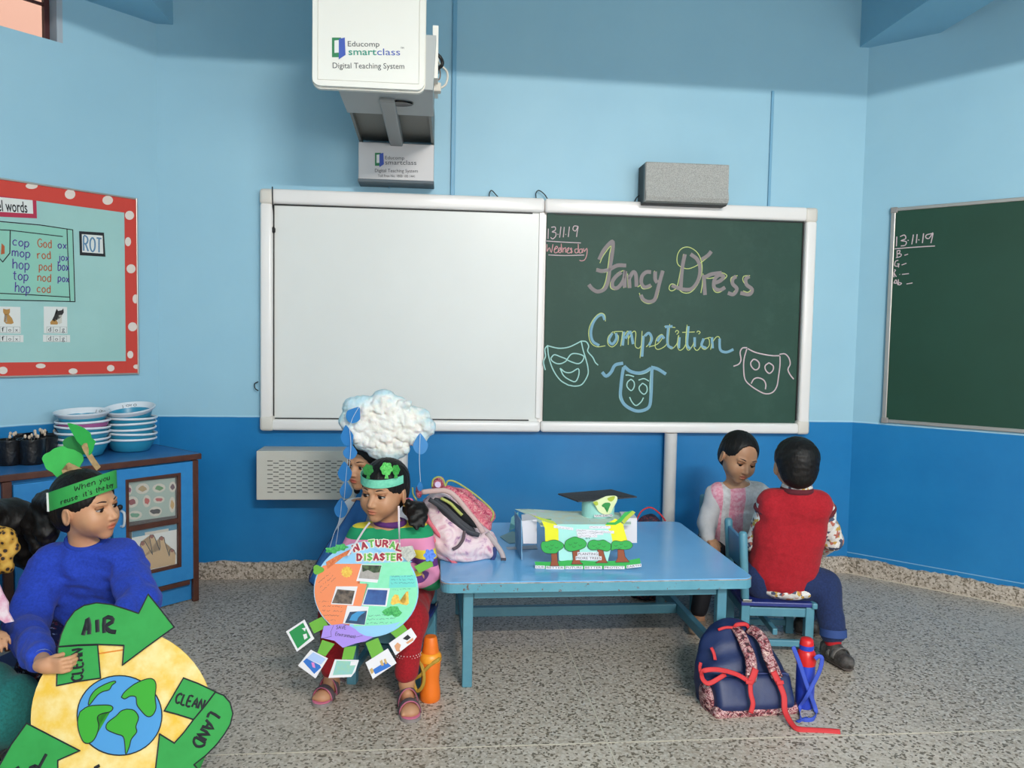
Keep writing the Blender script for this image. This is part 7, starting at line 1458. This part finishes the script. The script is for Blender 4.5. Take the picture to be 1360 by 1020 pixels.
# ================================================================ TREE COSTUME ON THE TABLE, HAT ON TOP
def costume():
    e=thing('paper_costume','folded paper costume with painted trees and slogans lying over white card boxes','costume',fl(775,742,ZT)); q=8.5; K=lambda s:[(700+x/q,650+y/q) for x,y in T(0,0,1,s)[0]]
    AQP=mat('aqua_chart_paper','a3dcd3',.7); YP=mat('yellow_chart_paper','e3de1e',.7); GP2=mat('bright_green_paper','1fa040',.65); TB=mat('tree_bark_paint','8f4526',.7); WBX=mat('white_card','dad6dc',.6); TP=mat('collage_paper','c9e2dc',.7,vary=(30,'d6d9bd',.8)); LGN=mat('lime_paper','a9b83c',.7)
    # the card body: box ends left and right, sloping front, flat top
    zt=ZT
    def quadbox(pts,Yf,Yb,m,nm,th=None):
        bm=bmesh.new(); A=[dp(x,y,Yf) for x,y in pts]; zmin=min(p.z for p in A)
        for p in A: p.z=max(p.z,ZT+.002)
        prism(bm,A,(0,1,0),Yb-Yf); bmesh.ops.recalc_face_normals(bm,faces=bm.faces); return fin(nm,bm,m,e,True)
    quadbox([(693,692),(713,690),(713,722),(695,722)],2.96,3.07,WBX,'card_box'); quadbox([(828,688),(846,688),(846,721),(829,721)],2.96,3.07,WBX,'card_box')
    bm=bmesh.new(); A=[dp(684,679,3.15),dp(693,691,2.955),dp(694,722,2.955),dp(686,704,3.15)]; A[2].z=ZT+.002; A[3].z=ZT+.002; prism(bm,A,(-1,0,0),.003); fin('printed_side',bm,mat('blue_print_side','5d8fb5',.6,vary=(40,'8db4cc',.9)),e,True)
    # top sheet, slightly rumpled
    def sheet(rows,m,nm,th=.002,amp=.002):
        bm=bmesh.new(); R_=[[bm.verts.new(Vector(p)+Vector((0,0,amp*math.sin(i*2.1+j*1.3)))) for j,p in enumerate(r)] for i,r in enumerate(rows)]
        for A,Bq in zip(R_,R_[1:]):
            for j in range(len(A)-1): bm.faces.new((A[j],A[j+1],Bq[j+1],Bq[j]))
        bmesh.ops.recalc_face_normals(bm,faces=bm.faces); bmesh.ops.solidify(bm,geom=bm.faces[:],thickness=th); return fin(nm,bm,m,e,True,smooth=True,angle=.6)
    def row(xa,ya,xb,yb,Y,n=9): return [dp(xa+(xb-xa)*k/n,ya+(yb-ya)*k/n,Y) for k in range(n+1)]
    sheet([row(684,676,842,681,3.20),row(692,680,842,681,3.13),row(705,685,840,684,3.06),row(716,694,838,692,2.96),row(718,699,838,697,2.90)],TP,'top_sheet')
    for (x,y,w,h_,m) in ((712,680,22,2.5,WBX),(735,684,26,2.5,LGN),(762,690,30,2.6,mat('cream_map_paper','d2cf9a',.7,vary=(50,'b9b56a',.8))),(790,693,14,2,GP2),(828,690,20,2,mat('cream_map_paper')),(728,691,14,2.2,GP2),(700,678,18,1.6,mat('blue_grey_paper','8fb0b5',.7))):
        Yq=3.20-(y-677)/17*.24; bm=bmesh.new(); c_=dp(x,y,Yq); box(bm,c_+Vector((0,0,.003)),(w*Yq/1038,h_*Yq/1038*2.6,.0015),.0,None); fin('pasted_cutout',bm,m,e,True)
    # side strips yellow rising to the shoulders
    pf=Plane(pt(778,745,2.86),(0,-.955,.30),(1,0,0)); S_=lambda pts,m,nm,h=0,th=.0015,sm=0:fin(nm,ppoly(pf,pts,h,th,sm),m,e,True)
    front=K("170,370 360,400 600,400 920,395 1080,370 1130,560 1140,640 1000,800 900,840 500,840 350,800 200,640")
    S_(K("340,395 950,395 965,600 900,850 500,850 360,800"),AQP,'aqua_panel',0,.002)
    S_(K("165,355 340,400 355,470 355,610 205,600 200,440"),YP,'yellow_panel',.0005,.0016); S_(K("880,395 1000,330 1085,395 1100,470 1135,590 965,600 945,490"),YP,'yellow_panel',.0005,.0016)
    S_(K("0,265 60,290 160,350 340,400 300,360 200,330 120,310 40,285"),LGN,'lime_strip',.0025,.001); S_(K("1090,395 1150,330 1225,260 1190,240 1110,300 1060,350"),LGN,'lime_strip',.001,.001)
    S_(K("885,400 900,375 990,372 1040,330 1100,260 1190,240 1110,310 1060,370 1000,400"),GP2,'green_leaf_strip',.0022,.001)
    S_(K("85,815 240,818 360,812 460,800 560,800 760,812 900,810 960,808 1150,800 1270,775 1280,830 1240,870 1100,890 640,900 200,895 100,880"),GP2,'grass_strip',.0025,.0015)
    trees=(("155,625 175,590 225,590 270,575 320,572 370,590 410,620 405,660 360,690 330,720 250,725 200,715 165,680","270,685 335,680 340,740 345,820 360,865 260,865 275,800"),("420,630 440,580 490,550 540,535 590,550 640,570 670,610 655,650 620,670 560,690 480,700 430,670","510,690 590,685 590,760 600,820 630,845 500,845 520,790"),("680,640 700,590 750,570 800,580 860,570 900,590 945,620 945,670 900,700 820,680 740,685 700,670","790,680 855,680 870,740 890,800 910,830 770,830 825,790"),("945,640 960,595 1000,580 1060,590 1110,578 1160,590 1190,630 1160,670 1100,680 1000,675 950,690","1020,680 1090,680 1105,760 1155,820 995,825 1020,770"))
    pin=bmesh.new()
    for cr,tk in trees:
        P=K(tk); o=S_(P,TB,'painted_trunk',.0045,.001); Q=K(cr); c_=S_(Q,GP2,'paper_tree_crown',.0058,.0012,3)
        stroke(pin,pf,[Q+[Q[0]]],.0016,.0072,3,4,.3); stroke(pin,pf,[P+[P[0]]],.0014,.0056,1,4,.3)
        cx_=sum(p[0] for p in Q)/len(Q); cy_=sum(p[1] for p in Q)/len(Q)
        for (dx,dy) in ((-7,0),(0,-2),(6,1),(-2,3)): stroke(pin,pf,[[(cx_+dx-2,cy_+dy),(cx_+dx,cy_+dy+1.6),(cx_+dx+2.4,cy_+dy)]],.0011,.0074,3,4,.3)
    o=fin('ink_lines',pin,INK,e,True); o['kind']='stuff'
    for s_,p0,p1 in (('OUR',"100,885","190,888"),('BETTER',"220,892","410,895"),('FUTURE',"440,893","620,893"),('BETTER',"655,893","835,893"),('PROTECT',"875,893","1090,893"),('EARTH',"1130,885","1280,865")):
        a,b=K(p0)[0],K(p1)[0]; S_([(a[0]-1,a[1]+1),(a[0]-1,a[1]-3.2),(b[0]+1,b[1]-3.2),(b[0]+1,b[1]+1)],WBX,'slogan_strip',.0042,.0008); text(s_,a,b,pf,INK,e,'lettering',.0054,ht=2.6)
    for s_,p0,p1 in (('PLANTING',"575,742","795,742"),('MORE TREES',"555,788","830,790")):
        a,b=K(p0)[0],K(p1)[0]; S_([(a[0]-1,a[1]+1.2),(a[0]-1,a[1]-4),(b[0]+1,b[1]-4),(b[0]+1,b[1]+1.2)],WBX,'slogan_strip',.0078,.0008); text(s_,a,b,pf,INK,e,'lettering',.009,ht=3)
    for a,b in (("555,465","980,485"),("560,500","860,500"),("570,530","790,530"),("300,420","520,450"),("700,430","940,430")):
        a,b=K(a)[0],K(b)[0]; S_([(a[0],a[1]+1.6),(a[0],a[1]-2),(b[0],b[1]-2),(b[0],b[1]+1.6)],WBX,'slogan_strip',.003,.0008)
        bm=bmesh.new(); squiggle(bm,pf,(a[0]+1,a[1]+.8),(b[0]-1,b[1]+.8),2.2,.0009,.0041,int(a[0])); o=fin('fine_print',bm,mat('grey_pen','5a5566',.7),e,True); o['kind']='stuff'
    text('BY',K("660,562")[0],K("715,562")[0],pf,INK,e,'lettering',.0032,ht=2.6)
    # loose cut paper left of the box
    bm=bmesh.new(); prism(bm,[fl(x,y,ZT+.001) for x,y in ((664,713),(680,706),(690,708),(692,720),(676,722))],(0,0,1),.0015); fin('loose_cutout',bm,mat('blue_grey_paper'),e,True)
    bm=bmesh.new(); A=[fl(x,y,ZT+.001) for x,y in ((676,705),(688,700))]; A+= [A[1]+Vector((0,0,.07)),A[0]+Vector((.01,0,.06))]; prism(bm,A,(0,.7,0),.002); bmesh.ops.recalc_face_normals(bm,faces=bm.faces); fin('loose_cutout',bm,AQP,e,True)
    bm=bmesh.new(); prism(bm,[fl(x,y,ZT+.001) for x,y in ((672,727),(712,724),(714,729),(674,730))],(0,0,1),.001); fin('flat_strip',bm,mat('silver_strip','aab6c4',.4),e,True)
    # mortarboard hat with a globe badge
    h=thing('mortarboard_hat','black glittery mortarboard on an aqua paper band with a green globe badge','hat',dp(794,686,3.07)); zb=dp(794,686,3.07).z; c_=Vector(dp(794,686,3.07)); r=25*3.07/1038*.85
    hh=dp(794,662,3.07).z-zb; bm=bmesh.new(); lathe(bm,[(.0625,0),(.064,0),(.0650,hh),(.0635,hh)],40,Matrix.Translation(c_),close=True); fin('paper_band',bm,AQP,h,True,smooth=True,angle=.6)
    BK=mat('black_glitter_foam','16161c',.5,vary=(150,'3c3c48',.9)); Yt=3.07
    P=[dp(741,657,3.10),dp(772,663,2.965),dp(823,660,2.99),dp(827,657,3.05),dp(800,653.5,3.22),dp(760,655,3.20)]
    P=[Vector((p.x,p.y,zb+hh+.002+o_)) for p,o_ in zip([dp(741,657,3.10),dp(768,660,2.985),dp(846,657,3.05),dp(812,654,3.20)],(.004,-.001,.008,.006))]
    bm=bmesh.new(); prism(bm,P,(0,0,1),.005); bmesh.ops.recalc_face_normals(bm,faces=bm.faces); fin('square_top',bm,BK,h,True)
    ph=Plane(c_+Vector((.015,-.067,0)),(.18,-1,0),(1,.18,0)); Sh=lambda pts,m,nm,h_=0,sm=2:fin(nm,ppoly(ph,pts,h_,.0012,sm),m,h,True)
    Sh(K("740,140 790,130 860,90 900,75 990,70 1020,95 1005,150 975,190 950,260 905,285 850,275 800,240 780,190"),mat('cream_badge_paper','d9e2b0',.7),'globe_badge',.0)
    Sh(K("845,175 880,150 930,150 940,175 920,210 905,260 890,235 885,205 850,195"),mat('continent_green','2f8a45',.7),'continent',.0016); Sh(K("905,100 940,85 990,75 980,110 950,135 920,125"),LGN,'continent',.0016); Sh(K("745,145 790,135 800,170 770,180"),LGN,'continent',.0016)
    Sh(K("755,285 960,278 965,305 757,312"),WBX,'slogan_strip',.002,0); text('SAVE EARTH',K("765,306")[0],K("955,300")[0],ph,INK,h,'lettering',.0034,ht=2.6)
costume()
